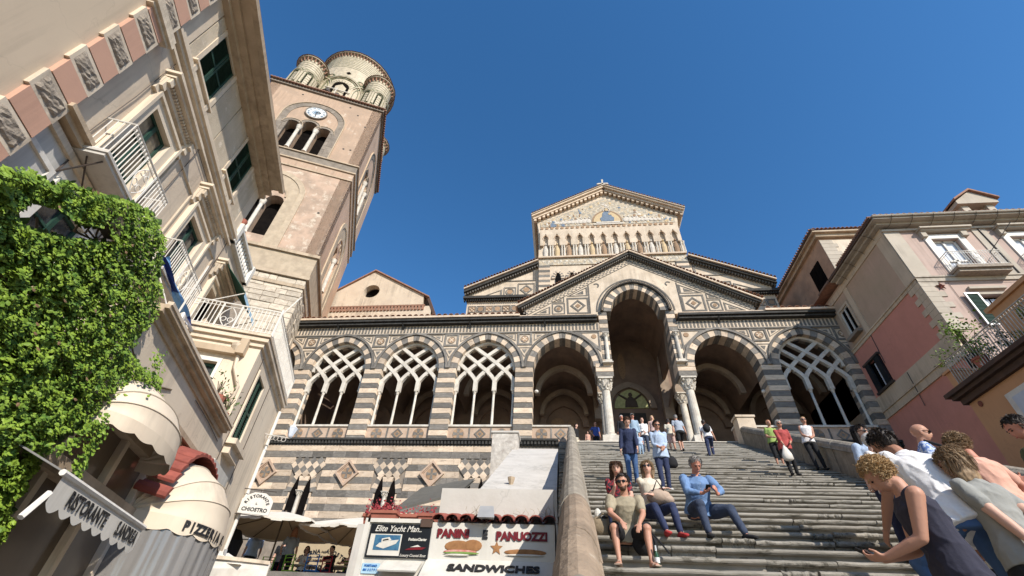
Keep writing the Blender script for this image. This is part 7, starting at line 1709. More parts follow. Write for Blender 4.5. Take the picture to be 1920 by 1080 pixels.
def person(label, pos, face, H=1.68, hip=None, lean=0, side_lean=0, twist=0, head=(0, 0), tilt=0, hands=None, feet=None, kp=None, ep=None, skin='pale', top='c_white', bottom='c_jeans', shoes='c_black', hair='short', hairc='h_brown', sleeve=.32, leg=1.0,
           skirt=0, near=False, build=1.0, group=None, shirt_len=.0, glasses=False, beard=False, bag=None, vox=None, curl=(0.5, 0.5), name='person', belly=0.0, neck_low=False, headpx=None):
    """body frame: x to the person's right, y forward, z up; feet at z=0; face = heading in degrees (0 looks along +Y)"""
    s = H/1.70; t = thing(name, label, 'person', pos, 0, group); t.rotation_euler = (0, 0, 0)
    a = radians(-face); off = Vector(pos)
    Rz = Matrix.Rotation(a, 3, 'Z')
    INFO[t.name] = (0, Vector((0, 0, 0)))   # meshes are made in the person's own space
    t.rotation_euler = (0, 0, a); t.scale = (1, 1, 1)
    hp = V3(*(hip or (0, 0, .93)))
    Rl = Matrix.Rotation(radians(-lean), 3, 'X') @ Matrix.Rotation(radians(side_lean), 3, 'Y'); Rt = Matrix.Rotation(radians(-twist), 3, 'Z')
    up = Rl @ V3(0, 0, 1); rt = (Rl @ Rt) @ V3(1, 0, 0); fw = (Rl @ Rt) @ V3(0, 1, 0); hr = V3(1, 0, 0)
    b = build
    half = hp+(V3(0, 0, 1)*.5+up*.5).normalized()*.16; chest = half+up*.22; neck = chest+up*.168; 
    shl = {q: chest+up*.115+rt*q*.168*b for q in (-1, 1)}; hips = {q: hp+hr*q*.09*b for q in (-1, 1)}
    fwh = Matrix.Rotation(radians(-head[0]), 3, 'Z') @ Matrix.Rotation(radians(-head[1]), 3, 'X') @ Matrix.Rotation(radians(tilt), 3, 'Y')
    hx, hy, hz = fwh @ V3(1, 0, 0), fwh @ V3(0, 1, 0), fwh @ V3(0, 0, 1)
    nb = neck+up*.03; hc = nb+up*.052+hz*.095+hy*.025
    P = {}; hands = hands or {}; feet = feet or {}
    for q in (-1, 1):
        ht = hands.get(q); ht = V3(*ht) if ht else hp+V3(q*.26, .02, -.10)
        pole = V3(*(ep or {}).get(q, (q*.5, -1, -.3)))
        P['el', q], P['wr', q] = ik(shl[q], ht, .285, .25, pole)
        ft = feet.get(q); ft = V3(*ft) if ft else V3(q*.10, 0, .085)
        P['kn', q], P['an', q] = ik(hips[q], ft, .43, .42, V3(*(kp or {}).get(q, (q*.12, 1, 0))))
    vs_ = vox or (.011 if near else .02)
    S = lambda v: v*s
    if headpx:
        T = survey(headpx[0], headpx[1], 'y', headpx[2])
        for _ in range(6):
            w = Rz @ (hc*s); lx, ly = T.x-w.x, T.y-w.y; lz = step_at(ly); s *= max(.90, min(1.10, (T.z-lz)/max(.3, w.z)))
        s = max(H/1.70*.90, min(H/1.70*1.14, s)); w = Rz @ (hc*s); t.location = (T.x-w.x, T.y-w.y, step_at(T.y-w.y))
        print('PLACED', label[:30], [round(q, 2) for q in t.location], 'scale', round(s, 3), 'want', round(T.z-t.location.z, 2), 'got', round(w.z, 2))
    # ---- body (skin), one surface
    m = MB()
    R_ = lambda c, w, d: (S(c), w*s*b, d*s*b, rt, fw)
    loft(m, [R_(hp-V3(0, 0, .08), .12, .09), R_(hp, .155, .11), R_(half, .125, .095+belly*.7), R_(chest-up*.06, .145, .11+belly*.4), R_(chest+up*.06, .158, .112), R_(chest+up*.115, .13, .088), R_(chest+up*.15, .085, .07), R_(neck, .058, .06)], 14)
    limb(m, [S(neck-up*.03), S(nb+up*.05), S(hc-hz*.05)], [.066*s, .056*s, .058*s])
    HR = Matrix((hx, hy, hz)).transposed()
    m.ell(S(hc+hz*.035-hy*.012), (.078*s, .098*s, .092*s), 16, 11, HR)
    m.ell(S(hc-hz*.03+hy*.018), (.063*s, .076*s, .085*s), 14, 9, HR)
    m.ell(S(hc-hz*.082+hy*.045), (.030*s, .030*s, .024*s), 10, 7, HR)
    m.ell(S(hc-hz*.012+hy*.093), (.013*s, .022*s, .026*s), 9, 7, HR); m.ell(S(hc-hz*.030+hy*.102), (.017*s, .016*s, .012*s), 9, 6, HR)
    m.ell(S(hc+hz*.028+hy*.078), (.050*s, .018*s, .012*s), 10, 6, HR)
    m.ell(S(hc-hz*.060+hy*.088), (.024*s, .012*s, .010*s), 9, 6, HR)
    for q in (-1, 1): m.ell(S(hc+hx*q*.076-hz*.008-hy*.005), (.012*s, .022*s, .032*s), 8, 6, HR)
    for q in (-1, 1):
        sh, el, wr = shl[q], P['el', q], P['wr', q]
        limb(m, [S(sh), S(sh.lerp(el, .35)), S(el)], [.056*s*b, .050*s*b, .040*s], 11); limb(m, [S(el), S(el.lerp(wr, .3)), S(wr)], [.040*s, .041*s, .027*s], 11)
        # palm and fingers
        fd = (wr-el).normalized(); hint = (hands.get(('dir', q)) and V3(*hands[('dir', q)]).normalized()) or fd
        pn = (hands.get(('palm', q)) and V3(*hands[('palm', q)])) or (-rt*q*.8+V3(0, 0, -.4)); pn = (pn-hint*pn.dot(hint)).normalized(); sd_ = hint.cross(pn)*(1 if q > 0 else -1)
        pc_ = wr+hint*.05
        loft(m, [(S(wr), .026*s, .019*s, sd_, pn), (S(wr+hint*.03), .036*s, .016*s, sd_, pn), (S(wr+hint*.085), .041*s, .014*s, sd_, pn), (S(wr+hint*.10), .036*s, .011*s, sd_, pn)], 12)
        cu = curl[0 if q < 0 else 1]
        for k_, L_ in enumerate((.070, .080, .075, .060)):
            base = wr+hint*.092+sd_*(.029-.0195*k_); d1 = (hint+pn*cu*.5+sd_*(.10-.06*k_)).normalized(); d2 = (hint*(1-cu*.6)+pn*cu*1.3).normalized(); d3 = (hint*(1-cu*1.1)+pn*cu*1.7).normalized()
            p1 = base+d1*L_*.45; p2 = p1+d2*L_*.32; p3 = p2+d3*L_*.27; r0 = (.0088 if near else .0105)*s
            m.tube([S(base-hint*.012), S(p1), S(p2), S(p3)], [r0*1.08, r0, r0*.93, r0*.8], 8); m.ell(S(p3), (r0*.8,)*3, 8, 5)
        tb = wr+hint*.028+sd_*.030; t1 = tb+(hint*.6+sd_*.75+pn*.25).normalized()*.036; t2 = t1+(hint*.9+sd_*.25+pn*.45).normalized()*.032
        m.tube([S(tb-sd_*.014), S(t1), S(t2)], [.0135*s, .0115*s, .009*s], 8); m.ell(S(t2), (.009*s,)*3, 8, 5)
        h_, kn, an = hips[q], P['kn', q], P['an', q]
        limb(m, [S(h_), S(h_.lerp(kn, .35)), S(kn)], [.088*s*b, .078*s*b, .056*s*b], 12); sh_d = (an-kn).normalized(); calf = -V3(0, 1, 0)
        limb(m, [S(kn), S(kn.lerp(an, .3)+(V3(0, -.012, 0))), S(kn.lerp(an, .7)), S(an)], [.053*s, .055*s, .038*s, .031*s], 11)
        fdir = V3(*(feet.get(('dir', q)) or (q*.18, 1, 0))).normalized(); fs = V3(-fdir.y, fdir.x, 0)
        heel = an+V3(0, 0, -.05)-fdir*.045; toe = an+V3(0, 0, -.066)+fdir*.155
        if feet.get(('pitch', q)): toe = an+V3(0, 0, -.11)+fdir*.12
        loft(m, [(S(heel), .026*s, .030*s, fs, V3(0, 0, 1)), (S(an.lerp(heel, .4)+V3(0, 0, -.02)), .033*s, .046*s, fs, V3(0, 0, 1)), (S(heel.lerp(toe, .55)+V3(0, 0, .004)), .040*s, .030*s, fs, V3(0, 0, 1)), (S(heel.lerp(toe, .85)), .043*s, .019*s, fs, V3(0, 0, 1)), (S(toe), .030*s, .013*s, fs, V3(0, 0, 1))], 12)
    remesh(m, 'body', 'skin_'+skin, t, vs_, 2 if near else 3)
    # ---- shirt
    g_ = .014
    m = MB(); low = hp-(V3(0, 0, 1)*.6+up*.4)*(.03+shirt_len)
    rg = [(S(low), (.192*b+g_)*s, (.150*b+belly*.5+g_)*s, hr.lerp(rt, .3).normalized(), fw), (S(hp+up*.05), (.176*b+g_)*s, (.132*b+belly+g_)*s, rt, fw), (S(half+up*.03), (.142*b+g_)*s, (.108*b+belly+g_)*s, rt, fw), (S(chest-up*.05), (.158*b+g_)*s, (.118*b+belly*.5+g_)*s, rt, fw), (S(chest+up*.06), (.172*b+g_)*s, (.118*b+g_)*s, rt, fw), (S(chest+up*.115), (.142*b)*s, (.086*b+g_)*s, rt, fw), (S(chest+up*.155), (.098*b)*s, (.066*b+g_)*s, rt, fw)]
    if not neck_low: rg.append((S(neck+up*.0), .066*s, .068*s, rt, fw))
    loft(m, rg, 18)
    for q in (-1, 1):
        sh, el, wr = shl[q], P['el', q], P['wr', q]
        if sleeve <= 0: m.ell(S(sh-rt*q*.05-up*.02), (.058*s*b, .075*s*b, .085*s*b), 12, 8); continue
        pts = [sh]; rs = [.063*b]
        k_ = min(1, sleeve*2); pts += [sh.lerp(el, .45*k_), sh.lerp(el, k_)]; rs += [.060*b, .054*b+(.004 if sleeve <= .5 else 0)]
        if sleeve > .5: pts += [el.lerp(wr, (sleeve-.5)*2*.6), el.lerp(wr, (sleeve-.5)*2)]; rs += [.048, .038]
        limb(m, [S(p) for p in pts], [r*s for r in rs], 12)
    if top in ('c_white', 'c_lblue', 'c_blue', 'c_check') and sleeve > 0 and near and not neck_low:
        mc = MB(); pts = [S(neck+up*.012+(rt*cos(t_)*.066+fw*sin(t_)*.066)) for t_ in [pi*.62+2*pi*.88*j/14 for j in range(15)]]; mc.tube(pts, [.014*s]*15, 6, flat=1.0); mc.build('collar', top, t, smooth=True)
        if top in ('c_blue', 'c_lblue'):
            mc = MB()
            for j in range(5): p_ = hp.lerp(chest+up*.10, .25+j*.17)+fw*(.118*b+belly*.6+g_+.012); mc.ell(S(p_), (.006*s,)*3, 6, 4)
            stuff(mc.build('shirt_buttons', 'sign_white', t))
    remesh(m, 'shirt', top, t, vs_*.95, 1 if near else 2)
    # ---- trousers / skirt / shorts
    if bottom:
        m = MB()
        loft(m, [(S(hp+up*.06), (.136*b+g_)*s, (.098*b+g_)*s, hr, fw), (S(hp), (.155*b+g_)*s, (.118*b+g_)*s, hr, V3(0, 1, 0)), (S(hp-V3(0, 0, .09)), (.155*b+g_)*s, (.12*b+g_)*s, hr, V3(0, 1, 0))], 16)
        for q in (-1, 1):
            h_, kn, an = hips[q], P['kn', q], P['an', q]; pts = [h_]; rs = [.084*b]
            k_ = min(1, leg*2); pts += [h_.lerp(kn, .4*k_), h_.lerp(kn, k_)]; rs += [.094*b, (.070 if leg > .5 else .088)*b]
            if leg > .5: e = (leg-.5)*2; pts += [kn.lerp(an, .4*e), kn.lerp(an, .93*e)]; rs += [.066, .052]
            limb(m, [S(p) for p in pts], [r*s for r in rs], 12)
        if skirt: loft(m, [(S(hp+V3(0, 0, .05)), .16*s*b, .12*s*b, hr, V3(0, 1, 0)), (S(hp-V3(0, 0, .15)), .20*s*b, .17*s*b, hr, V3(0, 1, 0)), (S(hp-V3(0, 0, skirt)), .25*s*b, .21*s*b, hr, V3(0, 1, 0))], 16)
        remesh(m, 'trousers' if leg > .6 else ('skirt' if skirt else 'shorts'), bottom, t, vs_, 2)
    for q in (-1, 1):
        if not shoes: break
        an = P['an', q]; fdir = V3(*(feet.get(('dir', q)) or (q*.18, 1, 0))).normalized(); fs = V3(-fdir.y, fdir.x, 0); heel = an+V3(0, 0, -.05)-fdir*.055; toe = an+V3(0, 0, -.066)+fdir*.170
        if feet.get(('pitch', q)): toe = an+V3(0, 0, -.11)+fdir*.12
        m = MB()
        if shoes == 'sandal':
            loft(m, [(S(heel+V3(0, 0, -.026)), .034*s, .008*s, fs, V3(0, 0, 1)), (S(toe+V3(0, 0, -.010)), .046*s, .008*s, fs, V3(0, 0, 1))], 10); c = heel.lerp(toe, .7)
            m.tube([S(c+fs*.046+V3(0, 0, -.01)), S(c+fs*.02+V3(0, 0, .030)), S(c+fdir*.03+V3(0, 0, .030)), S(c-fs*.02+V3(0, 0, .030)), S(c-fs*.046+V3(0, 0, -.01))], .007*s, 6); m.build('sandal', 'c_tan', t); continue
        loft(m, [(S(heel), .036*s, .036*s, fs, V3(0, 0, 1)), (S(an.lerp(heel, .35)+V3(0, 0, -.022)), .043*s, .055*s, fs, V3(0, 0, 1)), (S(heel.lerp(toe, .55)+V3(0, 0, .004)), .049*s, .038*s, fs, V3(0, 0, 1)), (S(heel.lerp(toe, .85)), .052*s, .027*s, fs, V3(0, 0, 1)), (S(toe), .034*s, .018*s, fs, V3(0, 0, 1))], 14); m.build('shoe', shoes, t, smooth=True)
    # ---- face
    m = MB()
    for q in (-1, 1): m.ell(S(hc+hx*q*.030+hz*.006+hy*.081), (.013*s, .008*s, .007*s), 8, 6, HR)
    m.build('eyes', 'c_black', t)
    for q in (-1, 1): pass
    m = MB(); m.ell(S(hc-hz*.060+hy*.0985), (.022*s, .006*s, .006*s), 9, 5, HR); m.build('mouth', 'ham', t)
    if not glasses:
        m = MB()
        for q in (-1, 1): m.tube([S(hc+hx*q*.016+hz*.026+hy*.094), S(hc+hx*q*.034+hz*.030+hy*.089), S(hc+hx*q*.048+hz*.022+hy*.078)], .0045*s, 5)
        m.build('eyebrows', hairc if hair != 'bald' else 'h_brown', t)
    if glasses:
        m = MB()
        for q in (-1, 1):
            m.ell(S(hc+hx*q*.033+hz*.008+hy*.096), (.029*s, .008*s, .022*s), 12, 6, HR); m.tube([S(hc+hx*q*.060+hz*.014+hy*.088), S(hc+hx*q*.080+hz*.010)], .004*s, 5)
        m.tube([S(hc+hx*.01+hz*.016+hy*.101), S(hc-hx*.01+hz*.016+hy*.101)], .004*s, 5); m.build('sunglasses', 'sign_black', t)
    if beard:
        m = MB(); m.ell(S(hc-hz*.082+hy*.040), (.052*s, .052*s, .040*s), 12, 8, HR); m.ell(S(hc-hz*.050+hy*.035), (.062*s, .050*s, .040*s), 12, 8, HR); m.ell(S(hc-hz*.048+hy*.096), (.026*s, .008*s, .007*s), 8, 5, HR); remesh(m, 'beard', 'h_brown', t, vs_*.8, 1)
    # ---- hair
    q_ = random.Random(int(abs(pos[0]*977+pos[1]*131)))
    if hair != 'bald':
        m = MB()
        if hair in ('short', 'cap', 'curly', 'long', 'wavy', 'bob', 'pony', 'quiff'):
            m.ell(S(hc+hz*.052-hy*.024), (.085*s, .100*s, .088*s), 14, 10, HR); m.ell(S(hc+hz*.005-hy*.052), (.074*s, .062*s, .078*s), 12, 8, HR)
        if hair in ('long', 'wavy'):
            for k_ in range(9):
                a_ = pi*(.12+.76*k_/8)+pi; d = hx*cos(a_)*.072+hy*sin(a_)*.062; L_ = (.26 if hair == 'long' else .17)
                m.tube([S(hc+hz*.04+d*.9), S(hc-hz*.05+d*1.12), S(hc-hz*L_*.65+d*1.25+hy*.0-up*.02), S(hc-hz*L_*.85+d*1.25-up*.05)], [.034*s, .036*s, .030*s, .016*s], 7)
        if hair == 'bob':
            for k_ in range(8):
                a_ = pi*(.08+.84*k_/7)+pi; d = hx*cos(a_)*.074+hy*sin(a_)*.062; m.tube([S(hc+hz*.04+d*.9), S(hc-hz*.05+d*1.12), S(hc-hz*.10+d*1.12)], [.034*s, .036*s, .026*s], 7)
        if hair == 'quiff': m.ell(S(hc+hz*.10+hy*.035), (.05*s, .05*s, .03*s), 10, 7, HR)
        if hair == 'curly':
            for _ in range(26):
                a_, e = q_.uniform(0, 2*pi), q_.uniform(-.5, 1.5); d = HR @ V3(cos(a_)*cos(e), sin(a_)*cos(e), sin(e)); 
                if d.dot(hy) > .45 and d.dot(hz) < .55: continue
                m.ell(S(hc+hz*.035-hy*.02+d*.086), (.024*s,)*3, 7, 5)
        remesh(m, 'hair', hairc, t, vs_*(.8 if near else .9), 1)
        if near and hair in ('curly', 'wavy', 'short', 'long', 'quiff'):
            m = MB(); N = {'curly': 1500, 'wavy': 1100, 'short': 700, 'long': 900, 'quiff': 600}[hair]
            for _ in range(N):
                a_, e = q_.uniform(0, 2*pi), q_.uniform(-.7, 1.55); d = HR @ V3(cos(a_)*cos(e), sin(a_)*cos(e), sin(e))
                if d.dot(hy) > .40 and d.dot(hz) < .60: continue
                r0 = (.086 if hair != 'curly' else .092)+q_.uniform(0, .010); p = hc+hz*.035-hy*.022+HR @ V3(*(HR.transposed() @ d)).copy()*0+d*r0
                tan = (-hz+d*d.dot(hz)); tan = tan.normalized() if tan.length > .05 else -hy
                if hair in ('curly', 'short', 'quiff'): tan = (tan+V3(q_.gauss(0, 1), q_.gauss(0, 1), q_.gauss(0, 1))*(.9 if hair == 'curly' else .35)); tan = (tan-d*tan.dot(d)+d*.25).normalized()
                pts = [p]; L_ = {'curly': .05, 'wavy': .085, 'short': .045, 'long': .09, 'quiff': .045}[hair]; n_ = 5; w_ = d.cross(tan); ph = q_.uniform(0, 6)
                am = {'curly': .014, 'wavy': .014}.get(hair, .003)
                for j in range(1, n_+1): pts.append(p+tan*L_*j/n_+(w_*sin(ph+j*1.6)+d*cos(ph+j*1.6)*.7)*am+d*.003)
                if hair in ('wavy', 'long') and e < .5:
                    b0 = pts[-1]; pts += [b0-up*.05*k_+w_*sin(ph+k_*1.3)*am-V3(0, 0, .02*k_) for k_ in ((1, 2, 3) if hair == 'long' else (1,))]
                m.tube([S(x) for x in pts], [.0031*s]*(len(pts)-1)+[.001*s], 3)
            stuff(m.build('hair_locks', hairc, t))
    if hair == 'cap': m = MB(); m.ell(S(hc+hz*.06-hy*.01), (.085*s, .10*s, .075*s), 14, 9, HR); m.ell(S(hc+hz*.05+hy*.11), (.06*s, .06*s, .010*s), 12, 6, HR); m.build('cap', 'h_grey', t, smooth=True)
    t['_P'] = 0; del t['_P']
    return t, {k_: S(v) for k_, v in P.items()}, S(chest), Rz
def held(t, kind, label, pw, Rz, mat='c_black'):
    """a thing in or on a person, top-level; pw in the person's own space"""
    p = t.location+Rz @ pw
    m = MB()
    if kind == 'phone': m.hexa([tuple(Vector(p)+Rz @ V3(*q)) for q in ((-.036, -.055, -.035), (.036, -.055, -.035), (.036, -.051, -.043), (-.036, -.051, -.043), (-.036, .060, .035), (.036, .060, .035), (.036, .064, .027), (-.036, .064, .027))]); return tag(m.build('phone', mat, base=p), label, 'phone')
    if kind == 'bag':
        b_ = thing('shoulder_bag', label, 'bag', p); m.tube([p+V3(0, 0, .10), p+V3(0, 0, .02), p-V3(0, 0, .10), p-V3(0, 0, .17)], [.07, .12, .14, .08], 12, flat=.6); m.build('bag_body', mat, b_, smooth=True)
        m = MB(); m.tube([p+V3(0, -.05, .08), p+Rz @ V3(.06, 0, .30), p+V3(0, .05, .08)], .010, 5); m.build('strap', mat, b_); return b_
    if kind == 'pack':
        b_ = thing('backpack', label, 'backpack', p); m.ell(p, (.15, .10, .20), 14, 10, Rz); m.ell(p+Rz @ V3(0, -.08, -.05), (.10, .05, .10), 12, 8, Rz); m.build('bag_body', mat, b_, smooth=True)
        m = MB(); m.tube([p+Rz @ V3(-.09, .08, .15), p+Rz @ V3(-.10, .22, .12), p+Rz @ V3(-.11, .24, -.08)], .014, 5); m.tube([p+Rz @ V3(.09, .08, .15), p+Rz @ V3(.10, .22, .12), p+Rz @ V3(.11, .24, -.08)], .014, 5); m.build('strap', mat, b_); return b_
    if kind == 'plastic':
        b_ = thing('carrier_bag', label, 'bag', p); m.tube([p, p-V3(0, 0, .10), p-V3(0, 0, .26), p-V3(0, 0, .40), p-V3(0, 0, .45)], [.02, .07, .14, .15, .08], 12, flat=.55); m.build('bag_body', 'white_paint', b_, smooth=True)
        m = MB(); m.tube([p-V3(.02, 0, .04), p+V3(0, 0, .05), p-V3(-.02, 0, .04)], .008, 4); m.build('handle', 'white_paint', b_); return b_
def on_step(px, py, dy=0):
    d = (FW*F_PX+CR*(px-960)-CU*(py-540))/F_PX; k0 = 2.69-.485*S0-1.6; t = k0/(d.z-.485*d.y); p = CAM+d*t
    n = math.floor((p.y+dy-S0)/ST+.02); return Vector((p.x, p.y, 2.69+n*SR+.003))
def step_at(y): return 2.69+math.floor((y-S0)/ST+.001)*SR+.003
WALK = {1: (.10, .16, .085), -1: (-.09, -.20, .12), ('pitch', -1): True}
# --- seated group, lower left
SEAT = dict(hip=(0, -.42, .50), feet={1: (.15, .05, .085), -1: (-.15, .02, .085)}, kp={1: (.25, 1, .6), -1: (-.25, 1, .6)})
def seat(yf, **k):      # feet on the tread at yf, seat two treads higher
    d = dict(SEAT); d.update(k); return d
yf = 6.66
man = person('bearded man in khaki T-shirt and sunglasses seated with forearms on his bare knees', (.88, yf, step_at(yf)), 178, 1.62, **seat(yf, hip=(0, -.50, .47), feet={1: (.21, .03, .085), -1: (-.21, .02, .085), ('dir', 1): (.3, 1, 0), ('dir', -1): (-.3, 1, 0)}, lean=24, head=(20, 8), kp={1: (.35, 1, .8), -1: (-.35, 1, .8)},
    hands={1: (.13, .00, .56), -1: (-.12, .0, .54), ('dir', 1): (-.25, .7, -.75), ('dir', -1): (.3, .6, -.8), ('palm', 1): (0, -.5, -1), ('palm', -1): (0, -.5, -1)}, ep={1: (.9, -.3, -.2), -1: (-.9, -.3, -.2)}), skin='tan', top='c_khaki', bottom='c_black', shoes='sandal', hair='quiff', hairc='h_dark', leg=.42, near=True, build=1.22, glasses=True, beard=True, curl=(.35, .35))
yb = 7.9
person('seated woman in a dark red checked shirt directly behind the bearded man', (.92, yb+.02, step_at(yb)), 184, 1.60, **seat(yb, lean=14, head=(4, 16), hands={1: (.06, -.12, .86), -1: (-.16, .0, .62), ('dir', 1): (0, .1, 1)}), skin='pale', top='c_stripe', bottom='c_navy', hair='long', hairc='h_brown', near=True, vox=.014)
person('seated woman in a beige top and red shoes hugging a tan bag', (1.55, yb-.02, step_at(yb)), 168, 1.62, **seat(yb, lean=4, head=(24, -6), feet={1: (.05, .16, .085), -1: (-.20, .10, .085)}, hands={1: (-.10, -.12, .80), -1: (.10, -.10, .68), ('dir', 1): (-1, .2, .2), ('dir', -1): (1, .3, .1)}), skin='pale', top='c_beige', bottom='c_navy', shoes='c_shoer', hair='wavy', hairc='h_mix', near=True, glasses=True, vox=.013)
tb = thing('handbag', 'soft tan handbag held in the lap of the seated woman in the beige top', 'bag', (1.55, yb+.15, step_at(yb)+.6)); m = MB(); c = Vector((1.57, yb+.18, step_at(yb)+.66)); m.ell(c, (.20, .12, .12), 14, 9); m.ell(c+V3(.12, 0, -.05), (.12, .10, .08), 12, 8); INFO[tb.name] = (0, Vector(tb.location)); m.build('bag_body', 'c_tan', tb, smooth=True); m = MB(); m.tube([c+V3(-.1, -.08, .06), c+V3(-.02, -.12, .22), c+V3(.08, -.08, .07)], .012, 5); m.build('strap', 'c_black', tb)
yc = 7.92
bl, Pb, cb, Rb = person('seated grey-haired man in a light blue shirt looking at a phone', (2.28, yc, step_at(yc)), 176, 1.74, **seat(yc, hip=(0, -.45, .50), lean=22, head=(0, 36), feet={1: (.10, .06, .085), -1: (-.42, .08, .085), ('dir', -1): (-.7, 1, 0)}, kp={1: (.1, 1, .7), -1: (-.9, 1, .8)}, hands={1: (.04, .0, .66), -1: (-.16, .04, .64), ('dir', 1): (-.7, .6, .3), ('dir', -1): (.3, .7, .5), ('palm', 1): (0, 0, 1), ('palm', -1): (.6, -.2, .3)}), skin='red', top='c_blue', bottom='c_greyb' if False else 'c_jeans', shoes='c_black', hair='short', hairc='h_grey', sleeve=.86, near=True, build=1.22, curl=(.7, .6), ep={1: (1, -.3, -.4), -1: (-1, -.3, -.4)})
held(bl, 'phone', 'dark phone held by the seated man in the light blue shirt', Vector(Pb['wr', 1])+V3(-.06, .08, .06), Rb)
t = thing('duffel_bag', 'brown patterned duffel bag with a white bottle on top, beside the stair parapet', 'bag', (.30, 8.2, step_at(8.2))); c = Vector((.68, 8.12, step_at(8.1)+.16))
INFO[t.name] = (0, Vector(t.location)); m = MB(); m.ell(c, (.27, .15, .16), 16, 10); m.ell(c+V3(-.12, 0, .06), (.13, .12, .13), 12, 8); m.ell(c+V3(.13, 0, -.03), (.15, .14, .13), 12, 8); JOBS.append((None,)) if False else None; m.build('bag_body', 'c_bag', t, smooth=True)
m = MB(); m.tube([c+V3(-.2, -.05, .1), c+V3(-.05, -.14, .2), c+V3(.12, -.08, .12)], .014, 6); m.build('handle', 'c_bag', t)
m = MB(); m.ell(c+V3(-.12, 0, .23), (.055, .04, .085), 10, 8); m.build('white_bottle', 'sign_white', t); m = MB(); m.ell(c+V3(.0, -.04, .17), (.07, .03, .03), 10, 6); m.build('sunglasses', 'sign_black', t)
for k_, (px, py) in enumerate(((1117, 1066), (1241, 1066))):
    y = 6.60; p = Vector((.40 if k_ == 0 else 1.14, y, step_at(y)))
    t = thing('beer_bottle', ['green glass bottle with silver foil standing by the parapet left of the seated man', 'green glass bottle with silver foil standing at the right foot of the seated man'][k_], 'bottle', p, 0, 'green bottles on the step')
    m = MB(); m.lathe(p, [(.030, 0), (.032, .01), (.032, .13), (.014, .18), (.0125, .235)], 14); m.build('glass', 'bottle', t, smooth=True); m = MB(); m.lathe(p+V3(0, 0, .185), [(.0155, 0), (.0140, .045), (.0145, .06)], 12); m.build('foil', 'foil', t); m = MB(); m.lathe(p+V3(0, 0, .05), [(.0325, 0), (.0325, .06)], 14); m.build('label', 'label', t)
t = thing('rucksack', 'dark rucksack with a loose strap on the step behind the bearded man', 'backpack', (1.15, 6.95, step_at(6.95))); c = Vector((1.08, 7.0, step_at(7.0)+.15)); m = MB(); m.ell(c, (.17, .12, .17), 14, 9); m.build('bag_body', 'c_black', t, smooth=True); m = MB(); m.tube([c+V3(.1, -.1, .1), c+V3(.20, -.16, -.05), c+V3(.26, -.2, -.15)], .012, 5); m.build('strap', 'c_black', t)
# --- standing on the stairs
def stand(label, px, py, face, H, **k):
    p = on_step(px, py); z = step_at(p.y); return person(label, (p.x, p.y+.12, z), face, H, **k)
DOWN = dict(feet={1: (.09, .14, -.03), -1: (-.09, -.02, .085)})
w1, P1_, c1, R1 = stand('woman in navy top and blue jeans walking down with her head bowed', 1190, 905, 186, 1.72, lean=14, head=(-10, 35), skin='pale', top='c_navy', bottom='c_jeansb', shoes='c_shoe', hair='short', hairc='h_brown', sleeve=.9, feet={1: (.09, .10, -.08), -1: (-.08, -.05, .085)}, hands={1: (.26, .10, .72), -1: (-.20, .22, .76)}, shirt_len=.10, near=True, vox=.015)
w2, P2_, c2, R2_ = stand('dark-haired woman in sunglasses, pale denim jacket over navy, holding something at her waist', 1252, 918, 182, 1.66, lean=4, head=(-8, 20), skin='tan', top='c_lblue', bottom='c_navy', shoes='c_shoe', hair='short', hairc='h_dark', sleeve=.8, hands={1: (.03, .22, 1.00), -1: (-.06, .22, .98)}, feet={1: (.08, .08, -.08), -1: (-.08, -.03, .085)}, shirt_len=.10, glasses=True, near=True, vox=.015)
held(w2, 'bag', 'black shoulder bag at the hip of the woman in the pale denim jacket', V3(-.24, 0, .72), R2_)
stand('man in a pale grey T-shirt and dark shorts climbing the stairs seen from behind', 1283, 846, -8, 1.76, lean=12, head=(0, 8), skin='tan', top='c_lblue' if False else 'c_greyb', bottom='c_black', shoes='c_black', hair='short', hairc='h_grey', leg=.42, feet={1: (.10, .20, .25), -1: (-.09, -.02, .085)}, hands={1: (.30, -.02, .80), -1: (-.30, .04, .80)}, build=1.08)
stand('person in a pale top partly hidden behind the man in the grey T-shirt', 1264, 843, -4, 1.66, lean=6, skin='tan', top='c_beige', bottom='c_pink', shoes='c_shoe', hair='bob', hairc='h_dark', leg=.4)
bp, Pp, cp_, Rp = stand('person in a white T-shirt with a black backpack striding up the stairs', 1338, 853, 6, 1.66, lean=14, side_lean=-4, skin='tan', top='c_white', bottom='c_navy', shoes='c_black', hair='short', hairc='h_dark', feet={1: (.10, .26, .25), -1: (-.14, -.12, .085)}, hands={1: (.30, .14, .86), -1: (-.28, -.05, .80)})
held(bp, 'pack', 'small black backpack worn by the person in the white T-shirt on the upper stairs', V3(0, -.10, 1.26), Rp)
for (lb_, px, py, fc, H, kw) in (
    ('white-haired man in a dark jacket at the left of the stair-top group', 1172, 838, 178, 1.76, dict(top='c_black', bottom='c_black', hair='short', hairc='h_white', sleeve=.95, skin='red')),
    ('man in a cap and pale blue clothes in the stair-top group', 1195, 847, 176, 1.78, dict(top='c_jeansl', bottom='c_jeansl', hair='cap', hairc='h_grey', sleeve=.9, skin='red', glasses=True)),
    ('woman in a white long-sleeved shirt in the middle of the stair-top group', 1213, 846, 182, 1.70, dict(top='c_white', bottom='c_jeans', hair='short', hairc='h_brown', sleeve=.95, hands={1: (.06, .2, 1.05), -1: (-.06, .2, 1.0)})),
    ('blonde woman in a pink sleeveless top behind the stair-top group', 1232, 839, 184, 1.66, dict(top='c_pink', bottom='c_black', hair='long', hairc='h_blond', sleeve=0)),
    ('small child in a white shirt sitting low in the group', 1204, 850, 180, 1.0, dict(top='c_lblue', bottom='c_jeansl', hair='short', hairc='h_blond'))):
    stand(lb_, px, py, fc, H, **kw)
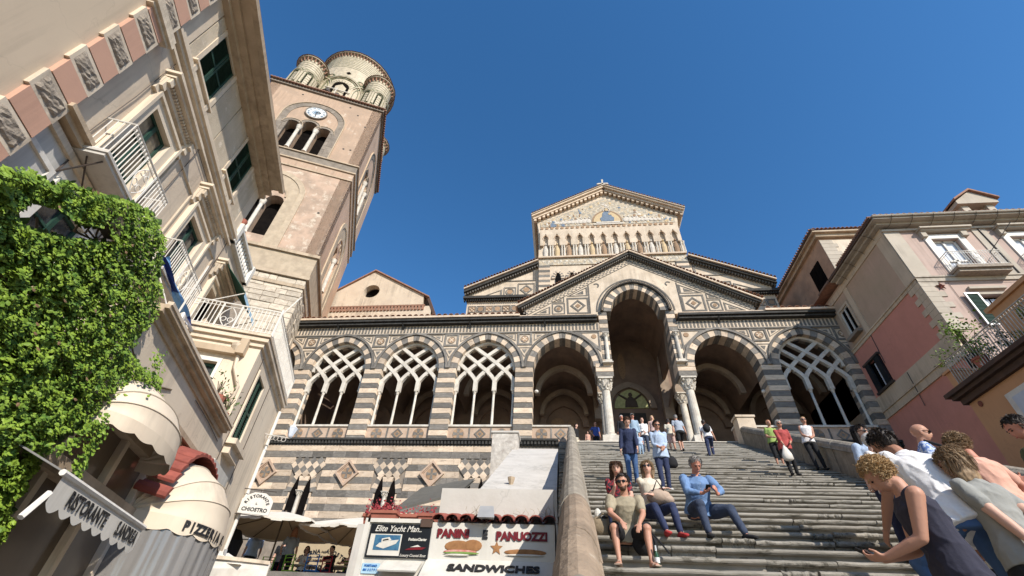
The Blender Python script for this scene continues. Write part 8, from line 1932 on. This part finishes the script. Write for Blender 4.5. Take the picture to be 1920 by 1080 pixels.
rw, Pr, cr2, Rr_ = stand('short-haired woman in a red blouse coming down with a white carrier bag', 1494, 891, 188, 1.58, lean=8, side_lean=-3, head=(0, 12), skin='tan', top='c_red', bottom='c_black', shoes='c_black', hair='short', hairc='h_white', sleeve=.8, hands={1: (.10, .26, .92), -1: (-.16, .20, 1.0)}, feet={1: (.09, .12, -.06), -1: (-.10, -.02, .085)}, shirt_len=.06, glasses=True, near=True, vox=.016)
held(rw, 'plastic', 'white plastic carrier bag hanging from the hand of the woman in red', Vector(Pr['wr', 1])+V3(0, .04, -.06), Rr_)
stand('curly-haired woman in white and black with a green top beside the woman in red', 1466, 868, 176, 1.66, lean=4, side_lean=-3, skin='tan', top='c_green', bottom='c_black', shoes='c_black', hair='curly', hairc='h_ginger', sleeve=.3, leg=.7, hands={1: (.08, .22, 1.05), -1: (-.10, .20, 1.0)})
stand('blonde woman in a white tank top and black leggings descending near the right parapet', 1540, 880, 192, 1.68, lean=4, side_lean=-8, skin='tan', top='c_white', bottom='c_black', shoes='c_black', hair='short', hairc='h_blond', sleeve=0, hands={1: (.04, .25, 1.02), -1: (-.10, .24, 1.0)}, feet={1: (.06, .14, -.04), -1: (-.20, -.02, .085)}, glasses=True)
# porch level
for (lb_, px, Y, fc, H, kw) in (
    ('man in a dark blue shirt, hand on hip, under the left open arch', 1116, 27.0, 170, 1.78, dict(top='c_royal', bottom='c_black', hair='bald', skin='tan', hands={1: (.22, .08, 1.0)}, ep={1: (1, -.2, 0)})),
    ('small child in a pink top beside the man in dark blue', 1101, 26.6, 178, 1.05, dict(top='c_peach', bottom='c_beige', hair='short', hairc='h_brown')),
    ('person in a black top and pale trousers just above the left parapet', 1080, 27.2, 120, 1.76, dict(top='c_black', bottom='c_beige', hair='short', hairc='h_dark', sleeve=.9)),
    ('person in a bright blue shirt in the shade behind the end pier', 1412, 27.5, 90, 1.70, dict(top='c_blue', bottom='c_black', hair='short', hairc='h_dark', lean=28)),
    ('person in dark clothes in the shade behind the right parapet', 1438, 28.0, 200, 1.72, dict(top='c_black', bottom='c_black', hair='short', hairc='h_grey')),
    ('white-haired man in a blue shirt behind the shaded traceried window', 1562, 28.0, 20, 1.74, dict(top='c_royal', bottom='c_black', hair='short', hairc='h_white', lean=12))):
    p = survey(px, 800, 'y', Y); person(lb_, (p.x, Y, 11.885), fc, H, **kw)
# --- group in the right foreground
def at_head(px, py, Y):  p = survey(px, py, 'y', Y); return p
def fore(label, px, py, Y, face, H, hz_=.93, **k):
    """px,py = where the top of the head shows; the body stands on the tread below"""
    p = survey(px, py, 'y', Y); z = step_at(Y); t = person(label, (p.x, Y, z), face, H, **k); return t, p, z
bw, Pq, cq, Rq = person('woman with short curly blonde hair and navy tank top looking at her phone', (2.15, 2.72, step_at(2.72)), -72, 1.70, headpx=(1650, 893, 3.75), lean=12, head=(6, 38), skin='tan', top='c_tank', bottom='c_beige', hair='curly', hairc='h_blond', sleeve=0, hands={1: (.16, .36, 1.08), -1: (-.06, .38, 1.06), ('dir', 1): (-.5, .8, 0), ('dir', -1): (.5, .9, 0), ('palm', 1): (-.5, 0, .9), ('palm', -1): (.5, 0, .9)}, ep={1: (.4, -.6, -1), -1: (-.4, -.6, -1)}, near=True, build=1.05, shirt_len=.10, neck_low=True, curl=(.8, .8), vox=.009)
held(bw, 'phone', 'black phone in the hands of the woman in the navy tank top', (Vector(Pq['wr', 1])+Vector(Pq['wr', -1]))*.5+V3(0, .10, .035), Rq)
person('man in a white polo shirt leaning up the stairs, seen from behind', (3.05, 3.62, step_at(3.62)), -16, 1.78, headpx=(1658, 836, 4.9), lean=26, side_lean=-2, head=(0, 30), skin='brown', top='c_white', bottom='c_jeansb', shoes='c_black', hair='short', hairc='h_dark', sleeve=.30, hands={1: (.26, .22, .86), -1: (-.14, .62, .82)}, feet={1: (.14, -.12, .085), -1: (-.10, .30, .28)}, near=True, build=1.22, shirt_len=.07, vox=.011)
person('woman with long wavy hair, grey T-shirt and black floral skirt, hands behind her', (3.95, 3.62, step_at(3.62)), -18, 1.68, headpx=(1786, 870, 4.45), lean=10, head=(-10, 12), skin='pale', top='c_grey', bottom='c_floral', shoes='c_shoe', hair='wavy', hairc='h_mix', sleeve=.30, leg=.62, skirt=.50, hands={1: (.06, -.26, .96), -1: (-.12, -.22, .86), ('dir', 1): (-.6, .2, -.8), ('dir', -1): (.5, -.2, -.8)}, ep={1: (1, -.7, 0), -1: (-1, -.7, 0)}, near=True, build=1.0, shirt_len=.05, vox=.011)
person('woman with curly hair in a peach top and pale jeans', (4.95, 4.60, step_at(4.60)), -18, 1.70, headpx=(1796, 838, 5.4), lean=10, head=(-12, 16), skin='red', top='c_peach', bottom='c_jeansl', shoes='c_shoe', hair='curly', hairc='h_mix', sleeve=.30, hands={1: (.20, .04, .98), -1: (-.2, .2, .96), ('dir', 1): (-.8, .2, 0)}, ep={1: (1.0, -.5, .1)}, near=True, build=1.14, vox=.012)
bm, Pm, cm, Rm = person('bald man in sunglasses and a blue checked shirt with a shoulder strap', (5.35, 5.75, step_at(5.75)), 128, 1.80, headpx=(1727, 813, 6.6), head=(-10, 4), skin='tan', top='c_check', bottom='c_beige', shoes='c_black', hair='bald', sleeve=.32, near=True, build=1.1, glasses=True, vox=.013)
m = MB(); pts = [Vector(bm.location)+Rm @ V3(*q) for q in ((.12, .02, 1.58), (.11, .16, 1.48), (-.02, .19, 1.25), (-.16, .12, 1.0), (.12, -.10, 1.50))]; m.tube(pts[:4], .020, 6); b_ = tag(m.build('bag_strap', 'c_black', base=pts[0]), 'black bag strap across the chest of the bald man in the checked shirt', 'bag strap')
person('young woman with long black hair and sunglasses in a pale blue shirt', (5.30, 7.20, step_at(7.20)), 168, 1.70, headpx=(1615, 812, 7.4), head=(-6, 6), skin='pale', top='c_lblue', bottom='c_navy', shoes='c_black', hair='long', hairc='h_dark', sleeve=.8, near=True, glasses=True, vox=.014)
person('person in a white top close behind the young woman with black hair', (5.62, 7.75, step_at(7.75)), 150, 1.66, head=(-20, 4), skin='pale', top='c_white', bottom='c_jeans', hair='bald', skin_=None) if False else person('person in a white top close behind the young woman with black hair', (5.66, 7.75, step_at(7.75)), 150, 1.64, headpx=(1634, 828, 7.0), head=(-20, 4), skin='pale', top='c_white', bottom='c_jeans', hair='short', hairc='h_white')
person('dark-haired man in an olive green T-shirt at the right edge looking down', (7.05, 5.35, step_at(5.35)), -85, 1.76, headpx=(1908, 803, 5.7), lean=4, head=(10, 28), skin='red', top='c_olive', bottom='c_black', hair='short', hairc='h_dark', sleeve=.30, hands={1: (.05, .34, 1.12), -1: (-.05, .36, 1.10)}, near=True, build=1.08, vox=.013)
# --- people of the restaurant terrace
def terr(label, px, Y, face, H, **k): p = survey(px, 1040, 'y', Y); return person(label, (p.x, Y, 3.5), face, H, **k)
terr('waiter in a light blue shirt with his back turned under the left parasol', 470, 17.6, -20, 1.80, top='c_lblue', bottom='c_black', hair='short', hairc='h_mix', lean=8, build=1.1, hands={1: (.2, .3, 1.0)})
terr('woman with long reddish hair in a grey T-shirt and black trousers carrying a tray', 540, 16.9, -30, 1.72, top='c_greyb', bottom='c_black', hair='long', hairc='h_ginger', lean=6, hands={-1: (-.25, .3, 1.05)})
terr('person in a black cap and dark clothes standing behind the terrace tables', 527, 18.6, 160, 1.74, top='c_black', bottom='c_black', hair='cap', hairc='h_dark')
for k_, (lb_, px, Y, fc, tp, hc_) in enumerate((('woman in sunglasses and a white top seated at the terrace table', 572, 17.2, 160, 'c_white', 'h_brown'), ('person in black seated at the table under the banner', 612, 17.0, 200, 'c_black', 'h_dark'), ('dark-haired person in black seated at the right table', 650, 17.3, 190, 'c_black', 'h_dark'), ('person in dark green seated beside the advertising board', 668, 16.6, 220, 'c_dgreen', 'h_ginger'))):
    terr(lb_, px, Y, fc, 1.66, hip=(0, -.3, .50), feet={1: (.12, .12, .085), -1: (-.12, .12, .085)}, kp={1: (0, 1, .8), -1: (0, 1, .8)}, lean=6, head=(0, 10), top=tp, bottom='c_navy', hair='short' if k_ != 0 else 'bob', hairc=hc_, glasses=(k_ == 0), hands={1: (.12, .22, .80), -1: (-.12, .22, .80)})
flush()
bpy.context.view_layer.update()
